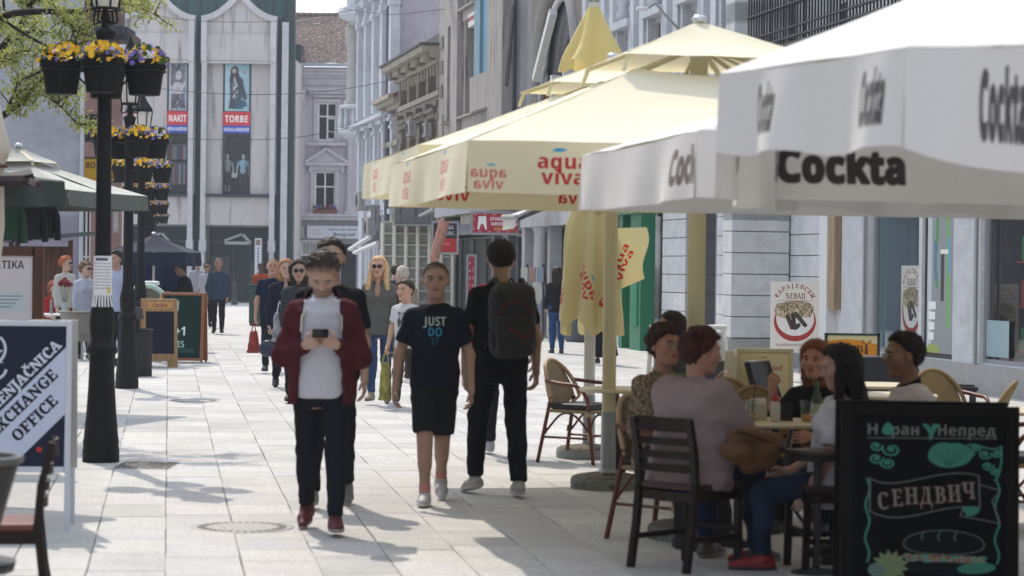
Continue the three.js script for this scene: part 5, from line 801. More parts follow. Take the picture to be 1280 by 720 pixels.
parasol('open pale yellow parasol with red lettering, farther of two, its pole before the cane chair', yGroup, posA, { corners: square(3.4, YAW), hE: 2.49, hP: 3.16, cloth: yTop, valCloth: [vF, vL, vF, vL], ventCloth: yTop, ring: 0.3, vent: 0.36, ventH: 3.02, base: 0.28, poleR: 0.052, seed: 8 });
{ // closed one behind them
const t = thing('parasol', 'closed yellow parasol tied with a strap, its cloth hanging between the open ones', 'parasol', V(0.69, 0, -21.1), 0, yGroup);
M('pole', rod(V(0, 0.5, 0), V(0, 4.0, 0), 0.05, 0.05, 14), mat([0.6, 0.6, 0.55]), t); M('pole_socket', rod(V(0, 0.1, 0), V(0, 0.55, 0), 0.056, 0.054, 14), steelM, t);
const b = M('base', lathe([[0, 0.125], [0.1, 0.12], [0.25, 0.1], [0.28, 0.06], [0.28, 0]], 36), mat([0.42, 0.38, 0.33], { map: rep(T.gravel, 2, 1), roughness: 1 }), t); M('base_ring', lathe([[0.284, 0], [0.286, 0.06], [0.276, 0.084]], 36), mat([0.26, 0.28, 0.26]), b);
const fold = (y0, y1, prof, amp, nf, seed, tips) => { const nu = 120, nv = 36, pos = [], uv = [], idx = []; for (let j = 0; j <= nv; j++) for (let i = 0; i <= nu; i++) { const v = j / nv, a = i / nu * Math.PI * 2; const tip = tips * (1 - v) ** 6 * (0.5 + 0.5 * Math.cos(a * 4 + 0.7)) ; const y = y0 + (y1 - y0) * v - tip; const rr = prof(v) * (1 + amp(v) * (Math.cos(a * nf + 1.2 * Math.sin(3 * v)) * 0.6 + 0.4 * noise3(Math.cos(a) * 2.2, v * 3, Math.sin(a) * 2.2 + seed))); pos.push(rr * Math.cos(a), y, rr * Math.sin(a)); uv.push(i / nu * 3, v * 2); } for (let j = 0; j < nv; j++) for (let i = 0; i < nu; i++) { const a = j * (nu + 1) + i; idx.push(a, a + nu + 2, a + 1, a, a + nu + 1, a + nu + 2); } const g = new THREE.BufferGeometry(); g.setAttribute('position', new THREE.Float32BufferAttribute(pos, 3)); g.setAttribute('uv', new THREE.Float32BufferAttribute(uv, 2)); g.setIndex(idx); g.computeVertexNormals(); return g; };
const cm = fabric([1, 1, 1], 0.3, { map: (() => { const tx = logoTex(1024, 1024, '#d2c793', (x) => { for (const [u, v, r] of [[120, 905, 0.8], [300, 860, -0.9], [520, 900, 1.0], [640, 960, -0.5], [760, 860, -0.8], [900, 920, 0.7]]) { x.save(); x.translate(u, v); x.rotate(r); aqua(x, 0, 0, 1.0); x.restore(); } }); tx.wrapS = THREE.RepeatWrapping; tx.repeat.set(1 / 3, 0.5); return tx; })() });
M('canopy', fold(1.25, 3.25, (v) => 0.055 + 0.175 * Math.pow(1 - v, 0.7) - 0.08 * Math.exp(-Math.pow((v - 0.5) / 0.06, 2)) * 0.6, (v) => 0.5 * (1 - v * 0.6), 7, 2, 0.18), cm, t);
M('strap', new THREE.TorusGeometry(0.125, 0.012, 6, 30).rotateX(Math.PI / 2).translate(0, 2.18, 0), mat([0.5, 0.43, 0.2]), t);
M('buckle', box(0.03, 0.05, 0.02, 0.07, 2.16, 0.14), FR.dark, t);
// wind-blown corner
{ const g = new THREE.PlaneGeometry(0.4, 0.62, 12, 12), p = g.attributes.position; for (let i = 0; i < p.count; i++) { const x = p.getX(i) + 0.2, y = p.getY(i); p.setXYZ(i, 0.14 + x * 0.85 + 0.03 * Math.sin(y * 9), 1.72 + y * (0.95 - x * 0.55) + x * 0.22, 0.02 + 0.1 * Math.sin(x * 7 + y * 4)); } g.computeVertexNormals(); const fm = fabric([1, 1, 1], 0.3, { map: logoTex(512, 512, '#d8cc96', (x) => { x.save(); x.translate(200, 300); x.rotate(-1.2); x.scale(2.2, 2.2); aqua(x, 0, 0, 1); x.restore(); }) }); M('loose_corner', g, fm, t); }
M('vent_canopy', fold(3.48, 4.02, (v) => 0.275 * (1 - v * 0.93), (v) => 0.3 * (1 - v), 6, 5, 0.1), fabric([0.74, 0.62, 0.26], 0.3), t);
M('finial', sphere(0.05, 0, 4.03, 0), steelM, t);
}
// white parasols in front
const wCloth = fabric([0.8, 0.79, 0.78], 0.1);
const cock = (x, cx, cy, s, col = '#3c3636', k) => { x.save(); x.translate(cx, cy); x.scale(s * (k ?? 0.82), s); x.fillStyle = col; x.font = 'bold 100px sans-serif'; x.textAlign = 'center'; x.textBaseline = 'middle'; x.fillText('Cockta', 0, 0); x.lineWidth = 9; x.strokeStyle = col; x.lineJoin = 'round'; x.strokeText('Cockta', 0, 0); x.restore(); };
const wGroup = 'white drinks brand parasols';
{
const vD = fabric([1, 1, 1], 0.1, { map: logoTex(2048, 128, '#e4e1de', (x) => { cock(x, 256, 62, 0.86); cock(x, 900, 62, 0.86); cock(x, 1560, 62, 0.86); }) });
const vD2 = fabric([1, 1, 1], 0.3, { map: logoTex(1024, 128, '#e4e1de', (x) => { cock(x, 985, 64, 0.9, '#6b5850'); }) });
parasol('white parasol with dark drink lettering along its straight front edge, lower one', wGroup, V(3.14, 0, -12.07), { corners: square(2.5, YAW, 5.2), hE: 2.265, hP: 3.1, val: 0.29, cloth: wCloth, valCloth: [vD, vD2, wCloth, vD2], vent: 0, poleR: 0.03, wave: 0.02, waves: 16, sag: 0.6, seed: 4, pole: true, poleMat: FR.white });
}
{
const mk = (list) => fabric([1, 1, 1], 0.12, { map: logoTex(1024, 128, '#e4e1de', (x) => { for (const u of list) cock(x, u, 62, 0.95, '#5c5856', 0.4); }) });
const R = 1.72, cor = []; for (let k = 0; k < 8; k++) { const a = Math.PI - k * Math.PI / 4 * -1; cor.push([R * Math.cos(a + 0.03), -R * Math.sin(a + 0.03) * 1]); }
const v1 = mk([300, 880]), v2 = mk([262, 760]);
parasol('nearest white parasol in the upper right corner with crumpled lettered edge', wGroup, V(2.53, 0, -9.55), { corners: cor, hE: 2.44, hP: 3.16, val: 0.31, cloth: wCloth, valCloth: [v1, v2, v1, v2, v1, v2, v1, v2], vent: 0, poleR: 0.03, wave: 0.026, waves: 13, seed: 6, drop: (k, u) => (k === 0 ? 0.31 + 0.04 * u : k === 1 ? 0.35 + 0.27 * u : 0.5) + 0.012 * Math.sin(u * 12), poleMat: FR.white });
}
{ // left-hand parasols
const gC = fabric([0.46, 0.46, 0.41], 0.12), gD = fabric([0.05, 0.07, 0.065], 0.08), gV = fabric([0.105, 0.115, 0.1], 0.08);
const rot = (R, a, n = 4) => Array.from({ length: n }, (_, k) => { const b = a - k * 2 * Math.PI / n; return [R * Math.cos(b), -R * Math.sin(b)]; });
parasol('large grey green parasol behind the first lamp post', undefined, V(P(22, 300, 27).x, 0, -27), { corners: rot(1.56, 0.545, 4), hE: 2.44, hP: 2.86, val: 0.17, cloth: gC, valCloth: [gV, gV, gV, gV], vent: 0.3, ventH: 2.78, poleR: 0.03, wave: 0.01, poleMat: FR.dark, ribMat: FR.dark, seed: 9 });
parasol('dark green parasol with curled bright valance end at the left edge', undefined, V(P(-90, 300, 17).x, 0, -17), { corners: rot(0.95, 0.12, 4), hE: 2.24, hP: 2.4, val: 0.18, cloth: gD, vent: 0, poleR: 0.03, wave: 0.03, poleMat: FR.dark, ribMat: FR.dark, seed: 2 });
const nv = fabric([0.009, 0.013, 0.034], 0.05);
const np = parasol('low navy blue parasol over the vendor by the far lamp posts', undefined, V(P(192, 340, 46).x, 0, -46), { corners: rot(0.92, 0.35, 6), hE: 1.88, hP: 2.22, val: 0.22, cloth: nv, vent: 0, poleR: 0.025, poleMat: FR.white, ribMat: FR.dark, seed: 12, drop: (k, u) => 0.25 });
{ const p = P(197, 420, 47.2), g = new THREE.PlaneGeometry(1.1, 1.15, 30, 4), a = g.attributes.position; for (let i = 0; i < a.count; i++) a.setZ(i, 0.05 * Math.sin(a.getX(i) * 18)); g.computeVertexNormals(); const c = thing('stall_curtain', 'navy cloth curtain hanging under the low navy parasol', 'curtain', V(p.x, 1.3, -47.2)); M('cloth', g, fabric([0.01, 0.024, 0.075], 0.05), c); M('rail', rod(V(-0.56, 0.57, 0), V(0.56, 0.57, 0), 0.012), FR.grey, c); }
// folded cream parasol whose edge shows at the left border
const t = thing('parasol', 'folded cream parasol just showing at the left picture edge', 'parasol', V(P(-16, 400, 16).x, 0, -16)); M('pole', rod(V(0, 0, 0), V(0, 2.95, 0), 0.025), FR.white, t); M('canopy', lathe([[0.02, 2.9], [0.06, 2.75], [0.11, 2.55], [0.145, 2.42], [0.13, 2.36], [0.1, 2.3], [0.11, 1.9], [0.05, 1.3]], 16), fabric([0.7, 0.65, 0.55], 0.2), t); M('strap', new THREE.TorusGeometry(0.115, 0.012, 6, 20).rotateX(Math.PI / 2).translate(0, 2.3, 0), FR.brown, t);
}
// ---------------------------------------------------------------- lamp posts with flower pots
const iron = phys([0.010, 0.0105, 0.012], { roughness: 0.6, specularIntensity: 0.45, bumpMap: rep(T.bump, 2), bumpScale: 0.001 });
const potM = phys([0.012, 0.0115, 0.0115], { roughness: 0.8, specularIntensity: 0.4 });
{
const p1 = G(126, 577), L1 = thing('street_lamp', 'nearest black cast iron lamp post with flower pots and a paper notice on its shaft', 'street lamp', p1, 0, 'lamp posts with flower pots along the street');
M('base', lathe([[0.155, 0], [0.155, 0.1], [0.148, 0.12], [0.152, 0.17], [0.145, 0.2], [0.125, 0.42], [0.112, 0.62], [0.105, 0.8], [0.1, 0.92], [0.118, 0.9], [0.136, 0.93], [0.12, 0.97], [0.096, 1.01], [0.094, 1.03], [0.104, 1.1], [0.108, 1.17], [0.098, 1.26], [0.08, 1.33]], 20), iron, L1);
M('shaft', lathe([[0.081, 1.33], [0.07, 1.42], [0.062, 2.5], [0.058, 3.3], [0.05, 3.4]], 18), iron, L1);
M('collar', [lathe([[0.058, 3.28], [0.045, 3.38], [0.055, 3.46], [0.085, 3.58], [0.088, 3.6], [0.04, 3.63]], 16), lathe([[0.035, 3.6], [0.03, 3.68], [0.045, 3.7], [0.03, 3.74], [0.02, 3.78], [0, 3.79]], 16)], iron, L1);
const ln = M('lantern', [lathe([[0.16, 4.6], [0.2, 4.62], [0.2, 4.65], [0.1, 4.78], [0.05, 4.88], [0.02, 4.98], [0, 5.0]], 6), ...[0, 1, 2, 3, 4, 5].map((i) => { const a = i * Math.PI / 3; return rod(V(0.11 * Math.cos(a), 4.1, 0.11 * Math.sin(a)), V(0.175 * Math.cos(a), 4.62, 0.175 * Math.sin(a)), 0.01); }), ...[0, 1, 2, 3].map((i) => { const a = i * Math.PI / 2 + 0.4; return tube([V(0.03 * Math.cos(a), 4.0, 0.02 * Math.sin(a)), V(0.11 * Math.cos(a), 3.98, 0.11 * Math.sin(a)), V(0.1 * Math.cos(a), 4.1, 0.1 * Math.sin(a))], 0.01, 8, 5); }), new THREE.TorusGeometry(0.115, 0.014, 6, 24).rotateX(Math.PI / 2).translate(0, 4.1, 0)].map((g) => g.translate(0, -0.32, 0)), iron, L1);
M('lamp_glass', lathe([[0, 3.78], [0.1, 3.78], [0.165, 4.28], [0, 4.28]], 6), phys([0.85, 0.83, 0.78], { transmission: 0.5, thickness: 0, roughness: 0.6 }), ln);
const q = rng(21);
const yel = mat('#f4c42c', { roughness: 0.8 }), yel2 = mat('#ebb02a', { roughness: 0.8 }), pur = mat('#7a70bb', { roughness: 0.8 }), pal = mat('#b3aadc'), grn = mat('#44602a');
const petal = (x, y, z, r, rx, rz) => { const g = new THREE.CircleGeometry(r, 6); const p = g.attributes.position; for (let i = 1; i < p.count; i++) p.setZ(i, (i % 2 ? 0.25 : 0.05) * r); g.computeVertexNormals(); g.rotateX(rx); g.rotateZ(rz); g.translate(x, y, z); return g; };
yel.side = yel2.side = pur.side = pal.side = grn.side = THREE.DoubleSide;
const pot = (parent, x, y, z, mix) => {
const g = M('flower_pot', lathe([[0, 0], [0.125, 0], [0.13, 0.01], [0.15, 0.16], [0.165, 0.215], [0.178, 0.225], [0.182, 0.29], [0.17, 0.295], [0.165, 0.25], [0, 0.25]], 22).translate(x, y, z), potM, parent);
const by = [[], [], [], [], []];
for (let i = 0; i < 140; i++) { const a = q() * 7, r = 0.2 * Math.sqrt(q()), c = q(); const k = c < mix ? (q() < 0.75 ? 0 : 1) : c < 0.8 ? (q() < 0.6 ? 2 : 3) : 4; by[k].push(petal(x + r * Math.cos(a), y + 0.27 + 0.11 * (1 - (r / 0.2) ** 2) + q() * 0.05 - (r > 0.17 ? 0.03 : 0), z + r * Math.sin(a), 0.017 + q() * 0.011, -0.5 + (q() - 0.5) * 1.8, (q() - 0.5) * 2)); }
for (let i = 0; i < 50; i++) { const a = q() * 7, r = 0.19 * Math.sqrt(q()); by[4].push(petal(x + r * Math.cos(a), y + 0.24 + q() * 0.1, z + r * Math.sin(a), 0.02, q() * 6, q() * 6)); }
[['yellow_flowers', yel], ['orange_flowers', yel2], ['purple_flowers', pur], ['pale_flowers', pal], ['leaves', grn]].forEach(([n, m], i) => { if (by[i].length) M(n, by[i], m, g).userData.kind = 'stuff'; });
return g;
};
const R = 0.36; const spots = [[-R * 0.95, 0.1, 0.62], [0.04, R, 0.6], [R * 0.95, 0.06, 0.33], [-0.05, -R, 0.5]];
for (const [x, z, mix] of spots) { pot(L1, x, 3.06, z, mix); M('pot_ring', [new THREE.TorusGeometry(0.172, 0.01, 6, 24).rotateX(Math.PI / 2).translate(x, 3.26, z), bar(V(0, 3.23, 0), V(x * 0.55, 3.26, z * 0.55), 0.02), bar(V(0, 3.0, 0), V(x * 0.6, 3.2, z * 0.6), 0.015)], iron, L1); }
const copies = [[31.9, 158.5, 'second black lamp post with flower pots, beside the wooden drink board'], [41.5, 174.5, 'third black lamp post with flower pots from the front'], [53, 182, 'fourth black lamp post with flower pots from the front'], [68, 187.5, 'fifth black lamp post with flower pots from the front'], [84, 192, 'farthest black lamp post with flower pots']];
for (const [d, px, lab] of copies) { const p = P(px, 332 + 4980 / d, d); copyOf(L1, V(p.x, 0, -d), d * 0.37, lab).rotation.y = (d % 1) * 0.5 - 0.1; }
// taped paper with tear-off strips
const nt = thing('paper_notice', 'white paper notice with tear off strips taped round the first lamp post', 'notice', V(p1.x, 0, p1.z));
const tx = canvasTex(256, 384, (c, w, h) => { c.fillStyle = '#e8e8ea'; c.fillRect(0, 0, w, h); c.fillStyle = '#8d909a'; const k = rng(3); for (let i = 0; i < 9; i++) { let x = 20; while (x < 220) { const l = 10 + k() * 30; c.fillRect(x, 70 + i * 30, l, 8); x += l + 8; } } c.fillStyle = '#5a5d68'; c.fillRect(40, 20, 150, 26); c.fillStyle = '#d8c07a'; c.fillRect(180, 300, 50, 60); });
const sheet = new THREE.CylinderGeometry(0.086, 0.09, 0.33, 16, 1, true, -0.9, 2.1); sheet.translate(0, 1.555, 0); M('sheet', sheet, mat(0xffffff, { map: tx, side: THREE.DoubleSide }), nt);
for (let i = 0; i < 8; i++) { const a = -0.8 + i * 0.24, g = new THREE.PlaneGeometry(0.016, 0.1, 1, 4); const p = g.attributes.position; for (let j = 0; j < p.count; j++) p.setZ(j, 0.092 + (0.05 - p.getY(j)) * (0.1 + 0.25 * ((i * 37) % 5) / 5)); g.computeVertexNormals(); g.rotateY(a); g.translate(0, 1.345, 0); M('tear_strip', g, mat([0.74, 0.74, 0.75], { side: THREE.DoubleSide }), nt); }
// dark drum fixed beside the second post
const bn = thing('litter_bin', 'dark round litter bin standing against the second lamp post', 'bin', G(173, 470)); M('drum', lathe([[0, 0], [0.2, 0], [0.2, 0.66], [0.22, 0.68], [0.19, 0.7], [0.19, 0.55], [0, 0.5]], 20), mat([0.02, 0.022, 0.024]), bn); M('rim', new THREE.TorusGeometry(0.21, 0.015, 6, 22).rotateX(Math.PI / 2).translate(0, 0.68, 0), iron, bn); M('ash_lid', lathe([[0.16, 0.82], [0.13, 0.98], [0.09, 1.0]], 16).translate(-0.1, 0.02, -0.1), mat([0.05, 0.05, 0.05]), bn);
}
// ---------------------------------------------------------------- boards
// an A-board: pos = foot of the front, w wide, legs below the panel; local +z faces out
function aBoard(name, label, cat, pos, turn, o) {
const { w, h, leg = 0.2, frame, tex, ft = 0.03, fw = 0.06, tilt = 0.12, back, spread = 0.5, over } = o;
const t = thing(name, label, cat, pos, turn);
const ph = h - leg, rot = (g) => g.rotateX(-tilt), rotB = (g) => { g.rotateX(tilt); g.translate(0, 0, -spread); return g; };
M('frame', [box(fw, ph, ft, -w / 2 + fw / 2, leg, 0, 0.004), box(fw, ph, ft, w / 2 - fw / 2, leg, 0, 0.004), box(w - 2 * fw, o.top ?? fw, ft, 0, h - (o.top ?? fw), 0, 0.004), box(w - 2 * fw, o.bottom ?? fw, ft, 0, leg, 0, 0.004)].map(rot), frame, t);
const tp = o.top ?? fw, bt = o.bottom ?? fw;
M('board', rot(box(w - 2 * fw, ph - tp - bt, ft * 0.5, 0, leg + bt, 0)), mat([0.03, 0.03, 0.03]), t);
M('face', rot(plane(w - 2 * fw, ph - tp - bt, 0, leg + bt + (ph - tp - bt) / 2, ft * 0.25 + 0.002)), phys(0xffffff, { map: tex, roughness: o.rough ?? 0.85, specularIntensity: 0.3 }), t);
if (leg > 0.02) for (const s of [-1, 1]) M('leg', rot(box(o.lw ?? fw * 0.7, leg, ft, s * (w / 2 - (o.lw ?? fw * 0.7) / 2), 0, 0)), o.legMat ?? frame, t);
if (o.arch) M('foot_rail', rot(box(w - 2 * fw, 0.04, ft, 0, leg - 0.04, 0)), frame, t);
M('back_panel', rotB(box(w, ph, ft * 0.8, 0, leg, 0)), back ?? frame, t);
for (const s of [-1, 1]) M('leg', rotB(box(o.lw ?? fw * 0.7, leg + 0.001, ft * 0.8, s * (w / 2 - 0.03), 0, 0)), o.legMat ?? frame, t);
return t;
}
const alu = mat([0.62, 0.64, 0.7], { roughness: 0.45, metalness: 0.2 });
{
const p = G(78, 664), s = 14.9 / FPX; const w = 0.93;
const tex = canvasTex(1024, 1024, (c, W, H) => {
c.fillStyle = '#c5cde0'; c.fillRect(0, 0, W, H);
c.fillStyle = '#22283a'; c.beginPath(); c.moveTo(0, 0); c.lineTo(W, 0); c.lineTo(W, 150); c.lineTo(150, H); c.lineTo(0, H); c.fill();
c.beginPath(); c.moveTo(W, 640); c.lineTo(W, H); c.lineTo(640, H); c.fill();
const band = (s, x, y, f, col) => { c.save(); c.translate(x, y); c.rotate(-0.785); c.textAlign = 'right'; c.textBaseline = 'middle'; c.font = f; c.fillStyle = col; c.fillText(s, 0, 0); c.lineWidth = 5; c.strokeStyle = col; c.strokeText(s, 0, 0); c.restore(); };
band('MENJAČNICA', 968, 118, 'bold 104px serif', '#d3d9e8'); band('EXCHANGE', 945, 335, 'bold 112px serif', '#161a28'); band('OFFICE', 950, 525, 'bold 112px serif', '#161a28');
c.strokeStyle = '#cfd6e6'; c.lineWidth = 20; c.beginPath(); c.arc(470, 170, 110, -0.9, 0.9); c.stroke(); c.beginPath(); c.arc(500, 300, 90, 0.2, 1.6); c.stroke(); c.fillStyle = '#cfd6e6'; c.font = 'bold 130px serif'; c.fillText('K', 470, 270);
c.fillStyle = '#b03a34'; c.beginPath(); c.arc(840, 900, 22, 0, 7); c.fill(); speckle(c, W, H, 2500, 0.05, 2);
});
const t = aBoard('exchange_sign', 'dark blue and white exchange office sandwich board with silver frame at lower left', 'sandwich board', V(p.x - w / 2 + 0.035, 0, p.z), 0.06, { w, h: 1.3, leg: 0.36, frame: alu, tex, fw: 0.035, ft: 0.03, tilt: 0.06, spread: 0.42, back: mat([0.5, 0.5, 0.47]), lw: 0.03, legMat: alu, rough: 0.4 });
}
{ // big chalkboard front right
const tex = canvasTex(1024, 1536, (c, W, H) => {
c.fillStyle = '#151616'; c.fillRect(0, 0, W, H); const q = rng(6); for (let i = 0; i < 60; i++) { c.fillStyle = `rgba(150,160,160,${0.012 * q()})`; c.beginPath(); c.ellipse(q() * W, q() * H, 60 + q() * 160, 20 + q() * 60, q() * 3, 0, 7); c.fill(); }
const chalk = '#8d9492', teal = '#519f8c'; c.lineCap = 'round';
c.fillStyle = '#858b8a'; const bf = 'bold 138px sans-serif'; fitText(c, 'Н', 125, 122, 90, bf); fitText(c, 'ран', 345, 122, 200, bf); fitText(c, 'Непред', 755, 122, 400, bf); c.fillStyle = teal; c.beginPath(); c.moveTo(228, 55); c.bezierCurveTo(290, 110, 280, 172, 228, 172); c.bezierCurveTo(176, 172, 170, 110, 228, 55); c.fill(); c.beginPath(); c.moveTo(500, 205); c.quadraticCurveTo(520, 150, 455, 75); c.quadraticCurveTo(500, 50, 515, 110); c.quadraticCurveTo(530, 40, 575, 75); c.quadraticCurveTo(535, 140, 525, 210); c.fill();
c.strokeStyle = '#777d7c'; c.lineWidth = 10; c.beginPath(); c.moveTo(90, 200); c.lineTo(960, 190); c.stroke();
c.fillStyle = teal; c.beginPath(); c.moveTo(500, 330); c.bezierCurveTo(520, 240, 600, 215, 650, 240); c.bezierCurveTo(720, 215, 780, 270, 820, 330); c.bezierCurveTo(780, 360, 790, 420, 700, 440); c.bezierCurveTo(640, 470, 560, 450, 540, 420); c.bezierCurveTo(500, 400, 495, 360, 500, 330); c.fill(); c.strokeStyle = '#3d7d6d'; c.lineWidth = 7; for (let i = 0; i < 6; i++) { c.beginPath(); c.moveTo(640, 440); c.quadraticCurveTo(560 + i * 35, 350, 540 + i * 48, 290); c.stroke(); }
const curl = (x, y, r, dir) => { c.strokeStyle = teal; c.lineWidth = 16; c.beginPath(); for (let a = 0; a < 9; a += 0.2) { const rr = r * (1 - a / 10); const X = x + dir * rr * Math.cos(a), Y = y + rr * Math.sin(a); a ? c.lineTo(X, Y) : c.moveTo(X, Y); } c.stroke(); c.fillStyle = teal; c.beginPath(); c.arc(x, y, r * 0.32, 0, 7); c.fill(); };
curl(150, 270, 44, 1); curl(255, 300, 60, -1); curl(150, 380, 50, 1); curl(230, 420, 50, -1); curl(880, 330, 44, 1); curl(960, 320, 36, -1); curl(900, 430, 40, 1); curl(820, 270, 34, 1); curl(955, 480, 34, -1);
c.strokeStyle = teal; c.lineWidth = 14; c.beginPath(); c.moveTo(760, 260); c.bezierCurveTo(820, 200, 900, 330, 990, 260); c.bezierCurveTo(1000, 400, 980, 520, 950, 560); c.stroke();
for (const x of [95, 965]) { c.lineWidth = 15; c.beginPath(); for (let y = 560; y < 1300; y += 18) { const X = x + 14 * Math.sin(y / 46); y > 560 ? c.lineTo(X, y) : c.moveTo(X, y); } c.stroke(); }
// ribbon
c.strokeStyle = '#7f8685'; c.lineWidth = 10; c.beginPath(); c.moveTo(110, 560); c.bezierCurveTo(300, 700, 560, 430, 840, 520); c.lineTo(850, 800); c.bezierCurveTo(560, 760, 330, 1010, 110, 850); c.closePath(); c.stroke(); c.beginPath(); c.moveTo(850, 600); c.lineTo(985, 650); c.lineTo(930, 740); c.lineTo(985, 940); c.lineTo(720, 880); c.lineTo(740, 800); c.stroke(); c.fillStyle = teal; c.beginPath(); c.moveTo(730, 805); c.quadraticCurveTo(800, 780, 850, 805); c.quadraticCurveTo(850, 880, 760, 880); c.fill();
const letters = [...'СЕНДВИЧ']; letters.forEach((s, i) => { c.save(); c.translate(200 + i * 96, 760 - i * 18 - 14 * Math.sin(i)); c.rotate(-0.06); c.font = 'bold 190px serif'; c.textAlign = 'center'; c.textBaseline = 'middle'; c.scale(0.62, 1.1); c.fillStyle = '#9aa19f'; c.fillText(s, 0, 0); c.strokeStyle = '#8a4a46'; c.lineWidth = 5; c.strokeText(s, -7, 0); c.restore(); });
// sandwich drawing
c.strokeStyle = '#76898c'; c.lineWidth = 8; c.fillStyle = '#1d2328'; c.beginPath(); c.ellipse(610, 1130, 270, 120, 0, Math.PI, 0); c.quadraticCurveTo(890, 1220, 610, 1225); c.quadraticCurveTo(330, 1220, 340, 1130); c.fill(); c.stroke(); for (let i = 0; i < 3; i++) { c.beginPath(); c.arc(520 + i * 110, 1070, 60, 2.6, 3.9); c.stroke(); }
const colr = ['#5fb09c', '#a05a52', '#8fae8a', '#9aa19f', '#b07a6a']; for (let i = 0; i < 240; i++) { c.fillStyle = colr[Math.floor(q() * 5)]; const x = 350 + q() * 540; c.beginPath(); c.ellipse(x, 1235 + q() * 55 + (x - 600) * 0.04, 10 + q() * 10, 6 + q() * 6, q() * 3, 0, 7); c.fill(); }
c.fillStyle = '#222b31'; c.beginPath(); c.ellipse(620, 1350, 270, 60, 0, 0, 7); c.fill(); c.fillStyle = '#93a57f'; c.beginPath(); for (let i = 0; i < 26; i++) { const a = i / 26 * 6.28, r = 90 + 40 * (i % 2); c.lineTo(250 + r * Math.cos(a), 1330 + r * 1.1 * Math.sin(a)); } c.fill(); c.fillStyle = teal; c.beginPath(); c.ellipse(830, 1340, 130, 50, -0.1, 0, 7); c.fill(); c.fillStyle = '#7f9a94'; c.beginPath(); c.arc(160, 1370, 60, 0, 7); c.fill();
speckle(c, W, H, 4000, 0.06, 9);
});
const d = 12.2, S = FPX / d, a = P(1164, 505, d);
aBoard('chalkboard_sign', 'large black chalkboard menu with teal flourishes and a sandwich drawing at lower right', 'chalkboard', V(a.x, 0, -d), -0.06, { w: 0.9, h: 0.985, leg: 0.02, frame: phys([0.010, 0.0095, 0.0095], { map: rep(T.wood, 1), roughness: 0.6, specularIntensity: 0.4 }), tex, fw: 0.065, top: 0.055, bottom: 0.03, ft: 0.04, tilt: 0.05, spread: 0.5 });
}
{ // wood-framed drink board and green price board by the second lamp post
const wood = mat([0.45, 0.29, 0.13], { map: rep(T.wood, 1.5), roughness: 0.6 });
const tex = canvasTex(256, 384, (c, w, h) => { c.fillStyle = '#1b2130'; c.fillRect(0, 0, w, h); const q = rng(2); for (let i = 0; i < 20; i++) { c.fillStyle = `rgba(140,150,170,${0.05 * q()})`; c.fillRect(q() * w, q() * h, 60, 14); } });
const p = G(200, 459.5); const t = aBoard('drinks_board', 'pale wood framed empty blackboard with a red drink name on its top rail', 'sandwich board', p, 0.28, { w: 0.56, h: 1.1, leg: 0.1, frame: wood, tex, fw: 0.055, top: 0.2, bottom: 0.12, ft: 0.035, tilt: 0.1, spread: 0.4, lw: 0.14 });
const nm = canvasTex(256, 64, (c, w, h) => { c.fillStyle = '#b98d55'; c.fillRect(0, 0, w, h); c.fillStyle = '#5a1b18'; fitText(c, 'Cockta', w / 2, h / 2, 150, 'bold 58px sans-serif'); }); M('name_strip', plane(0.4, 0.1, 0, 1.0, 0.0191).rotateX(-0.1), mat(0xffffff, { map: nm }), t);
const tx2 = canvasTex(512, 768, (c, w, h) => { c.fillStyle = '#16302c'; c.fillRect(0, 0, w, h); c.fillStyle = '#9fb0ac'; c.beginPath(); c.moveTo(40, 70); c.lineTo(130, 40); c.lineTo(210, 70); c.lineTo(205, 190); c.lineTo(120, 215); c.lineTo(40, 190); c.fill(); c.fillStyle = '#5c7a74'; fitText(c, 'kafa', 125, 130, 130, 'bold 50px sans-serif'); c.strokeStyle = '#a9c0b8'; c.lineWidth = 14; c.lineCap = 'round'; c.strokeStyle = '#8fb0a8'; c.font = 'bold 150px sans-serif'; c.fillStyle = '#e2f2ec'; c.fillText('3+1', 200, 440); c.font = 'bold 110px sans-serif'; c.fillStyle = '#9fcac0'; c.fillText('GRATIS', 110, 600); c.fillStyle = 'rgba(120,160,150,.25)'; c.fillRect(70, 650, 360, 50); });
aBoard('price_board', 'dark green chalkboard with 3+1 offer in an orange wooden frame', 'chalkboard', G(226, 453), -0.1, { w: 0.74, h: 1.18, leg: 0.03, frame: mat([0.4, 0.16, 0.07], { map: rep(T.wood, 1.5), roughness: 0.55 }), tex: tx2, fw: 0.045, ft: 0.04, tilt: 0.1, spread: 0.4 });
}
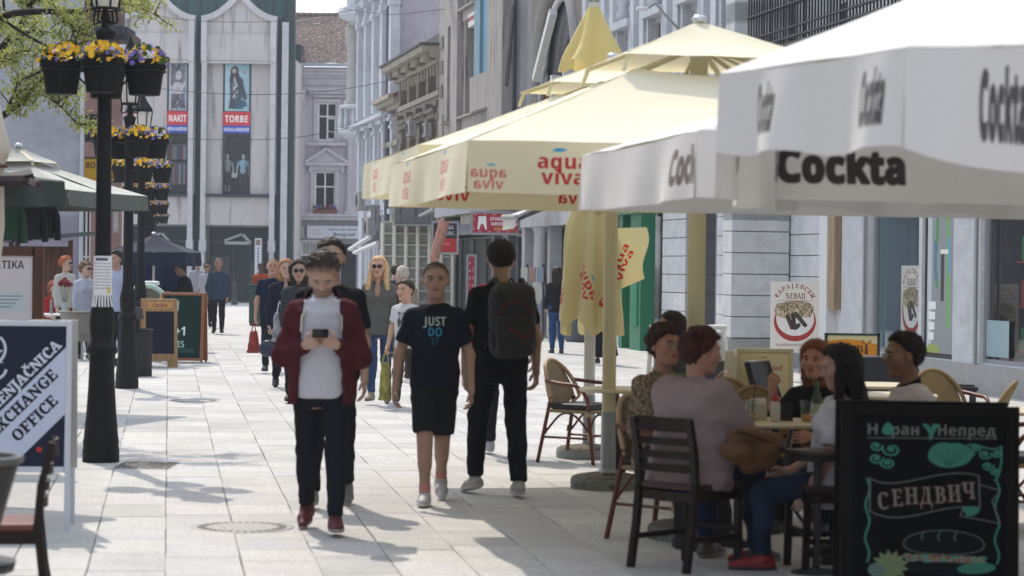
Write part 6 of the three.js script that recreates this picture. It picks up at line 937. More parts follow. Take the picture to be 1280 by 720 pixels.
{ // cosmetics notice stand at far left
const tex = canvasTex(512, 512, (c, w, h) => { c.fillStyle = '#d6cfd2'; c.fillRect(0, 0, w, h); c.fillStyle = '#3d3a44'; fitText(c, 'KOZMETIKA', 290, 50, 420, 'bold 60px sans-serif'); c.fillStyle = '#c3d2d2'; c.fillRect(250, 200, 220, 110); c.fillStyle = '#e2e4e6'; c.fillRect(230, 360, 240, 130); c.strokeStyle = '#5d6478'; c.lineWidth = 12; c.beginPath(); c.arc(350, 420, 34, 0, 7); c.stroke(); c.fillStyle = '#7d8a94'; for (let i = 0; i < 4; i++) c.fillRect(270, 222 + i * 20, 180 - i * 20, 6); c.fillStyle = '#2f8f96'; c.fillRect(0, 250, 110, 40); c.fillStyle = '#d2703a'; c.fillRect(0, 290, 118, 60); });
const d = 19.4, b = P(50, 305, d), bw = mat([0.13, 0.055, 0.03], { map: rep(T.wood, 1.2), roughness: 0.6 });
const t = thing('notice_stand', 'brown wooden frame stand with white cosmetics price sheet at left edge', 'notice stand', V(b.x - 0.4, 0, -d));
M('frame', [box(0.085, 1.78, 0.06, 0.39, 0, 0), box(0.06, 1.78, 0.06, -0.39, 0, 0), box(0.72, 0.075, 0.06, 0, 1.71, 0), box(0.72, 0.06, 0.06, 0, 0.9, 0)], bw, t); M('panel', box(0.72, 0.76, 0.03, 0, 0.96, 0), FR.white, t); M('print', plane(0.7, 0.74, 0, 1.34, 0.017), mat(0xffffff, { map: tex }), t); M('foot', [box(0.06, 0.05, 0.5, 0.39, 0, 0), box(0.06, 0.05, 0.5, -0.39, 0, 0)].map((g) => g.translate(0, -0.001, 0)), bw, t);
}
{ // wall poster, beer sign, ice cream board, white display stand on the right
const { g, sx, off } = nearWall;
const lyN = (px, py, d) => (332 + (px - 400) * 0.012 - py) / FPX * d + 1.66;
const tex = canvasTex(512, 768, (c, w, h) => {
c.fillStyle = '#dcd6cb'; c.fillRect(0, 0, w, h); c.fillStyle = '#8b2a2a'; const arc = [...'САРАЈЕВСКИ']; arc.forEach((s, i) => { const a = -1.05 + i * 0.233; c.save(); c.translate(256 + 200 * Math.sin(a), 255 - 195 * Math.cos(a)); c.rotate(a); c.font = 'bold 66px serif'; c.textAlign = 'center'; c.fillText(s, 0, 0); c.restore(); }); c.fillStyle = '#6d2626'; fitText(c, 'ЋЕВАП', 262, 150, 220, 'bold 88px serif'); c.fillStyle = '#8b2a2a'; for (const x of [60, 440]) { c.beginPath(); for (let i = 0; i < 10; i++) { const r = i % 2 ? 7 : 17, a = i * 0.628; c.lineTo(x + r * Math.sin(a), 150 - r * Math.cos(a)); } c.fill(); }
c.fillStyle = '#5c4a40'; c.fillRect(60, 198, 390, 4); c.fillStyle = '#a13029'; c.beginPath(); c.ellipse(260, 430, 228, 220, 0, 0, 7); c.fill(); c.fillStyle = '#ddd9d4'; c.beginPath(); c.ellipse(262, 400, 205, 190, 0, 0, 7); c.fill();
const q = rng(5); c.fillStyle = '#9c8b6d'; c.beginPath(); c.ellipse(250, 300, 215, 100, -0.08, 0, 7); c.fill(); for (let i = 0; i < 220; i++) { c.fillStyle = ['#b5a585', '#776247', '#cbbd9e', '#5c4936'][Math.floor(q() * 4)]; c.beginPath(); c.ellipse(60 + q() * 390, 230 + q() * 150, 6 + q() * 14, 4 + q() * 8, q() * 3, 0, 7); c.fill(); }
c.lineCap = 'round'; c.strokeStyle = '#332723'; c.lineWidth = 46; for (const [a, b, d, e] of [[180, 380, 230, 500], [240, 360, 250, 470], [270, 350, 370, 470], [300, 470, 250, 520]]) { c.beginPath(); c.moveTo(a, b); c.lineTo(d, e); c.stroke(); } c.strokeStyle = '#5a453b'; c.lineWidth = 12; for (const [a, b, d, e] of [[172, 380, 220, 500], [262, 350, 360, 466]]) { c.beginPath(); c.moveTo(a, b); c.lineTo(d, e); c.stroke(); }
c.fillStyle = '#e6e3df'; for (let i = 0; i < 20; i++) { c.beginPath(); c.arc(170 + q() * 160, 520 + q() * 60, 14, 0, 7); c.fill(); } c.fillStyle = '#7d4a44'; fitText(c, 'ТРАДИЦИОНАЛНА РЕЦЕПТУРА', 256, 690, 400, 'bold 34px serif'); c.fillStyle = '#a13029'; c.beginPath(); c.arc(465, 715, 22, 0, 7); c.fill(); speckle(c, w, h, 1500, 0.06, 4);
});
const pd = 36.5, a = P(962.5, 440.5, pd), b = P(1024, 352.5, pd);
const t = thing('food_poster', 'white grilled sausage poster with red plate and Cyrillic heading on the cladding', 'poster', V((a.x + b.x) / 2, a.y, -pd), -0.12); M('board', box(b.x - a.x, b.y - a.y, 0.03, 0, 0, 0), FR.white, t); M('print', plane(b.x - a.x - 0.02, b.y - a.y - 0.02, 0, (b.y - a.y) / 2, 0.017), mat(0xffffff, { map: tex, roughness: 0.6 }), t); M('wall_fixing', [bar(V(-0.25, (b.y - a.y) * 0.9, -0.02), V(-0.25, (b.y - a.y) * 0.9, -1.2), 0.03), bar(V(0.3, (b.y - a.y) * 0.9, -0.02), V(0.3, (b.y - a.y) * 0.9, -1.0), 0.03), box(b.x - a.x - 0.1, 0.04, 0.03, 0, (b.y - a.y) * 0.9, -0.035)], FR.grey, t); M('post', [box(0.05, a.y + 0.3, 0.05, -0.3, -a.y, -0.06), box(0.05, a.y + 0.3, 0.05, 0.3, -a.y, -0.06)], FR.grey, t);
// the same poster again inside the first shop window
const h0 = sx(1120), wp = V(h0 + 0.02, 1.5, off - 0.25).applyMatrix4(new THREE.Matrix4().makeRotationY(FTURN)).add(g.position); const t2 = thing('food_poster', 'second grilled sausage poster standing inside the blue shop window', 'poster', wp.setY(0.52), FTURN); M('board', box(0.9, 1.25, 0.02, 0, 0, 0), FR.white, t2); M('print', plane(0.88, 1.23, 0, 0.625, 0.012), mat(0xffffff, { map: tex, roughness: 0.6 }), t2);
// beer sign: a dark framed light orange panel on a barrier
const bt = canvasTex(512, 220, (c, w, h) => { c.fillStyle = '#d8cf9c'; c.fillRect(0, 0, w, h); c.fillStyle = '#d58a1e'; c.beginPath(); c.moveTo(0, 60); c.quadraticCurveTo(256, 20, w, 90); c.lineTo(w, h); c.lineTo(0, h); c.fill(); c.fillStyle = '#33241a'; c.font = 'bold 110px serif'; c.textAlign = 'left'; c.textBaseline = 'middle'; c.fillText('Jelen', 96, 122); c.strokeStyle = '#4a3a24'; c.lineWidth = 7; for (const s of [-1, 1]) { c.beginPath(); c.moveTo(400 + s * 6, 90); c.quadraticCurveTo(400 + s * 40, 80, 400 + s * 52, 45); c.moveTo(400 + s * 30, 78); c.lineTo(400 + s * 30, 50); c.stroke(); } c.fillStyle = '#4a3a24'; c.beginPath(); c.ellipse(400, 112, 13, 25, 0, 0, 7); c.fill(); c.fillRect(384, 130, 34, 50); c.fillRect(200, 186, 70, 7); });
const sd = 22.5, s0 = P(1030.5, 449, sd), s1 = P(1099.5, 417, sd);
const sg = thing('beer_sign', 'orange beer brand sign with stag in a black frame behind the seated guests', 'sign', V((s0.x + s1.x) / 2, 0, -sd)); const sw = s1.x - s0.x, sh = s1.y - s0.y; M('frame', [box(sw, 0.02, 0.06, 0, s1.y - 0.02, 0), box(0.025, sh, 0.06, -sw / 2 + 0.012, s0.y, 0), box(0.025, sh, 0.06, sw / 2 - 0.012, s0.y, 0)], FR.dark, sg); M('print', plane(sw - 0.05, sh - 0.02, 0, s0.y + sh / 2, 0.022), mat(0xffffff, { map: bt, roughness: 0.5 }), sg); M('panel', box(sw - 0.05, s1.y - 0.04, 0.03, 0, 0.02, 0), mat([0.05, 0.05, 0.05]), sg); M('foot', [box(0.06, 0.03, 0.4, -sw / 2 + 0.05, 0, 0), box(0.06, 0.03, 0.4, sw / 2 - 0.05, 0, 0)], FR.dark, sg);
// ice cream board
const it = canvasTex(512, 384, (c, w, h) => { c.fillStyle = '#d9c896'; c.fillRect(0, 0, w, h); c.fillStyle = '#d3ccae'; c.fillRect(110, 80, 330, 260); c.fillStyle = '#b0402c'; c.font = 'italic bold 66px serif'; c.textAlign = 'center'; c.fillText('Sladoled', 290, 150); c.fillText('Kupovi', 290, 260); c.fillStyle = '#6d6a5a'; c.fillRect(230, 30, 50, 8); });
const id = 19.6, i0 = P(919, 490, id), i1 = P(992, 436, id);
const ic = thing('ice_cream_board', 'cream board with red handwritten ice cream lettering behind the cane chairs', 'sign', V((i0.x + i1.x) / 2, 0, -id), 0.08); const iw = i1.x - i0.x; M('frame', [box(iw, 0.03, 0.04, 0, i1.y - 0.03, 0), box(0.03, i1.y - 0.03, 0.04, -iw / 2 + 0.015, 0, 0), box(0.03, i1.y - 0.03, 0.04, iw / 2 - 0.015, 0, 0)], mat([0.55, 0.48, 0.32]), ic); M('panel', box(iw - 0.05, i1.y - i0.y + 0.3, 0.02, 0, i0.y - 0.33, 0), mat([0.55, 0.48, 0.32]), ic); M('print', plane(iw - 0.06, 0.36, 0, i1.y - 0.22, 0.0125), mat(0xffffff, { map: it }), ic); M('edge', box(0.1, i1.y - 0.02, 0.02, -iw / 2 - 0.035, 0, -0.05), mat([0.6, 0.58, 0.48]), ic);
// white easel frame behind the women
const ed = 21.8, e0 = P(812, 409, ed), e1 = P(908, 409, ed), ew = e1.x - e0.x;
const es = thing('display_frame', 'white metal display frame with a grey sheet standing behind the seated women', 'display stand', V((e0.x + e1.x) / 2, 0, -ed)); M('frame', [rod(V(-ew / 2, e0.y, 0), V(ew / 2, e1.y, 0), 0.022), rod(V(-ew / 2 + 0.02, e0.y, 0), V(-ew / 2 - 0.06, 0, 0.2), 0.022), rod(V(ew / 2 - 0.03, e0.y, 0), V(ew / 2 + 0.06, 0, 0.2), 0.022), rod(V(-ew / 2 - 0.02, 0.5, 0.11), V(ew / 2 + 0.02, 0.5, 0.11), 0.015)], FR.white, es); M('sheet', box(ew - 0.08, 0.62, 0.01, 0, e0.y - 0.66, 0), mat([0.33, 0.34, 0.34], { roughness: 0.4 }), es); M('lower_sheet', box(ew - 0.04, 0.36, 0.01, 0, 0.42, 0.09), mat([0.42, 0.45, 0.46]), es); M('side_plate', box(0.13, 0.95, 0.012, ew / 2 - 0.11, 0.15, 0.13), mat([0.5, 0.52, 0.5]), es);
// folded easel ladder against the house
const ladder = thing('step_ladder', 'aluminium folding ladder leaning at the emerald green doorway', 'ladder', G(790, 431)); M('frame', [bar(V(-0.08, 0, 0.1), V(0.12, 1.75, -0.2), 0.05), bar(V(0.06, 0, 0.1), V(0.2, 1.75, -0.2), 0.04), bar(V(0.26, 0, -0.5), V(0.2, 1.7, -0.25), 0.035)], mat([0.6, 0.61, 0.62], { metalness: 0.3, roughness: 0.4 }), ladder); for (let i = 0; i < 5; i++) M('rung', box(0.12, 0.02, 0.06, 0.0 + i * 0.035, 0.25 + i * 0.32, 0.06 - i * 0.055), steelM, ladder);
}
// ---------------------------------------------------------------- chairs and tables
const bamboo = mat([0.16, 0.038, 0.018], { roughness: 0.45, map: rep(T.wood, 3) }), weave = mat([0.55, 0.46, 0.30], { map: rep(T.weave, 9), bumpMap: rep(T.weave, 9), bumpScale: 0.002, side: THREE.DoubleSide, roughness: 0.8 });
const weaveTan = mat([0.5, 0.36, 0.17], { map: rep(T.weave, 9), side: THREE.DoubleSide, roughness: 0.8 }), blackSeat = mat([0.012, 0.012, 0.013], { roughness: 0.5 });
const bindCane = mat([0.42, 0.32, 0.17]);
function caneChair(label, pos, turn, wv = weave) {   // faces local +z
const t = thing('cane_chair', label, 'chair', pos, turn, 'bentwood cane cafe chairs');
const arch = []; for (let i = 0; i <= 16; i++) { const a = Math.PI * i / 16; arch.push(V(-0.235 * Math.cos(a), 0.56 + 0.31 * Math.sin(a), -0.2 - 0.1 * Math.sin(a) + 0.03 * Math.cos(2 * a))); }
M('back_frame', [tube(arch, 0.018, 30, 8), tube([arch[0], V(-0.16, 0.5, -0.21), V(0, 0.47, -0.23), V(0.16, 0.5, -0.21), arch[16]], 0.014, 16, 6)], wv === weave ? mat([0.42, 0.28, 0.17], { roughness: 0.5 }) : weaveTan, t);
{ const s = new THREE.Shape(); s.moveTo(-0.225, 0.55); for (let i = 0; i <= 16; i++) { const a = Math.PI * i / 16; s.lineTo(-0.225 * Math.cos(a), 0.56 + 0.3 * Math.sin(a)); } s.quadraticCurveTo(0, 0.4, -0.225, 0.55); const g = new THREE.ShapeGeometry(s, 12); const p = g.attributes.position; for (let i = 0; i < p.count; i++) { const y = p.getY(i), x = p.getX(i); p.setZ(i, -0.2 - 0.1 * Math.max(0, (y - 0.56) / 0.31) + 0.15 * x * x * 4 * 0.3 - 0.02); } g.computeVertexNormals(); M('woven_back', g, wv, t); }
for (const s of [-1, 1]) { M('arm', tube([V(s * 0.225, 0.7, -0.23), V(s * 0.275, 0.68, -0.05), V(s * 0.28, 0.66, 0.12), V(s * 0.26, 0.56, 0.2), V(s * 0.215, 0.45, 0.19)], 0.017, 20, 8), bamboo, t); M('leg', rod(V(s * 0.205, 0.46, 0.18), V(s * 0.225, 0, 0.25), 0.017), bamboo, t); M('leg', [rod(V(s * 0.19, 0.56, -0.2), V(s * 0.235, 0, -0.3), 0.017), rod(V(s * 0.2, 0.25, -0.255), V(s * 0.2, 0.3, -0.246), 0.021)], bamboo, t); M('side_stretcher', [rod(V(s * 0.215, 0.22, 0.21), V(s * 0.215, 0.22, -0.25), 0.01), tube([V(s * 0.21, 0.26, 0.21), V(s * 0.205, 0.41, 0.05), V(s * 0.205, 0.43, -0.04), V(s * 0.205, 0.41, -0.1), V(s * 0.21, 0.26, -0.24)], 0.01, 14, 6)], bamboo, t); M('cane_binding', [rod(V(s * 0.212, 0.2, 0.21), V(s * 0.21, 0.26, 0.205), 0.021), rod(V(s * 0.207, 0.4, 0.187), V(s * 0.205, 0.46, 0.18), 0.021)], bindCane, t); }
M('front_stretcher', [rod(V(-0.215, 0.24, 0.215), V(0.215, 0.24, 0.215), 0.01), tube([V(-0.21, 0.28, 0.2), V(-0.1, 0.4, 0.19), V(0, 0.42, 0.19), V(0.1, 0.4, 0.19), V(0.21, 0.28, 0.2)], 0.01, 14, 6)], bamboo, t);
M('seat', box(0.43, 0.03, 0.42, 0, 0.43, 0, 0.012), wv, t); M('cushion', box(0.42, 0.05, 0.41, 0, 0.462, 0, 0.02), blackSeat, t);
return t;
}
const cane0 = caneChair('empty cane chair with black cushion left of the parasol pole', G(727, 578), 1.0);
copyOf(cane0, V(0.98, 0, -14.74), 0.85, 'cane chair of the woman in the patterned blouse, half hidden behind the dark chair');
const caneR = caneChair('honey coloured cane chair right of the man in the white shirt', P(1212, 520, 17.6).setY(0), -1.9, weaveTan);
copyOf(caneR, P(1185, 510, 19.2).setY(0), 2.9, 'cane chair just behind the honey coloured one, showing its brown back');
copyOf(caneR, P(935, 505, 17.2).setY(0), 2.7, 'cane chair in front of the cream ice cream board');
copyOf(caneR, P(962, 515, 16.0).setY(0), 2.9, 'cane chair between the ice cream board and the table of bottles');
copyOf(caneR, P(1290, 540, 15.4).setY(0), -1.7, 'cane chair cut by the right picture edge behind the chalkboard');
function woodChair(label, pos, turn, seatMat, group = 'dark wooden slat back chairs') {   // faces local +z
const t = thing('wooden_chair', label, 'chair', pos, turn, group);
const w = phys([0.02, 0.009, 0.007], { map: rep(T.wood, 2), roughness: 0.45, specularIntensity: 0.6 });
for (const s of [-1, 1]) { M('leg', [bar(V(s * 0.2, 0, -0.27), V(s * 0.2, 0.25, -0.225), 0.036, 0.038), bar(V(s * 0.2, 0.245, -0.2255), V(s * 0.2, 0.48, -0.2), 0.036, 0.038), bar(V(s * 0.2, 0.475, -0.2), V(s * 0.2, 0.66, -0.215), 0.036, 0.036), bar(V(s * 0.2, 0.655, -0.2145), V(s * 0.2, 0.845, -0.262), 0.036, 0.032)], w, t); M('leg', bar(V(s * 0.19, 0, 0.2), V(s * 0.19, 0.43, 0.19), 0.036, 0.038), w, t); M('side_rail', box(0.024, 0.06, 0.38, s * 0.19, 0.385, 0), w, t); M('stretcher', box(0.02, 0.03, 0.4, s * 0.19, 0.16, -0.01), w, t); }
const sl = (y, z, h) => { const pts = []; for (let i = 0; i <= 6; i++) { const x = -0.185 + i * 0.37 / 6; pts.push(V(x, y, z - 0.03 * (1 - (x / 0.185) ** 2))); } const g = []; for (let i = 0; i < 6; i++) { const b = bar(pts[i], pts[i + 1].clone().lerp(pts[i], -0.04), h, 0.014); g.push(b); } return g; };
M('top_rail', sl(0.81, -0.25, 0.08), w, t);
for (const [y, z] of [[0.715, -0.228], [0.64, -0.213], [0.565, -0.206]]) M('slat', sl(y, z, 0.042), w, t);
M('front_rail', box(0.36, 0.06, 0.024, 0, 0.385, 0.185), w, t); M('rear_rail', box(0.36, 0.05, 0.024, 0, 0.385, -0.2), w, t); M('stretcher', box(0.36, 0.03, 0.02, 0, 0.2, 0.19), w, t);
M('seat', box(0.42, 0.035, 0.42, 0, 0.445, 0, 0.012), seatMat ?? mat([0.05, 0.02, 0.015], { roughness: 0.5 }), t);
return t;
}
const wc0 = woodChair('dark slat back chair under the woman in the mauve sweater', V(1.01, 0, -13.42), Math.PI - 0.76);
copyOf(wc0, V(1.8, 0, -13.4), -1.72, 'dark slat back chair under the dark haired woman in white, left of the chalkboard');
{ const c = woodChair('dark slat back chair with reddish seat cut by the lower left corner', P(-8, 720, 11.0).setY(0), -1.4, mat([0.16, 0.045, 0.028], { roughness: 0.4 })); }
{ // curved dark tub at the very left edge, beside that chair
const t = thing('tub_chair', 'dark curved tub chair back at the lower left edge', 'chair', P(-62, 720, 9.6).setY(0), 0.6); const pts = []; const g = new THREE.CylinderGeometry(0.27, 0.13, 0.5, 28, 6, true, -1.4, 3.4); g.translate(0, 0.62, 0); M('back', g, mat([0.02, 0.019, 0.02], { side: THREE.DoubleSide, roughness: 0.5 }), t); const rim = []; for (let i = 0; i <= 14; i++) { const a = -1.4 + 3.4 * i / 14; rim.push(V(0.27 * Math.sin(a), 0.87, 0.27 * Math.cos(a))); } M('rim', tube(rim, 0.016, 30, 8), mat([0.09, 0.09, 0.09], { roughness: 0.35 }), t); M('seat', lathe([[0, 0.42], [0.25, 0.42], [0.26, 0.46], [0, 0.47]], 20), blackSeat, t); for (const a of [0.6, 2.2, 3.8, 5.4]) M('leg', rod(V(0.2 * Math.sin(a), 0.42, 0.2 * Math.cos(a)), V(0.24 * Math.sin(a), 0, 0.24 * Math.cos(a)), 0.014), FR.dark, t); }
// black high backed sling chairs
function slingChair(label, pos, turn) { const t = thing('sling_chair', label, 'chair', pos, turn, 'black high backed sling chairs'); const k = mat([0.011, 0.011, 0.012], { roughness: 0.55 }), hi = mat([0.35, 0.35, 0.36], { metalness: 0.7, roughness: 0.3 }); M('back', bar(V(0, 0.46, -0.2), V(0, 0.92, -0.34), 0.46, 0.05), k, t); M('back_cap', bar(V(-0.23, 0.925, -0.341), V(0.23, 0.925, -0.341), 0.018, 0.05), hi, t); M('seat', box(0.46, 0.07, 0.46, 0, 0.4, 0.02, 0.02), k, t); for (const s of [-1, 1]) { M('leg', bar(V(s * 0.21, 0, 0.22), V(s * 0.21, 0.42, 0.22), 0.03), k, t); M('leg', bar(V(s * 0.21, 0, -0.26), V(s * 0.21, 0.46, -0.2), 0.03), k, t); M('arm', [box(0.05, 0.035, 0.44, s * 0.235, 0.62, 0.02), bar(V(s * 0.235, 0.4, 0.21), V(s * 0.235, 0.62, 0.21), 0.03)], k, t); } return t; }
const sl0 = slingChair('tilted black sling chair in front of the ice cream board', P(934, 520, 20).setY(0), 2.0);
copyOf(sl0, P(996, 520, 19.3).setY(0), 2.1, 'black sling chair right of the ice cream lettering, behind the ginger haired woman');
copyOf(sl0, P(1072, 510, 20.6).setY(0), 3.1, 'wide black sling chair below the orange beer sign, left of the pair'); copyOf(sl0, P(1099, 510, 20.4).setY(0), 3.14, 'black sling chair below the orange beer sign, next to the man in white'); copyOf(sl0, P(1186, 500, 21.5).setY(0), 1.7, 'black sling chair seen edge on right of the man in the white shirt');
function roundTable(label, pos, r, topM, h = 0.75) { const t = thing('cafe_table', label, 'table', pos, 0); M('tabletop', lathe([[0, h], [r - 0.01, h], [r, h - 0.012], [r - 0.01, h - 0.028], [0, h - 0.03]], 36), topM, t); for (let k = 0; k < 3; k++) { const a = k * 2.094 + 0.5; M('leg', tube([V(0.1 * Math.cos(a), h - 0.03, 0.1 * Math.sin(a)), V(0.06 * Math.cos(a), 0.5, 0.06 * Math.sin(a)), V(0.1 * Math.cos(a), 0.25, 0.1 * Math.sin(a)), V(0.28 * Math.cos(a), 0.012, 0.28 * Math.sin(a))], 0.012, 16, 6), FR.dark, t); } M('leg_ring', new THREE.TorusGeometry(0.085, 0.008, 6, 20).rotateX(Math.PI / 2).translate(0, 0.4, 0), FR.dark, t); return t; }
const creamTop = mat([0.68, 0.6, 0.42], { roughness: 0.35 });
const tb0 = roundTable('cream cafe table beside the cane chair and parasol pole', P(782, 480, 18.4).setY(0), 0.36, creamTop);
tb0.userData.group = 'round cream cafe tables';
copyOf(tb0, P(970, 545, 14.6).setY(0), 0.3, 'cream cafe table holding bottles and glasses between the seated women');
copyOf(tb0, P(1100, 478, 19.6).setY(0), 1.3, 'cream cafe table behind the man in white, the higher of two'); copyOf(tb0, P(1112, 495, 18.0).setY(0), 0.9, 'cream cafe table at the elbow of the man in white, the lower of two');
copyOf(tb0, P(1255, 530, 16.2).setY(0), 0.9, 'cream cafe table at the right picture edge behind the chalkboard');
{ const t = thing('side_table', 'small dark square table whose corner shows before the woman in white', 'table', P(1022, 575, 13.2).setY(0), 0.75); const dk = mat([0.07, 0.045, 0.035], { map: rep(T.wood, 2), roughness: 0.35 }); M('tabletop', box(0.26, 0.022, 0.26, 0, 0.66, 0, 0.004), dk, t); M('apron', box(0.22, 0.04, 0.22, 0, 0.62, 0), mat([0.03, 0.02, 0.016]), t); M('pedestal', [rod(V(0, 0.02, 0), V(0, 0.62, 0), 0.022), lathe([[0.14, 0], [0.14, 0.012], [0.03, 0.03]], 20)], FR.dark, t); }
{ // things on the bottle table
const tp = P(970, 545, 14.6), y = 0.751, gl = phys([0.9, 0.93, 0.92], { transmission: 1, thickness: 0, roughness: 0.04 });
const put = (name, label, cat, dx, dz) => thing(name, label, cat, V(tp.x + dx, y, tp.z + dz));
const kb = put('sauce_bottle', 'clear squeeze bottle with red cap on the table of glasses', 'bottle', -0.02, 0.12); M('flask', lathe([[0, 0], [0.03, 0], [0.032, 0.1], [0.022, 0.125]], 14), mat([0.55, 0.53, 0.5], { roughness: 0.3 }), kb); M('cap', lathe([[0.026, 0.125], [0.028, 0.145], [0.012, 0.155], [0.006, 0.19], [0, 0.19]], 12), mat([0.42, 0.02, 0.02], { roughness: 0.35 }), kb);
for (const [dx, dz, lab, c] of [[0.17, 0.1, 'glass with orange drink near the woman in white', [0.75, 0.25, 0.03]], [-0.16, 0.1, 'tall glass with a straw at the mauve sleeve', [0.55, 0.3, 0.15]]]) { const g = put('drinking_glass', lab, 'glass', dx, dz); M('tumbler', lathe([[0, 0.004], [0.028, 0.004], [0.036, 0.13], [0.038, 0.13], [0.03, 0], [0, 0]], 16), gl, g); M('drink', lathe([[0, 0.006], [0.027, 0.006], [0.029, 0.045], [0, 0.045]], 14), mat(c, { roughness: 0.2 }), g); if (dx < 0) M('straw', rod(V(0, 0.02, 0), V(0.02, 0.25, 0.01), 0.004), FR.dark, g); }
const cs = put('cup', 'small white cup beside the orange drink', 'cup', 0.24, 0.04); M('bowl', lathe([[0, 0], [0.022, 0], [0.034, 0.045], [0.031, 0.045], [0, 0.01]], 16), FR.white, cs); M('saucer', lathe([[0, -0.0005], [0.05, 0.004], [0.06, 0.01], [0.05, 0.008], [0, 0.002]], 18), FR.white, cs);
const bt = put('glass_bottle', 'dark glass bottle in front of the ginger haired woman', 'bottle', 0.26, -0.12); M('flask', lathe([[0, 0], [0.03, 0], [0.031, 0.13], [0.013, 0.19], [0.012, 0.24], [0, 0.24]], 14), phys([0.05, 0.09, 0.05], { roughness: 0.1 }), bt); M('bottle_label', lathe([[0.0315, 0.04], [0.0318, 0.1]], 14), mat([0.4, 0.42, 0.38]), bt);
const nh = put('menu_holder', 'dark upright menu holder between bottle and glass', 'menu holder', 0.06, 0.0); M('card', box(0.08, 0.11, 0.02, 0, 0, 0), mat([0.02, 0.02, 0.025]), nh); M('card_edge', box(0.084, 0.012, 0.03, 0, -0.0005, 0), FR.dark, nh);
const wc = put('napkin_holder', 'pale napkin holder at the back of the bottle table', 'napkin holder', -0.1, -0.08); M('box', box(0.1, 0.1, 0.06, 0, 0, 0, 0.005), mat([0.5, 0.45, 0.36]), wc); M('napkin', box(0.09, 0.05, 0.03, 0, 0.08, 0), FR.white, wc);
}
{ // grey wicker terrace on the left, cart and cup sign
const wk = mat([0.44, 0.43, 0.42], { map: rep(T.weave, 6), side: THREE.DoubleSide, roughness: 0.85 });
const tub = (label, pos, turn) => { const t = thing('wicker_armchair', label, 'chair', pos, turn, 'grey wicker armchairs of the left terrace'); const s = new THREE.CylinderGeometry(0.3, 0.24, 0.5, 24, 4, true, -2.1, 4.2); s.translate(0, 0.57, 0); s.rotateY(Math.PI); M('shell', s, wk, t); const rim = []; for (let i = 0; i <= 14; i++) { const a = Math.PI - 2.1 + 4.2 * i / 14; rim.push(V(0.3 * Math.sin(a), 0.82, 0.3 * Math.cos(a))); } M('rim', tube(rim, 0.02, 28, 6), wk, t); M('seat', lathe([[0, 0.4], [0.25, 0.4], [0.26, 0.45], [0, 0.46]], 20), wk, t); for (const a of [0.7, 2.4, 3.9, 5.5]) M('leg', rod(V(0.19 * Math.sin(a), 0.4, 0.19 * Math.cos(a)), V(0.21 * Math.sin(a), 0, 0.21 * Math.cos(a)), 0.018), FR.grey, t); return t; };
const c0 = tub('grey wicker armchair nearest the first lamp post on its left', P(97, 420, 41).setY(0), Math.PI - 0.2); copyOf(c0, P(141, 420, 42).setY(0), Math.PI + 0.6, 'grey wicker armchair just right of the first lamp post'); copyOf(c0, P(60, 420, 45).setY(0), 2.6, 'grey wicker armchair behind the brown notice stand');
const t = thing('terrace_table', 'white terrace table with a pepper mill on the left terrace', 'table', P(70, 420, 43).setY(0)); M('tabletop', box(0.8, 0.035, 0.7, 0, 0.71, 0, 0.008), mat([0.68, 0.68, 0.68], { roughness: 0.4 }), t); for (const [x, z] of [[-0.34, 0.28], [0.34, 0.28], [-0.34, -0.28], [0.34, -0.28]]) M('leg', box(0.05, 0.71, 0.05, x, 0, z), FR.dark, t);
const b = t.position; const pm = thing('pepper_mill', 'tall grey pepper mill on the white terrace table', 'pepper mill', V(b.x - 0.07, 0.746, b.z + 0.1)); M('mill', lathe([[0, 0], [0.035, 0], [0.025, 0.06], [0.03, 0.14], [0.02, 0.16], [0.032, 0.2], [0.02, 0.24], [0, 0.25]], 14), mat([0.2, 0.2, 0.2], { roughness: 0.4 }), pm); M('knob', sphere(0.012, 0, 0.255, 0), FR.grey, pm);
const bt = thing('spread_tray', 'tray of small jars beside the pepper mill', 'tray', V(b.x + 0.22, 0.746, b.z)); M('tray', box(0.3, 0.02, 0.2, 0, 0, 0, 0.004), mat([0.3, 0.2, 0.12]), bt); for (let i = 0; i < 3; i++) M('jar', lathe([[0, 0.02], [0.03, 0.02], [0.03, 0.1], [0.02, 0.12], [0, 0.12]], 10).translate(-0.1 + i * 0.1, 0, 0), mat([[0.5, 0.45, 0.35], [0.4, 0.2, 0.05], [0.6, 0.6, 0.55]][i]), bt);
const cd = 43, cp = P(180, 400, cd); const ct = thing('ice_cream_cart', 'rounded cream ice cream cart with pale green rim behind the lamp posts', 'cart', V(cp.x, 0, -cd)); M('body', [box(0.8, 0.6, 0.5, 0, 0.15, 0, 0.04), lathe([[0, 0.75], [0.36, 0.75], [0.4, 0.9], [0.3, 1.15], [0.15, 1.28], [0, 1.3]], 22)], mat([0.5, 0.5, 0.42], { map: rep(T.streak, 1) }), ct); M('round_sign', new THREE.TorusGeometry(0.34, 0.045, 8, 28).translate(0.12, 0.92, 0.42), mat([0.45, 0.6, 0.5]), ct); M('sign_disc', new THREE.CircleGeometry(0.3, 24).translate(0.12, 0.92, 0.415), mat([0.45, 0.46, 0.4], { map: rep(T.gravel, 2) }), ct); M('lid', box(0.3, 0.08, 0.2, 0.12, 1.27, 0.05, 0.03), FR.white, ct); M('wheel', [new THREE.TorusGeometry(0.14, 0.03, 8, 20).translate(-0.25, 0.17, 0.28), new THREE.TorusGeometry(0.14, 0.03, 8, 20).translate(0.25, 0.17, 0.28)], FR.dark, ct);
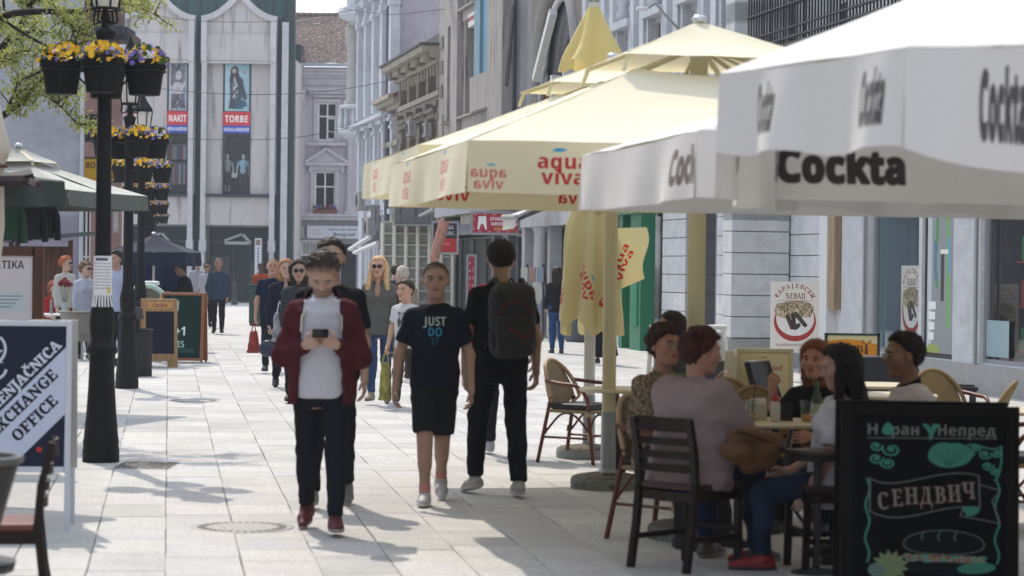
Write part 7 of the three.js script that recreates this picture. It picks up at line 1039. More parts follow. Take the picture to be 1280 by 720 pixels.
const s = thing('cup_sign', 'cup shaped white sign with yellow top and green middle', 'sign', V(P(206, 400, 42).x, 0, -42)); const cs = new THREE.Shape(); cs.moveTo(-0.14, 0.2); cs.quadraticCurveTo(-0.06, 0.6, -0.12, 0.86); cs.quadraticCurveTo(-0.1, 1.16, 0, 1.16); cs.quadraticCurveTo(0.12, 1.16, 0.14, 0.9); cs.quadraticCurveTo(0.06, 0.6, 0.16, 0.2); cs.closePath(); M('panel', metreUV(new THREE.ExtrudeGeometry(cs, { depth: 0.03, bevelEnabled: false })), mat([0.6, 0.66, 0.66]), s); M('cream', box(0.17, 0.15, 0.012, 0.01, 0.95, 0.038), mat([0.6, 0.5, 0.06]), s); M('cup', box(0.14, 0.35, 0.012, 0.02, 0.56, 0.038), mat([0.03, 0.22, 0.13]), s); M('foot', box(0.4, 0.2, 0.2, 0.01, 0, 0.015), FR.dark, s);
}
// ---------------------------------------------------------------- people: bodies and clothes are meshed from smooth distance fields
function netMesh(f, lo, hi, cell, colour) {
const n = [0, 1, 2].map((i) => Math.max(3, Math.ceil((hi[i] - lo[i]) / cell) + 1)), [nx, ny, nz] = n, val = new Float32Array(nx * ny * nz), B = 4, rad = B * cell * 0.87;
for (let bz = 0; bz < nz; bz += B) for (let by = 0; by < ny; by += B) for (let bx = 0; bx < nx; bx += B) {
const d = f(lo[0] + (bx + B / 2) * cell, lo[1] + (by + B / 2) * cell, lo[2] + (bz + B / 2) * cell), skip = Math.abs(d) > rad * 2.1;
for (let z = bz; z < Math.min(bz + B, nz); z++) for (let y = by; y < Math.min(by + B, ny); y++) for (let x = bx; x < Math.min(bx + B, nx); x++) val[(z * ny + y) * nx + x] = skip ? d : f(lo[0] + x * cell, lo[1] + y * cell, lo[2] + z * cell);
}
const idx = new Int32Array(nx * ny * nz).fill(-1), pos = [], at3 = (x, y, z) => (z * ny + y) * nx + x, E = [[0, 1], [0, 2], [0, 4], [1, 3], [1, 5], [2, 3], [2, 6], [3, 7], [4, 5], [4, 6], [5, 7], [6, 7]];
const v = new Float32Array(8);
for (let z = 0; z < nz - 1; z++) for (let y = 0; y < ny - 1; y++) for (let x = 0; x < nx - 1; x++) {
let m = 0; for (let k = 0; k < 8; k++) { v[k] = val[at3(x + (k & 1), y + ((k >> 1) & 1), z + (k >> 2))]; if (v[k] < 0) m |= 1 << k; }
if (m === 0 || m === 255) continue;
let c = 0, sx = 0, sy = 0, sz = 0; for (const [a, b] of E) { if ((v[a] < 0) === (v[b] < 0)) continue; const t = v[a] / (v[a] - v[b]); sx += (a & 1) + t * ((b & 1) - (a & 1)); sy += ((a >> 1) & 1) + t * (((b >> 1) & 1) - ((a >> 1) & 1)); sz += (a >> 2) + t * ((b >> 2) - (a >> 2)); c++; }
idx[at3(x, y, z)] = pos.length / 3; pos.push(lo[0] + (x + sx / c) * cell, lo[1] + (y + sy / c) * cell, lo[2] + (z + sz / c) * cell);
}
const tri = [];
const quad = (a, b, c, d, flip) => { if (a < 0 || b < 0 || c < 0 || d < 0) return; if (flip) tri.push(a, c, b, a, d, c); else tri.push(a, b, c, a, c, d); };
for (let z = 1; z < nz - 1; z++) for (let y = 1; y < ny - 1; y++) for (let x = 1; x < nx - 1; x++) {
const s = val[at3(x, y, z)] < 0;
if (s !== val[at3(x + 1, y, z)] < 0) quad(idx[at3(x, y - 1, z - 1)], idx[at3(x, y, z - 1)], idx[at3(x, y, z)], idx[at3(x, y - 1, z)], !s);
if (s !== val[at3(x, y + 1, z)] < 0) quad(idx[at3(x - 1, y, z - 1)], idx[at3(x - 1, y, z)], idx[at3(x, y, z)], idx[at3(x, y, z - 1)], !s);
if (s !== val[at3(x, y, z + 1)] < 0) quad(idx[at3(x - 1, y - 1, z)], idx[at3(x, y - 1, z)], idx[at3(x, y, z)], idx[at3(x - 1, y, z)], !s);
}
const g = new THREE.BufferGeometry(); g.setAttribute('position', new THREE.Float32BufferAttribute(pos, 3)); g.setIndex(tri); g.computeVertexNormals();
const m = pos.length / 3, uv = new Float32Array(m * 2), p = g.attributes.position; for (let i = 0; i < m; i++) { uv[2 * i] = p.getX(i) + p.getZ(i) * 0.6; uv[2 * i + 1] = p.getY(i) + p.getZ(i) * 0.3; } g.setAttribute('uv', new THREE.BufferAttribute(uv, 2));
if (colour) { const c = new Float32Array(m * 3); for (let i = 0; i < m; i++) { const k = colour(p.getX(i), p.getY(i), p.getZ(i)); c[3 * i] = k[0]; c[3 * i + 1] = k[1]; c[3 * i + 2] = k[2]; } g.setAttribute('color', new THREE.BufferAttribute(c, 3)); }
return g;
}
const smin = (a, b, k) => { const h = Math.max(k - Math.abs(a - b), 0) / k; return Math.min(a, b) - h * h * k * 0.25; };
const smax = (a, b, k) => -smin(-a, -b, k);
function cap(a, b, ra, rb) { const bx = b.x - a.x, by = b.y - a.y, bz = b.z - a.z, bb = bx * bx + by * by + bz * bz + 1e-9; return (x, y, z) => { const px = x - a.x, py = y - a.y, pz = z - a.z; let t = (px * bx + py * by + pz * bz) / bb; t = t < 0 ? 0 : t > 1 ? 1 : t; const dx = px - bx * t, dy = py - by * t, dz = pz - bz * t; return Math.sqrt(dx * dx + dy * dy + dz * dz) - (ra + (rb - ra) * t); }; }
const elli = (cx, cy, cz, rx, ry, rz) => (x, y, z) => { const a = (x - cx) / rx, b = (y - cy) / ry, c = (z - cz) / rz; const k = Math.sqrt(a * a + b * b + c * c); return (k - 1) * Math.min(rx, ry, rz) * (k > 1 ? 1 : 1); };
function blend(list, k) { return (x, y, z) => { let d = list[0](x, y, z); for (let i = 1; i < list.length; i++) d = smin(d, list[i](x, y, z), k); return d; }; }
const cutAt = (f, p, d) => (x, y, z) => Math.max(f(x, y, z), (x - p.x) * d.x + (y - p.y) * d.y + (z - p.z) * d.z);
const YS = [-0.16, -0.05, 0.05, 0.15, 0.25, 0.35, 0.43, 0.49, 0.535];
const MA = [0.145, 0.165, 0.158, 0.145, 0.152, 0.165, 0.16, 0.11, 0.062], MB = [0.09, 0.112, 0.108, 0.102, 0.108, 0.118, 0.112, 0.085, 0.058];
const FA = [0.15, 0.172, 0.155, 0.13, 0.13, 0.142, 0.136, 0.095, 0.05], FB = [0.098, 0.115, 0.102, 0.09, 0.097, 0.108, 0.1, 0.075, 0.05];
function table(T1, y) { if (y <= YS[0]) return T1[0]; for (let i = 1; i < YS.length; i++) if (y <= YS[i]) { const t = (y - YS[i - 1]) / (YS[i] - YS[i - 1]), s = t * t * (3 - 2 * t); return T1[i - 1] + (T1[i] - T1[i - 1]) * s; } return T1[YS.length - 1]; }
const headField = (() => {
const a = elli(0, 0.03, -0.012, 0.076, 0.091, 0.096), j = elli(0, -0.045, 0.022, 0.056, 0.068, 0.064), chin = cap(V(-0.012, -0.094, 0.056), V(0.012, -0.094, 0.056), 0.021, 0.021), nose = cap(V(0, 0.014, 0.084), V(0, -0.02, 0.104), 0.009, 0.0135), nw = cap(V(-0.011, -0.024, 0.092), V(0.011, -0.024, 0.092), 0.009, 0.009), brow = cap(V(-0.042, 0.031, 0.072), V(0.042, 0.031, 0.072), 0.013, 0.013), e1 = elli(0.031, 0.012, 0.096, 0.017, 0.012, 0.017), e2 = elli(-0.031, 0.012, 0.096, 0.017, 0.012, 0.017), b1 = elli(0.031, 0.011, 0.074, 0.0135, 0.0135, 0.0135), b2 = elli(-0.031, 0.011, 0.074, 0.0135, 0.0135, 0.0135), u = cap(V(-0.019, -0.052, 0.08), V(0.019, -0.052, 0.08), 0.008, 0.008), l = cap(V(-0.015, -0.063, 0.08), V(0.015, -0.063, 0.08), 0.0085, 0.0085), c1 = elli(0.043, -0.018, 0.05, 0.03, 0.03, 0.032), c2 = elli(-0.043, -0.018, 0.05, 0.03, 0.03, 0.032), r1 = elli(0.079, -0.002, -0.012, 0.011, 0.032, 0.02), r2 = elli(-0.079, -0.002, -0.012, 0.011, 0.032, 0.02);
return (x, y, z) => { let d = smin(a(x, y, z), j(x, y, z), 0.035); if (d > 0.06) return d; d = smin(d, chin(x, y, z), 0.03); d = smin(d, c1(x, y, z), 0.025); d = smin(d, c2(x, y, z), 0.025); d = smin(d, brow(x, y, z), 0.02); d = smax(d, -e1(x, y, z), 0.016); d = smax(d, -e2(x, y, z), 0.016); d = Math.min(d, b1(x, y, z), b2(x, y, z)); d = smin(d, nose(x, y, z), 0.014); d = smin(d, nw(x, y, z), 0.01); d = smin(d, u(x, y, z), 0.009); d = smin(d, l(x, y, z), 0.007); d = smin(d, r1(x, y, z), 0.012); return smin(d, r2(x, y, z), 0.012); };
})();
const eyeDark = mat([0.012, 0.01, 0.01], { roughness: 0.2 }), lensM = mat([0.008, 0.008, 0.009], { roughness: 0.08 });
function person(o) {
const { H = 1.75, w = 1, female = false, pos, turn = 0, px: near = 1, skin = [0.42, 0.25, 0.17], pose = {} } = o;
const t = thing('person', o.label, 'person', pos, turn); const u = H / 1.78, C = near === 1 ? [0.012, 0.0046, 0.0046] : near === 2 ? [0.017, 0.0075, 0.0075] : [0.024, 0.012, 0.011];
const q = pose, lean = q.lean ?? 0.03, side = q.side ?? 0, tw = q.twist ?? 0;
const nrm = (v) => v.normalize(), U = nrm(V(Math.sin(side), Math.cos(lean), Math.sin(lean))), X = nrm(V(1, -Math.sin(side), 0)), Z = new THREE.Vector3().crossVectors(X, U);
let hip = V(0, (q.hip ?? 0.93) * (q.hip ? 1 : u), 0);
// legs
const leg = (s, l = {}) => { const th = l.th ?? 0, kn = l.kn ?? 0, out = l.out ?? 0.02, fp = l.fp ?? 0; const h = hip.clone().addScaledVector(X, s * 0.088 * u * Math.sqrt(w)); const d1 = nrm(V(s * Math.sin(out), -Math.cos(th) * Math.cos(out), Math.sin(th) * Math.cos(out))), d2 = nrm(V(s * Math.sin(l.out2 ?? out * 0.3), -Math.cos(th - kn), Math.sin(th - kn))); const k = h.clone().addScaledVector(d1, 0.43 * u), a = k.clone().addScaledVector(d2, 0.42 * u); const ya = l.yaw ?? 0.12; const f = V(s * Math.sin(ya) * Math.cos(fp), -Math.sin(fp), Math.cos(ya) * Math.cos(fp)); const sd = nrm(V(Math.cos(ya), 0, -s * Math.sin(ya))); const g = new THREE.Vector3().crossVectors(f, sd); return { h, k, a, f, g, s }; };
let LL = leg(1, q.L), RL = leg(-1, q.R);
const soleY = (l) => Math.min(l.a.y - 0.05 * u * l.f.y - 0.078 * u * l.g.y, l.a.y + 0.2 * u * l.f.y - 0.078 * u * l.g.y);
const lift = Math.min(soleY(LL), soleY(RL)); if (!q.hip) { hip.y -= lift; LL = leg(1, q.L); RL = leg(-1, q.R); } else { for (const l of [LL, RL]) { const dy = soleY(l) - (l === RL ? q.liftR ?? 0 : q.liftL ?? 0); l.a.y -= dy; } }
const Nk = hip.clone().addScaledVector(U, 0.52 * u), Xt = X.clone().multiplyScalar(Math.cos(tw)).addScaledVector(Z, -Math.sin(tw)), Zt = new THREE.Vector3().crossVectors(Xt, U);
const sw = (o.shoulder ?? (female ? 0.148 : 0.168)) * u * (0.6 + 0.4 * w);
const arm = (s, A = {}) => { const j = Nk.clone().addScaledVector(U, (-0.085 + (A.shrug ?? 0)) * u).addScaledVector(Xt, s * sw); const up = nrm(V(...(A.up ?? [s * 0.12, -1, -0.02]))), fo = nrm(V(...(A.fore ?? [s * 0.03, -1, 0.18]))); const e = j.clone().addScaledVector(up, 0.295 * u), wr = e.clone().addScaledVector(fo, 0.25 * u); const hd = nrm(V(...(A.hand ?? A.fore ?? [s * 0.0, -1, 0.15]))); let pn = V(...(A.palm ?? [-s, 0, 0])); pn.addScaledVector(hd, -pn.dot(hd)); nrm(pn); const thb = s > 0 ? new THREE.Vector3().crossVectors(pn, hd) : new THREE.Vector3().crossVectors(hd, pn); return { j, e, wr, hd, pn, thb, curl: A.curl ?? 0.35, s, up, fo }; };
const LA = arm(1, q.LA), RA = arm(-1, q.RA);
// head frame
const hp = q.headPitch ?? 0, hy = q.headYaw ?? 0, hr = q.headRoll ?? 0;
const nd = nrm(U.clone().addScaledVector(Zt, 0.22 + hp * 0.55 * Math.cos(hy)).addScaledVector(Xt, hp * 0.3 * Math.sin(hy)));
const hc = Nk.clone().addScaledVector(U, 0.03 * u).addScaledVector(nd, 0.15 * u);
const hq = new THREE.Quaternion().setFromRotationMatrix(new THREE.Matrix4().makeBasis(X, V(0, 1, 0).addScaledVector(X, 0), V(0, 0, 1))).identity().setFromEuler(new THREE.Euler(hp, hy + tw, hr, 'YXZ'));
const hm = new THREE.Matrix4().compose(hc, hq, V(1, 1, 1)), hs = (o.headScale ?? 1) * 1.06 * Math.max(0.93, Math.min(1.02, u));
const inv = hm.clone().invert().elements, toHead = (x, y, z) => [(inv[0] * x + inv[4] * y + inv[8] * z + inv[12]) / hs / 1.07, (inv[1] * x + inv[5] * y + inv[9] * z + inv[13]) / hs, (inv[2] * x + inv[6] * y + inv[10] * z + inv[14]) / hs];
const fromHead = (x, y, z) => V(x * hs * 1.07, y * hs, z * hs).applyMatrix4(hm);
// torso field in its own frame
const TA = female ? FA : MA, TB = female ? FB : MB, bust = female ? 1 : 0, belly = o.belly ?? 0;
const torso = (e, y0, y1, loose = 0) => (x, y, z) => {
const dx = x - hip.x, dy = y - hip.y, dz = z - hip.z, yy = (dx * U.x + dy * U.y + dz * U.z) / u; let lx = (dx * X.x + dy * X.y + dz * X.z) / u, lz = (dx * Z.x + dy * Z.y + dz * Z.z) / u;
const k = tw * Math.max(0, Math.min(1, yy / 0.4)), c = Math.cos(k), s = Math.sin(k), rx = c * lx - s * lz; lz = s * lx + c * lz; lx = rx;
let a = table(TA, yy) * w, b = table(TB, yy) * w; if (yy < 0.4 && loose) { const m = Math.max(0, Math.min(1, (0.42 - yy) / 0.12)); a += (Math.max(a, 0.163 * w) - a) * loose * m + 0.02 * loose * m; b += (Math.max(b, 0.118 * w) - b) * loose * m + 0.012 * loose * m; }
b += belly * Math.exp(-(((yy - 0.12) / 0.13) ** 2)); lz -= 0.012 + 0.5 * belly * Math.exp(-(((yy - 0.12) / 0.13) ** 2));
a += e; b += e; const r = Math.sqrt((lx / a) ** 2 + (lz / b) ** 2); let d = (r - 1) * Math.min(a, b) * 0.92;
if (bust) { for (const sx of [-1, 1]) { const bx = lx - sx * 0.065, by = yy - 0.345, bz = lz - 0.085 * w; d = smin(d, Math.sqrt(bx * bx + by * by * 1.1 + bz * bz) - (0.052 + e), 0.05); } }
return Math.max(d, yy - y1, y0 - yy) * u;
};
const neckF = cap(Nk.clone().addScaledVector(U, -0.05 * u), fromHead(0, -0.045, -0.022), (female ? 0.05 : 0.06) * u, (female ? 0.046 : 0.056) * u);
const armF = (A, r = 1) => [cap(A.j, A.e, 0.05 * u * r * w, 0.039 * u * r), cap(A.e, A.wr, 0.04 * u * r, 0.026 * u * r)];
const legF = (l, r = 1) => [cap(l.h, l.k, 0.082 * u * r * w, 0.054 * u * r), cap(l.k, l.a, 0.055 * u * r, 0.036 * u * r), cap(l.k.clone().lerp(l.a, 0.15).addScaledVector(V(0, 0, -1), 0.02 * u), l.k.clone().lerp(l.a, 0.5).addScaledVector(V(0, 0, -1), 0.012 * u), 0.05 * u * r, 0.045 * u * r)];
const shoulderF = (r) => [cap(Nk.clone().addScaledVector(U, -0.02 * u), LA.j, 0.05 * u * r, 0.05 * u * r * w), cap(Nk.clone().addScaledVector(U, -0.02 * u), RA.j, 0.05 * u * r, 0.05 * u * r * w)];
const handF = (A) => { const s = u * (near === 3 ? 1.12 : 1), fr = near === 3 ? 1.35 : near === 2 ? 1.1 : 1, list = [], at2 = (d, th, n) => A.wr.clone().addScaledVector(A.hd, d * s).addScaledVector(A.thb, th * s).addScaledVector(A.pn, n * s); const palm = []; for (let i = 0; i < 4; i++) palm.push(cap(at2(0.005, 0.016 - i * 0.011, 0), at2(0.082 - (i === 3 ? 0.008 : 0), 0.031 - i * 0.021, 0), 0.0165 * s, 0.0125 * s)); const pf = blend(palm, 0.012); const L = [0.07, 0.078, 0.072, 0.056], R = [0.0088, 0.009, 0.0086, 0.0076]; for (let i = 0; i < 4; i++) { const b = at2(0.082 - (i === 3 ? 0.008 : 0), 0.031 - i * 0.021, 0), c1 = A.curl * (0.8 + 0.12 * i), c2 = c1 + A.curl * 1.1, c3 = c2 + A.curl * 0.8, sp = (1.5 - i) * 0.05; const dir = (c) => nrm(A.hd.clone().multiplyScalar(Math.cos(c)).addScaledVector(A.pn, Math.sin(c)).addScaledVector(A.thb, sp)); const p1 = b.clone().addScaledVector(dir(c1), L[i] * 0.46 * s), p2 = p1.clone().addScaledVector(dir(c2), L[i] * 0.32 * s), p3 = p2.clone().addScaledVector(dir(c3), L[i] * 0.24 * s); list.push(cap(b, p1, R[i] * s * fr * 1.08, R[i] * s * fr), cap(p1, p2, R[i] * s * fr, R[i] * s * fr * 0.94), cap(p2, p3, R[i] * s * fr * 0.94, R[i] * s * fr * 0.8)); }
const tb = at2(0.022, 0.026, 0.004), t1 = tb.clone().addScaledVector(nrm(A.hd.clone().multiplyScalar(0.65).addScaledVector(A.thb, 0.7).addScaledVector(A.pn, 0.3)), 0.046 * s), t2 = t1.clone().addScaledVector(nrm(A.hd.clone().multiplyScalar(0.85).addScaledVector(A.thb, 0.25 - A.curl * 0.3).addScaledVector(A.pn, 0.35)), 0.034 * s), th = blend([cap(tb, t1, 0.0135 * s, 0.0108 * s * fr), cap(t1, t2, 0.0108 * s * fr, 0.0088 * s * fr)], 0.006); const fing = list.length ? (x, y, z) => { let d = 9; for (let i = 0; i < list.length; i += 3) d = Math.min(d, smin(smin(list[i](x, y, z), list[i + 1](x, y, z), 0.003), list[i + 2](x, y, z), 0.003)); return d; } : null; const fw = cap(A.e.clone().lerp(A.wr, 0.55), A.wr, 0.031 * u, 0.026 * u); return (x, y, z) => smin(smin(smin(pf(x, y, z), fing(x, y, z), 0.006), th(x, y, z), 0.012), fw(x, y, z), 0.02); };
const bodyField = (() => { const l = [torso(-0.022, -0.16, 0.52), ...shoulderF(0.88), neckF, ...armF(LA), ...armF(RA), ...legF(LL), ...legF(RL)]; return blend(l, 0.03); })();
const bounds = (pts, m) => { const b = new THREE.Box3().setFromPoints(pts).expandByScalar(m); return [b.min.toArray(), b.max.toArray()]; };
const allPts = [hip.clone().addScaledVector(X, 0.2), hip.clone().addScaledVector(X, -0.2), Nk, LA.j, RA.j, LA.e, RA.e, LA.wr, RA.wr, LL.k, RL.k, LL.a, RL.a, hc];
const sc = (x, y, z) => { const m = 1 + 0.12 * noise3(x * 9, y * 9, z * 9); return [skin[0] * m, skin[1] * m, skin[2] * m]; };
const hairC = o.hairC ?? [0.02, 0.014, 0.01], lip = o.lip ?? [skin[0] * 0.8, skin[1] * 0.45, skin[2] * 0.5];
const face = (x, y, z) => { const [a, b, c] = toHead(x, y, z), k = sc(x, y, z), ax = Math.abs(a); if (c > 0.04) { if (((ax - 0.031) / 0.0125) ** 2 + ((b - 0.0105) / 0.0052) ** 2 < 1) return ((ax - 0.031) / 0.0068) ** 2 < 1 ? [0.03, 0.02, 0.015] : [0.3, 0.25, 0.22]; if (((ax - 0.033) / 0.019) ** 2 + ((b - 0.03 + 2.2 * (ax - 0.033) ** 2 * 4) / 0.006) ** 2 < 1 && !o.noBrow) return [hairC[0] * 0.7 + 0.012, hairC[1] * 0.7 + 0.01, hairC[2] * 0.7 + 0.008]; if ((a / 0.022) ** 2 + ((b + 0.0575) / 0.0095) ** 2 < 1) return Math.abs(b + 0.0575) < 0.0016 ? [lip[0] * 0.45, lip[1] * 0.4, lip[2] * 0.4] : lip; if (o.stubble && b < -0.03) { const m = 1 - o.stubble * Math.min(1, (-0.03 - b) / 0.02); return [k[0] * m, k[1] * m, k[2] * m]; } } return k; };
const skinM = new THREE.MeshPhysicalMaterial({ color: 0xffffff, vertexColors: true, roughness: 0.55, specularIntensity: 0.6 });
const geos = []; { const [lo, hi] = bounds(allPts, 0.13); geos.push(netMesh(bodyField, lo, hi, C[0] * (near === 1 ? 1.1 : 1), sc)); }
{ const hf = (x, y, z) => { const p = toHead(x, y, z); return smin(headField(p[0], p[1], p[2]) * hs, neckF(x, y, z), 0.022); }; const pts = []; for (const a of [-1, 1]) for (const b of [-1, 1]) for (const c of [-1, 1]) pts.push(fromHead(a * 0.1, b * 0.125, c * 0.12)); pts.push(Nk.clone().addScaledVector(U, -0.02)); const [lo, hi] = bounds(pts, 0.012); geos.push(netMesh(hf, lo, hi, C[1], face)); }
for (const A of [LA, RA]) { const c = A.wr.clone().addScaledVector(A.hd, 0.08 * u), [lo, hi] = bounds([c, A.wr], 0.125 * u); geos.push(netMesh(handF(A), lo, hi, C[2], sc)); }
M('body', geos, skinM, t);
const wr = o.fold ?? 0.006, foldN = (x, y, z, k = 1) => wr * k * (1.5 * noise3(x * 5, y * 9 + x * 3, z * 5) + 0.7 * noise3(x * 15, y * 20 + x * 8, z * 15));
const cloth = (name, f, m, pts, pad = 0.14, k = 1, parent = t, cell = C[0]) => { const [lo, hi] = bounds(pts, pad), g = netMesh((x, y, z) => { const d = f(x, y, z); return Math.abs(d) < 0.05 ? d + foldN(x, y, z, k) : d; }, lo, hi, cell); return M(name, g, m, parent); };
const clothMat = (c, opt = {}) => phys(c, { specularIntensity: 0.25, map: opt.map ?? rep(T.cloth, 2.2), bumpMap: rep(T.folds, 2.5), bumpScale: opt.bump ?? 0.006, roughness: 0.9, ...opt.mat });
// lower garments
const B = o.bottom; let legTopY = 0;
if (B) {
const waist = (B.rise ?? 0.06), pts = [hip.clone().addScaledVector(X, 0.2), hip.clone().addScaledVector(X, -0.2), hip.clone().addScaledVector(U, 0.1), LL.k, RL.k];
const r = B.r ?? 1, fl = B.flare ?? 1, parts = [torso(0.012, -0.16, waist)];
for (const l of [LL, RL]) { if (B.kind === 'shorts') { const end = l.h.clone().lerp(l.k, B.len ?? 0.92), d = l.k.clone().sub(l.h).normalize(); parts.push(cutAt(cap(l.h, l.k, 0.098 * u * w * r, 0.088 * u * r), end, d)); } else if (B.kind === 'skirt') { const end = l.h.clone().lerp(l.a, B.len ?? 0.6); parts.push(cap(l.h, end, 0.1 * u * w, 0.1 * u * (B.flare ?? 1))); pts.push(end); } else { const end = l.k.clone().lerp(l.a, B.len ?? 0.97), d = l.a.clone().sub(l.k).normalize(); parts.push(cap(l.h, l.k, 0.094 * u * w * r, 0.068 * u * r), cutAt(cap(l.k, l.a, 0.068 * u * r, 0.05 * u * r * fl), end, d), cap(l.k.clone().lerp(l.a, 0.15).add(V(0, 0, -0.018)), l.k.clone().lerp(l.a, 0.5).add(V(0, 0, -0.012)), 0.056 * u * r, 0.05 * u * r)); pts.push(l.a); } }
cloth(B.kind === 'shorts' ? 'shorts' : B.kind === 'skirt' ? 'skirt' : 'trousers', blend(parts, B.kind === 'skirt' ? 0.12 : 0.028), clothMat(B.color, { map: B.denim ? rep(T.denim, 2) : undefined }), pts, 0.19, B.fold ?? 1.2);
}
// upper garments
const S = o.top; let topF = null;
if (S) {
const e = S.e ?? 0.016, hem = S.hem ?? -0.08, parts = [torso(e, hem, 0.515, S.loose ?? 0.4), ...shoulderF(1 + e * 2)], pts = [LA.j, RA.j, Nk, hip.clone().addScaledVector(X, 0.2).addScaledVector(U, hem * u), hip.clone().addScaledVector(X, -0.2).addScaledVector(U, hem * u)];
const sleeve = S.sleeve ?? 0.6;
for (const A of [LA, RA]) { if (sleeve > 0) { const f = Math.min(1, sleeve), end = A.j.clone().lerp(A.e, f); const c0 = cap(A.j, A.e, (0.056 + e * 0.8) * u * w, (0.046 + e * 0.8) * u); parts.push(f < 1 ? cutAt(c0, end, A.up) : c0); pts.push(A.e); } if (sleeve > 1) { const end = A.e.clone().lerp(A.wr, sleeve - 1); parts.push(cutAt(cap(A.e, A.wr, (0.046 + e * 0.8) * u, (0.034 + e * 0.7) * u), end, A.fo)); pts.push(A.wr); } }
topF = blend(parts, 0.03);
if (S.vneck) { const cut = elli(...fromHead(0, -0.24, 0.07).toArray(), 0.045, 0.12, 0.1); const b = topF; topF = (x, y, z) => Math.max(b(x, y, z), -cut(x, y, z)); }
const m = cloth(S.name ?? 'shirt', topF, clothMat(S.color, { map: S.map, mat: S.mat }), pts, 0.2, S.fold ?? 1);
if (S.collar) M('collar', netMesh((() => { const c = Nk.clone().addScaledVector(U, 0.0 * u).addScaledVector(Zt, 0.012); return (x, y, z) => { const dx = x - c.x, dy = y - c.y, dz = z - c.z, yy = dx * U.x + dy * U.y + dz * U.z, r = Math.sqrt(Math.max(0, dx * dx + dy * dy + dz * dz - yy * yy)), fz = (dx * Zt.x + dz * Zt.z); return Math.max(Math.abs(r - 0.066 * u - yy * -0.12) - 0.007, Math.abs(yy - 0.004 + fz * 0.35) - 0.026, S.open ? fz - 0.05 : -1); }; })(), Nk.clone().addScalar(-0.13).toArray(), Nk.clone().addScalar(0.13).toArray(), C[0] * 0.55), clothMat(S.collar), m);
}
// open jacket over the top
const Jk = o.jacket;
if (Jk) {
const e = Jk.e ?? 0.032, hem = Jk.hem ?? -0.1, parts = [torso(e, hem, 0.52, 0.75), ...shoulderF(1.22)], pts = [LA.j, RA.j, Nk, LA.e, RA.e, LA.wr, RA.wr, hip.clone().addScaledVector(X, 0.22).addScaledVector(U, hem * u), hip.clone().addScaledVector(X, -0.22).addScaledVector(U, hem * u)];
for (const A of [LA, RA]) { const end = A.e.clone().lerp(A.wr, 0.96); parts.push(cap(A.j, A.e, 0.063 * u, 0.054 * u), cutAt(cap(A.e, A.wr, 0.056 * u, 0.04 * u), end, A.fo)); }
const outer = blend(parts, 0.035), armP = blend([...armF(LA, 1.75), ...armF(RA, 1.75)], 0.02);
const gap = Jk.gap ?? 0.13, f = (x, y, z) => { const dx = x - hip.x, dy = y - hip.y, dz = z - hip.z, lx = (dx * Xt.x + dz * Xt.z) / u, yy = (dx * U.x + dy * U.y + dz * U.z) / u, lz = dx * Zt.x + dz * Zt.z; let d = outer(x, y, z); const open = Math.max(Math.abs(lx) - (gap + 0.035 * (0.25 - yy) * (lx > 0 ? 0.4 : 1.4)) , -lz, -(armP(x, y, z))); d = Math.max(d, -open * 1); return d; };
const jm = clothMat(Jk.color, { bump: 0.008 }), m = cloth('jacket', f, jm, pts, 0.2, 1.6);
const hood = new THREE.TorusGeometry(0.082 * u, 0.036 * u, 8, 24, Math.PI * 1.35); hood.rotateZ(Math.PI * 0.825 + Math.PI / 2 - Math.PI / 2 - Math.PI); hood.rotateX(-Math.PI / 2 - 0.35); hood.translate(Nk.x, Nk.y + 0.002, Nk.z - 0.005); M('hood', hood, jm, m);
const strip = mat([0.55, 0.52, 0.46]); for (const [sx, y0, y1, zz] of [[-1, 0.46, 0.32, 0.17], [1, 0.45, 0.33, 0.16]]) { const pp = []; for (let i = 0; i <= 6; i++) { const yy = y0 + (y1 - y0) * i / 6, gx = sx * (gap * (i < 2 ? 0.8 + 0.1 * i : 1) + 0.035 * (0.25 - yy) * (sx > 0 ? 0.4 : 1.4) + 0.002); let z = 0.3; const base = hip.clone().addScaledVector(U, yy * u).addScaledVector(Xt, gx * u); for (; z > 0; z -= 0.004) { const r = base.clone().addScaledVector(Zt, z); if (outer(r.x, r.y, r.z) < 0.006) break; } pp.push(base.addScaledVector(Zt, z)); } M(sx < 0 ? 'drawstring' : 'zip_edge', tube(pp, sx < 0 ? 0.008 : 0.005, 20, 6), strip, m); }
}
// shoes
if (o.shoes) for (const l of [LL, RL]) {
const { a, f, g } = l, P0 = (x, y) => a.clone().addScaledVector(f, x * u).addScaledVector(g, y * u), body2 = blend([cap(P0(-0.048, -0.042), P0(0.1, -0.05), 0.038 * u, 0.041 * u), cap(P0(0.1, -0.05), P0(0.175, -0.056), 0.041 * u, 0.029 * u), cap(P0(0, o.shoes.high ? 0.03 : -0.005), P0(0.01, -0.04), 0.043 * u, 0.044 * u)], 0.03), gy = (x, y, z) => (x - a.x) * g.x + (y - a.y) * g.y + (z - a.z) * g.z, pts = [P0(-0.1, -0.09), P0(0.22, -0.09), P0(0, 0.06)], cl = near === 1 ? 0.0065 : near === 2 ? 0.011 : 0.017; const [lo, hi] = bounds(pts, 0.05);
const sh = M('shoe', netMesh((x, y, z) => Math.max(body2(x, y, z), -(gy(x, y, z) + 0.062 * u)), lo, hi, cl), mat(o.shoes.color, { roughness: 0.6, map: rep(T.cloth, 6) }), t);
M('sole', netMesh((x, y, z) => { const y2 = gy(x, y, z); return Math.max(body2(x, y, z) - 0.004, -(y2 + 0.078 * u), y2 + 0.056 * u); }, lo, hi, cl), mat(o.shoes.sole ?? o.shoes.color, { roughness: 0.6 }), sh);
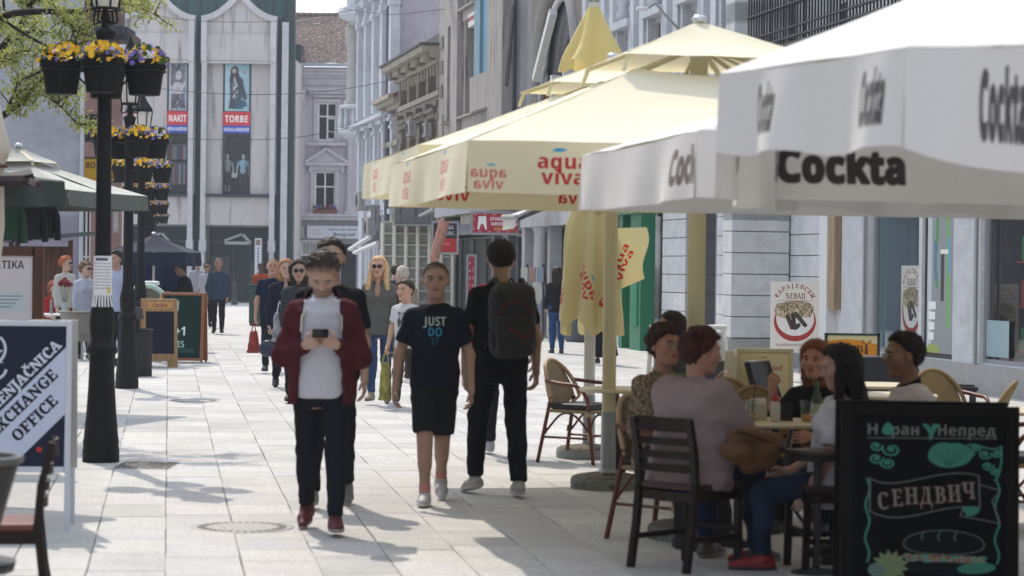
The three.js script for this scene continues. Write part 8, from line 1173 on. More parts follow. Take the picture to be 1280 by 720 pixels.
if (o.socks) M('sock', rod(a.clone().lerp(l.k, 0.02), a.clone().lerp(l.k, 0.17), 0.042 * u, 0.043 * u, 12), mat(o.socks), t);
}
// hair
if (o.hair) {
const st = o.hair, th = st.th ?? 0.013, skull = elli(0, 0.03, -0.014, 0.076 + th, 0.091 + th, 0.098 + th), parts = [];
const nfx = (st.curl ?? 0.004) * 1.5, nf = st.freq ?? 26;
const qy = (st.line ?? 0.072) + 0.018, nape = st.nape ?? -0.085, ny2 = -0.62, nz2 = 0.785;
let f = (x, y, z) => { let d = skull(x, y, z); d = smax(d, (y - qy) * ny2 + (z - (0.075 - Math.abs(x) * (st.temple ?? 0.25))) * nz2 + 0.005 * noise3(x * 55, y * 30, z * 40), 0.014); return smax(d, nape - y + 0.3 * Math.max(0, z + 0.02), 0.02); };
if (st.bob) { const b = elli(0, -0.03 - st.bob * 0.35, -0.045, 0.088 + st.vol, 0.1 + st.bob * 0.55, 0.08 + st.vol * 0.5), ff = f; const fc = elli(0, -0.06, 0.1, st.faceW ?? 0.062, 0.16, 0.12); f = (x, y, z) => smax(smin(ff(x, y, z), b(x, y, z), 0.04), -fc(x, y, z), 0.015); }
if (st.long) { const bk = [cap(V(0.05, 0, -0.055), V(0.06, -st.long, -0.075), 0.055, 0.04), cap(V(-0.05, 0, -0.055), V(-0.06, -st.long, -0.075), 0.055, 0.04), cap(V(0, 0, -0.07), V(0, -st.long - 0.02, -0.09), 0.055, 0.045)]; if (st.front) bk.push(cap(V(0.075, 0.02, 0.0), V(0.1, -st.front, 0.04), 0.026, 0.03), cap(V(-0.075, 0.02, 0.0), V(-0.1, -st.front, 0.04), 0.026, 0.03)); const bb = blend(bk, 0.04), ff = f; f = (x, y, z) => smin(ff(x, y, z), bb(x, y, z), 0.03); }
if (st.bun) { const b = elli(0, st.bun[0], st.bun[1], 0.045, 0.045, 0.045), ff = f; f = (x, y, z) => smin(ff(x, y, z), b(x, y, z), 0.02); }
const F = (x, y, z) => { const p = toHead(x, y, z); let d = f(p[0], p[1], p[2]); if (Math.abs(d) < 0.04) d += nfx * (noise3(p[0] * nf, p[1] * nf * (st.long || st.bob ? 0.35 : 1), p[2] * nf) + 0.6 * noise3(p[0] * nf * 2.7, p[1] * nf * (st.long ? 0.6 : 2.7), p[2] * nf * 2.7)); return d * hs; };
const pts = [], dn = -0.14 - (st.long ?? 0) - (st.bob ?? 0) * 0.9; for (const a of [-1, 1]) for (const b of [dn, 0.15]) for (const c of [-1, 1]) pts.push(fromHead(a * 0.16, b, c * 0.15)); const [lo, hi] = bounds(pts, 0.01);
const hg = netMesh(F, lo, hi, C[1] * (st.long ? 1.25 : 1.05), (x, y, z) => { const k = 0.6 + 1.1 * (0.5 + 0.5 * noise3(x * 60, y * (st.long ? 12 : 50), z * 60)); const hp2 = toHead(x, y, z), cv = (hp2[1] - qy) * ny2 + (hp2[2] - 0.075) * nz2, fd = st.fade ? Math.max(0, Math.min(0.75, 1 + (cv + 0.012 * noise3(x * 40, y * 40, z * 40)) / 0.035)) : 0; return [0, 1, 2].map((i) => hairC[i] * k * (1 - fd) + skin[i] * 0.75 * fd); });
const hairM = new THREE.MeshPhysicalMaterial({ color: 0xffffff, vertexColors: true, roughness: 0.62, specularIntensity: 0.5 }), hm2 = M('hair', hg, hairM, t);
if (near < 3 && !st.flat) { // loose strands over the mass
const P3 = hg.attributes.position, N3 = hg.attributes.normal, C3 = hg.attributes.color, rq = rng(P3.count), sp = [], scol = [], n = near === 1 ? 1500 : 500, Ls = (st.long || st.bob ? 0.05 : 0.02) * (st.len ?? 1), wd = near === 1 ? 0.0012 : 0.002;
for (let i = 0; i < n; i++) { const k = Math.floor(rq() * P3.count), p = V(P3.getX(k), P3.getY(k), P3.getZ(k)), nn = V(N3.getX(k), N3.getY(k), N3.getZ(k)), fl = V((rq() - 0.5), -0.7 + (rq() - 0.5) * 0.9, (rq() - 0.5)); fl.addScaledVector(nn, -fl.dot(nn)).normalize().addScaledVector(nn, st.long ? 0.12 : 0.3 + rq() * 0.4).normalize(); const w2 = new THREE.Vector3().crossVectors(fl, nn).normalize().multiplyScalar(wd), m1 = p.clone().addScaledVector(fl, Ls * (0.5 + rq() * 0.8)), b = 0.7 + rq() * 0.9; p.addScaledVector(nn, -0.001); for (const v of [p.clone().add(w2), p.clone().sub(w2), m1]) { sp.push(v.x, v.y, v.z); scol.push(C3.getX(k) * b, C3.getY(k) * b, C3.getZ(k) * b); } }
const sg = new THREE.BufferGeometry(); sg.setAttribute('position', new THREE.Float32BufferAttribute(sp, 3)); sg.setAttribute('color', new THREE.Float32BufferAttribute(scol, 3)); sg.computeVertexNormals(); sg.setAttribute('uv', new THREE.Float32BufferAttribute(new Float32Array(sp.length / 3 * 2), 2)); const sm = hairM.clone(); sm.side = THREE.DoubleSide; M('hair_strands', sg, sm, hm2).userData.kind = 'stuff';
}
}
if (o.glasses) { const lens = [], fr = [], dark = o.glasses === 'dark'; for (const s of [-1, 1]) { const g = new THREE.SphereGeometry(1, 14, 8); g.scale(dark ? 0.027 : 0.022, dark ? 0.021 : 0.015, 0.006); g.rotateY(s * 0.22); g.translate(s * 0.031, 0.01, 0.1); lens.push(g); if (!dark) { const r = new THREE.TorusGeometry(1, 0.09, 6, 22); r.scale(0.022, 0.016, 0.02); r.rotateY(s * 0.22); r.translate(s * 0.031, 0.01, 0.101); fr.push(r); } fr.push(bar(V(s * 0.055, 0.016, 0.094), V(s * 0.08, 0.012, -0.01), 0.005)); } fr.push(bar(V(-0.01, 0.014, 0.104), V(0.01, 0.014, 0.104), 0.004)); const mx = new THREE.Matrix4().compose(hc, hq, V(hs, hs, hs)); for (const g of [...lens, ...fr]) g.applyMatrix4(mx); const gf = M('spectacles', fr, mat(dark ? [0.02, 0.018, 0.016] : [0.3, 0.28, 0.22], { roughness: 0.3 }), t); M('lens', lens, dark ? lensM : phys([0.75, 0.7, 0.6], { transmission: 0.8, thickness: 0, roughness: 0.05 }), gf); }
// a print laid on the front of the shirt
o.api = { t, u, hip, Nk, U, X, Z, Xt, Zt, LA, RA, LL, RL, hc, fromHead, topF, world: (v) => v.clone().applyEuler(new THREE.Euler(0, turn, 0)).add(pos) };
if (o.print) { const { tex, w: pw, h: ph, y: py, x: pxo = 0, back } = o.print, N2 = 14, p = [], uv = [], id = [], sg = back ? -1 : 1; for (let j = 0; j <= N2; j++) for (let i = 0; i <= N2; i++) { const b = hip.clone().addScaledVector(U, (py + (j / N2 - 0.5) * ph) * u).addScaledVector(Xt, sg * ((i / N2 - 0.5) * pw + pxo) * u * 1); let z = 0.35; for (; z > -0.1; z -= 0.003) { const r = b.clone().addScaledVector(Zt, sg * z); if (topF(r.x, r.y, r.z) + foldN(r.x, r.y, r.z, S.fold ?? 1) < 0.004) break; } b.addScaledVector(Zt, sg * z); p.push(b.x, b.y, b.z); uv.push(i / N2, j / N2); } for (let j = 0; j < N2; j++) for (let i = 0; i < N2; i++) { const a = j * (N2 + 1) + i; id.push(a, a + 1, a + N2 + 2, a, a + N2 + 2, a + N2 + 1); } const g = new THREE.BufferGeometry(); g.setAttribute('position', new THREE.Float32BufferAttribute(p, 3)); g.setAttribute('uv', new THREE.Float32BufferAttribute(uv, 2)); g.setIndex(id); g.computeVertexNormals(); M('shirt_print', g, mat(0xffffff, { map: tex, transparent: true, roughness: 0.8 }), t); }
return o.api;
}
const clearTex = (w, h, draw) => canvasTex(w, h, (x) => { x.clearRect(0, 0, w, h); draw(x, w, h); });
const onStreet = (px, d) => V(P(px, 340, d).x, 0, -d);
// ---------------------------------------------------------------- the walkers
const walk = (fwd, a = 1) => { const F = { th: 0.24 * a, kn: 0.06, fp: -0.05 }, Bk = { th: -0.16 * a, kn: 0.42 * a, fp: 0.42 * a }; return fwd === 'L' ? { L: F, R: Bk } : { L: Bk, R: F }; };
const black = [0.011, 0.012, 0.016], navy = [0.012, 0.016, 0.032], white = [0.66, 0.66, 0.7], jeans = [0.05, 0.09, 0.19];
const sk = { light: [0.47, 0.31, 0.24], mid: [0.38, 0.245, 0.18], tan: [0.32, 0.2, 0.14] };
{ // man with phone
const A = person({ label: 'person in open maroon hoodie and white polo shirt walking while looking down at a phone', pos: onStreet(404, 14.95), turn: 0.03, H: 1.785, skin: sk.light, stubble: 0.25, hairC: [0.03, 0.02, 0.014],
pose: { ...walk('L', 0.9), lean: 0.04, headPitch: 0.8, headYaw: 0.03, LA: { up: [0.27, -0.95, 0.05], fore: [-0.62, 0.34, 0.7], hand: [-0.8, 0.28, 0.5], palm: [-0.25, 0.75, -0.6], curl: 0.95 }, RA: { up: [-0.27, -0.95, 0.05], fore: [0.62, 0.32, 0.7], hand: [0.8, 0.26, 0.5], palm: [0.25, 0.75, -0.6], curl: 0.95 } },
top: { name: 'polo_shirt', color: [0.62, 0.62, 0.68], hem: -0.1, loose: 0.4, sleeve: 0, collar: [0.62, 0.62, 0.67], e: 0.012, fold: 1.3 }, jacket: { color: [0.085, 0.016, 0.022], hem: -0.13, gap: 0.125 }, bottom: { color: [0.012, 0.014, 0.022], r: 0.97, rise: 0.05 }, shoes: { color: [0.10, 0.012, 0.014], sole: [0.3, 0.28, 0.27] }, hair: { th: 0.02, curl: 0.007, freq: 34, line: 0.07, fade: 1, len: 0.5 } });
const c = A.LA.wr.clone().addScaledVector(A.LA.hd, 0.085).add(A.RA.wr.clone().addScaledVector(A.RA.hd, 0.085)).multiplyScalar(0.5).add(V(0, 0.05, 0.03));
const ph = thing('phone', 'black mobile phone held in both hands of the man in the maroon hoodie', 'phone', A.world(c), 0.03); M('case', [(() => { const g = new RoundedBoxGeometry(0.1, 0.066, 0.009, 2, 0.004); g.rotateX(-0.75); return g; })()], phys([0.006, 0.006, 0.007], { roughness: 0.6, specularIntensity: 0.2 }), ph); M('screen', plane(0.09, 0.058).rotateX(Math.PI - 0.75).translate(0, 0.0035, -0.0038), mat([0.01, 0.01, 0.012], { roughness: 0.1 }), ph);
}
person({ label: 'tall person in black short sleeved shirt walking close behind the maroon hoodie', pos: onStreet(414, 16.5), turn: 0, H: 1.86, px: 1, skin: sk.mid, hairC: [0.018, 0.012, 0.009], pose: { ...walk('R', 0.8), LA: { up: [0.2, -1, 0.02], fore: [0.03, -1, 0.3] } }, top: { color: black, hem: -0.1, loose: 0.7, sleeve: 0.7 }, bottom: { color: [0.014, 0.015, 0.02], r: 1.02 }, shoes: { color: [0.2, 0.2, 0.2], sole: [0.4, 0.4, 0.4] }, hair: { th: 0.016, curl: 0.005 } });
{ // boy with printed shirt
const tex = clearTex(512, 512, (x) => { x.textAlign = 'center'; x.fillStyle = '#a3b3b0'; fitText(x, 'JUST', 256, 130, 470, 'bold 180px sans-serif'); x.fillStyle = '#2b86a6'; fitText(x, 'DO', 256, 285, 320, 'bold 180px sans-serif'); x.fillStyle = '#14455f'; fitText(x, 'IT', 256, 430, 200, 'bold 150px sans-serif'); });
person({ label: 'person in navy printed T-shirt and dark knee length shorts walking toward the camera', pos: onStreet(545, 16.85), turn: 0.02, H: 1.735, w: 0.92, skin: [0.36, 0.225, 0.165], hairC: [0.04, 0.025, 0.016], pose: { R: { th: 0.24, kn: 0.08, fp: -0.04, out: -0.045, yaw: 0.08 }, L: { th: -0.1, kn: 0.6, fp: 0.5, out: -0.06, yaw: 0.08 }, LA: { up: [0.3, -1, -0.06], fore: [0.06, -1, 0.16], curl: 0.5 }, RA: { up: [-0.34, -1, 0.0], fore: [-0.1, -1, 0.22], curl: 0.5 }, headPitch: 0.04 }, top: { name: 't_shirt', color: [0.009, 0.012, 0.024], hem: -0.07, loose: 0.6, sleeve: 0.68, e: 0.018 }, print: { tex, w: 0.21, h: 0.25, y: 0.345 }, bottom: { kind: 'shorts', color: [0.014, 0.016, 0.02], r: 1.0, len: 0.95 }, shoes: { color: [0.5, 0.5, 0.5], sole: [0.6, 0.6, 0.6] }, socks: [0.5, 0.2, 0.2], hair: { th: 0.006, curl: 0.003, line: 0.074, nape: -0.06, fade: 1, len: 0.4 } });
}
{ // man with backpack
const A = person({ label: 'person in black seen from behind walking away with a large backpack', pos: onStreet(628, 17.45), turn: Math.PI + 0.22, H: 1.88, skin: sk.mid, hairC: [0.014, 0.01, 0.008], pose: { L: { th: 0.34, kn: 0.3, fp: 0.2, out: 0.1, yaw: 0.25 }, R: { th: -0.12, kn: 0.12, fp: 0.0, out: 0.02, yaw: 0.1 }, lean: 0.05, LA: { up: [0.26, -1, 0.02], fore: [0.0, -1, 0.14], curl: 0.5 }, RA: { up: [-0.3, -1, 0.05], fore: [-0.08, -1, 0.3], curl: 0.5 }, headYaw: -0.08 }, top: { name: 't_shirt', color: [0.012, 0.012, 0.013], hem: -0.1, loose: 0.7, sleeve: 0.68 }, bottom: { color: [0.012, 0.013, 0.016], r: 1.04, flare: 1.1 }, shoes: { color: [0.4, 0.38, 0.33], sole: [0.5, 0.49, 0.46] }, hair: { th: 0.014, curl: 0.005, nape: -0.075, fade: 1 } });
const c = A.hip.clone().addScaledVector(A.U, 0.1).addScaledVector(A.Z, -0.22).add(V(-0.03, 0, 0));
const bp = thing('backpack', 'large black backpack with red piping on the back of the man in black', 'backpack', A.world(c), Math.PI + 0.22), bm = mat([0.011, 0.011, 0.012], { map: rep(T.cloth, 4), bumpMap: rep(T.folds, 4), bumpScale: 0.008, roughness: 0.7 }), red = mat([0.13, 0.008, 0.01]);
const sb = (cx, cy, cz, a, b, c2, r) => (x, y, z) => { const qx = Math.max(0, Math.abs(x - cx) - a + r), qy = Math.max(0, Math.abs(y - cy) - b + r), qz = Math.max(0, Math.abs(z - cz) - c2 + r); return Math.sqrt(qx * qx + qy * qy + qz * qz) - r + 0.016 * noise3(x * 9, y * 9, z * 9) + 0.006 * noise3(x * 22, y * 16, z * 22); };
M('pack', netMesh(sb(0, 0.18, 0, 0.17, 0.27, 0.11, 0.095), [-0.22, -0.14, -0.15], [0.22, 0.5, 0.15], 0.012), bm, bp); M('front_pocket', netMesh(sb(0, 0.08, -0.1, 0.14, 0.14, 0.05, 0.04), [-0.2, -0.1, -0.19], [0.2, 0.26, 0.0], 0.012), bm, bp);
for (const s of [-1, 1]) M('strap', tube([V(s * 0.09, 0.42, 0.05), V(s * 0.1, 0.47, 0.14), V(s * 0.115, 0.4, 0.33), V(s * 0.13, 0.2, 0.35), V(s * 0.16, -0.02, 0.1)], 0.022, 20, 6), bm, bp);
for (const g of [tube([V(-0.14, 0.2, -0.105), V(-0.05, 0.3, -0.112), V(0.06, 0.3, -0.112), V(0.14, 0.22, -0.105)], 0.006, 16, 5), tube([V(-0.11, 0.4, -0.085), V(-0.07, 0.34, -0.1), V(-0.1, 0.31, -0.1)], 0.007, 10, 5), tube([V(0.03, 0.41, -0.08), V(0.12, 0.36, -0.09)], 0.006, 8, 5)]) M('piping', g, red, bp); M('emblem', tube([V(-0.1, 0.12, -0.152), V(-0.06, 0.06, -0.155), V(-0.02, 0.09, -0.155), V(0.07, 0.13, -0.152)], 0.008, 14, 5), red, bp); M('grab_loop', tube([V(-0.03, 0.44, 0.05), V(0, 0.48, 0.05), V(0.03, 0.44, 0.05)], 0.008, 10, 5), bm, bp);
}
person({ label: 'person in dark red hooded top walking away, mostly hidden by the backpack', pos: onStreet(629, 21.2), turn: Math.PI, px: 2, H: 1.86, skin: sk.mid, pose: { ...walk('L', 0.8), LA: { up: [0.24, -1, 0], fore: [0.06, -1, 0.2] }, RA: { up: [-0.28, -1, 0], fore: [-0.05, -1, 0.25] } }, top: { name: 'hoodie', color: [0.17, 0.016, 0.03], hem: -0.1, sleeve: 1.95, loose: 0.7, e: 0.024 }, bottom: { color: [0.02, 0.022, 0.03] }, shoes: { color: [0.45, 0.45, 0.46], sole: [0.6, 0.6, 0.6] }, hair: { th: 0.014 } });
{ // blonde woman and boy
const A = person({ label: 'person with long blonde hair and dark sunglasses in grey top and jeans', pos: onStreet(474, 28.9), turn: -0.12, px: 2, H: 1.77, female: true, w: 0.96, skin: [0.52, 0.31, 0.22], hairC: [0.5, 0.33, 0.17], pose: { L: { th: -0.1, kn: 0.3, fp: 0.4, out: 0.0 }, R: { th: 0.22, kn: 0.05, out: -0.06 }, RA: { up: [-0.22, -1, 0], fore: [0.1, -1, 0.2] }, LA: { up: [0.3, -0.9, -0.1], fore: [0.0, -0.5, 0.8], curl: 0.8 } }, top: { name: 'grey_top', color: [0.13, 0.13, 0.12], hem: -0.12, sleeve: 1.2, loose: 0.5, vneck: true }, bottom: { color: [0.05, 0.095, 0.2], r: 0.92, denim: true, len: 0.95 }, shoes: { color: [0.28, 0.23, 0.17], sole: [0.15, 0.13, 0.1] }, hair: { th: 0.014, long: 0.26, front: 0.24, curl: 0.004, line: 0.085 }, glasses: 'dark' });
const b = thing('shoulder_bag', 'brown leather shoulder bag of the blonde woman', 'bag', A.world(A.LA.e.clone().add(V(0.02, -0.16, -0.02))), -0.12), lm = mat([0.13, 0.05, 0.022], { map: rep(T.folds, 3), roughness: 0.55 }); M('pouch', netMesh((x, y, z) => Math.sqrt((x / 0.09) ** 2 + ((y - 0.05) / 0.2) ** 2 + (z / 0.17) ** 2) * 0.09 - 0.09 + 0.008 * noise3(x * 15, y * 15, z * 15), [-0.14, -0.2, -0.22], [0.14, 0.3, 0.22], 0.016), lm, b); M('strap', tube([V(0, 0.18, -0.12), V(-0.03, 0.42, -0.06), V(-0.05, 0.52, 0.0), V(-0.02, 0.4, 0.07), V(0, 0.18, 0.12)], 0.012, 20, 6), lm, b);
const tex = clearTex(256, 256, (x) => { x.fillStyle = '#14161c'; const q = rng(12); for (let i = 0; i < 9; i++) for (let j = 0; j < 7; j++) if (q() < 0.62) x.fillRect(48 + j * 23, 20 + i * 24, 20, 21); x.clearRect(100, 90, 30, 40); });
const K = person({ label: 'person, a child in white printed T-shirt and camouflage trousers carrying a yellow bag', pos: onStreet(509, 27.8), turn: -0.45, px: 2, H: 1.5, w: 0.86, headScale: 1.02, skin: [0.48, 0.29, 0.2], hairC: [0.03, 0.02, 0.013], pose: { ...walk('R', 0.7), headYaw: -0.2, RA: { up: [-0.2, -1, 0.05], fore: [-0.05, -0.9, 0.35], curl: 1.2 }, LA: { up: [0.25, -1, 0], fore: [0.1, -0.9, 0.3] } }, top: { name: 't_shirt', color: [0.66, 0.66, 0.68], hem: -0.1, loose: 0.8, sleeve: 0.6 }, print: { tex, w: 0.2, h: 0.24, y: 0.3 }, bottom: { color: [0.05, 0.05, 0.035], map: 0, r: 1.05 }, shoes: { color: [0.55, 0.56, 0.6], sole: [0.65, 0.65, 0.66] }, hair: { th: 0.016 } });
const yb = thing('carrier_bag', 'slim yellow plastic carrier bag in the child\'s hand', 'bag', K.world(K.RA.wr.clone().addScaledVector(K.RA.hd, 0.1).add(V(0, -0.52, 0))), 0.5), ym = mat([0.5, 0.46, 0.09], { map: rep(T.folds, 3), roughness: 0.6 }); M('pouch', netMesh((x, y, z) => Math.max(Math.sqrt((x / (0.085 - y * 0.07)) ** 2 + (z / 0.035) ** 2) * 0.035 - 0.035 + 0.006 * noise3(x * 18, y * 12, z * 18), Math.abs(y - 0.22) - 0.22), [-0.13, -0.03, -0.08], [0.13, 0.47, 0.08], 0.012), ym, yb); M('handle', tube([V(-0.04, 0.43, 0), V(-0.015, 0.53, 0.01), V(0.015, 0.53, 0.01), V(0.04, 0.43, 0)], 0.012, 14, 6), ym, yb);
}
{ // group left of the hoodie
person({ label: 'person with dark bobbed hair and wrap sunglasses in a dark grey top', pos: onStreet(374, 29), turn: 0.05, px: 2, H: 1.72, female: true, skin: sk.mid, hairC: [0.025, 0.013, 0.009], pose: { ...walk('R', 0.7), LA: { up: [0.25, -1, 0], fore: [-0.2, -0.6, 0.7] } }, top: { name: 'dark_top', color: [0.045, 0.05, 0.055], hem: -0.14, sleeve: 1.6, loose: 0.6 }, bottom: { color: black, r: 1.05 }, shoes: { color: black }, hair: { th: 0.03, bob: 0.07, vol: 0.025, curl: 0.012, freq: 18, line: 0.08 }, glasses: 'dark' });
const wb = thing('carrier_bag', 'white plastic carrier bag behind the dark haired woman\'s arm', 'bag', onStreet(350, 29.4).setY(0.72)); M('pouch', netMesh((x, y, z) => Math.max(Math.sqrt((x / (0.1 - y * 0.1)) ** 2 + (z / 0.05) ** 2) * 0.05 - 0.05 + 0.012 * noise3(x * 14, y * 12, z * 14), Math.abs(y - 0.18) - 0.18), [-0.15, -0.03, -0.1], [0.15, 0.4, 0.1], 0.014), mat([0.62, 0.62, 0.68], { map: rep(T.folds, 3) }), wb); M('handle', tube([V(-0.03, 0.36, 0), V(0, 0.5, 0), V(0.03, 0.36, 0)], 0.008, 10, 5), mat([0.62, 0.62, 0.68]), wb);
const N1 = person({ label: 'person with light brown hair in a long navy coat, left of the dark bobbed hair', pos: onStreet(357, 32.5), turn: 0.2, px: 2, H: 1.74, female: true, skin: sk.light, hairC: [0.3, 0.15, 0.06], pose: { ...walk('L', 0.7), RA: { up: [-0.2, -1, 0], fore: [-0.06, -1, 0.12], curl: 1.1 } }, top: { name: 'coat', color: navy, hem: -0.3, sleeve: 1.9, loose: 0.8, e: 0.03, vneck: true }, bottom: { color: black, r: 1.0 }, shoes: { color: black }, hair: { th: 0.022, bob: 0.08, vol: 0.015, curl: 0.006, line: 0.085 } });
const nb = thing('handbag', 'dark navy handbag between the red bag and the white bag', 'bag', N1.world(N1.RA.wr.clone().add(V(-0.02, -0.42, 0.03)))); M('pouch', netMesh((x, y, z) => Math.sqrt((x / 0.125) ** 2 + ((y - 0.13) / 0.115) ** 2 + (z / 0.07) ** 2) * 0.07 - 0.07, [-0.2, -0.05, -0.12], [0.2, 0.32, 0.12], 0.016), mat([0.015, 0.02, 0.045], { roughness: 0.5 }), nb); M('handle', tube([V(-0.08, 0.22, 0), V(0, 0.4, 0), V(0.08, 0.22, 0)], 0.012, 14, 6), mat([0.015, 0.02, 0.045]), nb);
const tx = clearTex(128, 128, (x) => { x.fillStyle = '#7f93a3'; x.beginPath(); x.ellipse(70, 50, 45, 22, 0.4, 0, 7); x.fill(); x.fillRect(20, 80, 70, 14); });
const B1 = person({ label: 'person with receding hair in a dark blue T-shirt carrying a red bag at left', pos: onStreet(341, 37), turn: 0.1, px: 2, H: 1.77, skin: [0.4, 0.22, 0.16], hairC: [0.1, 0.07, 0.06], pose: { ...walk('R', 0.7), RA: { up: [-0.26, -1, 0.05], fore: [-0.06, -1, 0.15], curl: 1.2 } }, top: { name: 't_shirt', color: [0.008, 0.015, 0.04], hem: -0.1, loose: 0.7, sleeve: 0.65 }, print: { tex: tx, w: 0.2, h: 0.2, y: 0.36 }, bottom: { color: [0.015, 0.017, 0.025] }, shoes: { color: [0.05, 0.05, 0.05] }, hair: { th: 0.004, curl: 0.001, line: 0.11 } });
const rb = thing('carrier_bag', 'bright red carrier bag hanging from the hand of the man in blue', 'bag', B1.world(B1.RA.wr.clone().addScaledVector(B1.RA.hd, 0.1).add(V(-0.02, -0.44, 0))), 0.3), rm = mat([0.5, 0.025, 0.015], { map: rep(T.folds, 3), roughness: 0.55 }); M('pouch', netMesh((x, y, z) => Math.max(Math.sqrt((x / (0.11 - y * 0.16)) ** 2 + (z / 0.05) ** 2) * 0.05 - 0.05 + 0.008 * noise3(x * 14, y * 12, z * 14), Math.abs(y - 0.17) - 0.17), [-0.15, -0.03, -0.1], [0.15, 0.38, 0.1], 0.014), rm, rb); M('handle', tube([V(-0.03, 0.34, 0), V(0, 0.47, 0), V(0.03, 0.34, 0)], 0.009, 10, 5), rm, rb);
person({ label: 'person in bright orange shirt behind the green street cabinet', pos: onStreet(326, 66), turn: 0.3, px: 3, H: 1.72, skin: [0.12, 0.065, 0.045], pose: walk('L', 0.6), top: { color: [0.5, 0.1, 0.03], hem: -0.1, loose: 0.8, sleeve: 1.6 }, bottom: { color: navy }, shoes: { color: black }, hair: { th: 0.012 } });
person({ label: 'person in dark jacket seen between the blonde woman and the grey haired one', pos: onStreet(494, 43), turn: Math.PI - 0.5, px: 3, H: 1.7, skin: sk.mid, pose: walk('L', 0.6), top: { name: 'jacket', color: [0.03, 0.035, 0.045], hem: -0.12, sleeve: 1.9, loose: 0.7, e: 0.025 }, bottom: { color: black }, shoes: { color: black }, hair: { th: 0.016 } });
person({ label: 'person with tied grey hair in a beige cardigan seen from behind near the lattice grille', pos: onStreet(505, 35), turn: Math.PI + 0.3, px: 2, H: 1.68, female: true, w: 1.1, skin: sk.light, hairC: [0.36, 0.32, 0.27], pose: { ...walk('R', 0.6), headYaw: 0.3, lean: 0.12 }, top: { name: 'cardigan', color: [0.3, 0.24, 0.18], hem: -0.16, sleeve: 1.9, loose: 0.7, e: 0.022 }, bottom: { color: [0.08, 0.07, 0.07] }, shoes: { color: black }, hair: { th: 0.014, bun: [0.0, -0.11], line: 0.08 } });
person({ label: 'person with long dark hair in black top and blue jeans walking away by the shops', pos: onStreet(697, 47), turn: Math.PI + 0.1, px: 2, H: 1.72, female: true, skin: sk.mid, hairC: [0.02, 0.01, 0.008], pose: { L: { th: 0.05, out: 0 }, R: { th: -0.03, out: 0, kn: 0.1 }, LA: { up: [0.2, -1, 0], fore: [0.0, -0.7, 0.7] } }, top: { name: 'black_top', color: black, hem: -0.1, sleeve: 1.9, loose: 0.4 }, bottom: { color: [0.035, 0.085, 0.22], denim: true, r: 1.0 }, shoes: { color: [0.02, 0.02, 0.025] }, hair: { th: 0.018, long: 0.36, curl: 0.004 } });
person({ label: 'person in black whose legs show below the closed yellow parasol', pos: onStreet(757, 41.5), turn: -0.3, px: 2, H: 1.7, female: true, skin: sk.mid, pose: walk('R', 0.7), top: { color: black, hem: -0.25, sleeve: 1.9, loose: 0.8 }, bottom: { color: black, r: 1.25, flare: 1.7, len: 0.9 }, shoes: { color: [0.03, 0.03, 0.03], sole: [0.3, 0.3, 0.3] }, hair: { th: 0.016, bob: 0.05, vol: 0.01 } });
person({ label: 'person in blue long sleeved shirt and dark trousers walking alone up the street', pos: onStreet(273, 57.5), turn: 0.05, px: 2, H: 1.82, w: 1.05, skin: [0.36, 0.21, 0.15], hairC: [0.13, 0.11, 0.1], pose: { ...walk('L', 0.8), RA: { up: [-0.25, -1, 0], fore: [-0.02, -0.9, 0.35] } }, top: { color: [0.035, 0.062, 0.10], hem: -0.14, sleeve: 1.9, loose: 0.9, collar: [0.035, 0.062, 0.1], open: true }, bottom: { color: [0.013, 0.013, 0.018], r: 1.05 }, shoes: { color: [0.015, 0.014, 0.014] }, hair: { th: 0.01, curl: 0.002 } });
person({ label: 'person with topknot and sunglasses in a white blouse left of the blue shirted man', pos: onStreet(258.5, 63), turn: 0.15, px: 3, H: 1.72, female: true, skin: sk.mid, pose: { ...walk('R', 0.6), LA: { up: [0.3, -0.9, 0.1], fore: [-0.4, 0.5, 0.6] } }, top: { name: 'blouse', color: [0.55, 0.55, 0.6], hem: -0.08, sleeve: 1.0, loose: 0.5 }, bottom: { color: black, r: 0.95 }, shoes: { color: black }, hair: { th: 0.012, bun: [0.13, -0.03] }, glasses: 'dark' });
person({ label: 'person with grey hair standing behind the white blouse by the navy parasol', pos: onStreet(246.5, 69), turn: 0.3, px: 3, H: 1.8, skin: [0.45, 0.25, 0.2], hairC: [0.5, 0.5, 0.5], pose: walk('L', 0.5), top: { color: [0.4, 0.42, 0.48], hem: -0.1, sleeve: 1.8, loose: 0.8 }, bottom: { color: black }, shoes: { color: black }, hair: { th: 0.01 } });
person({ label: 'person in black shirt and cap bending at the navy parasol stall', pos: onStreet(236, 46.8), turn: -1.35, px: 2, H: 1.74, w: 1.08, skin: sk.tan, pose: { lean: 0.18, headPitch: 0.25, L: { th: 0.15, kn: 0.1 }, R: { th: 0.05, kn: 0.05 }, RA: { up: [-0.1, -0.8, 0.5], fore: [0.0, 0.1, 1], curl: 0.6 }, LA: { up: [0.1, -0.9, 0.35], fore: [0.0, -0.1, 1], curl: 0.6 } }, top: { color: [0.014, 0.015, 0.02], hem: -0.14, sleeve: 1.5, loose: 0.8 }, bottom: { color: [0.012, 0.012, 0.016] }, shoes: { color: black }, hair: { th: 0.014 } });
}
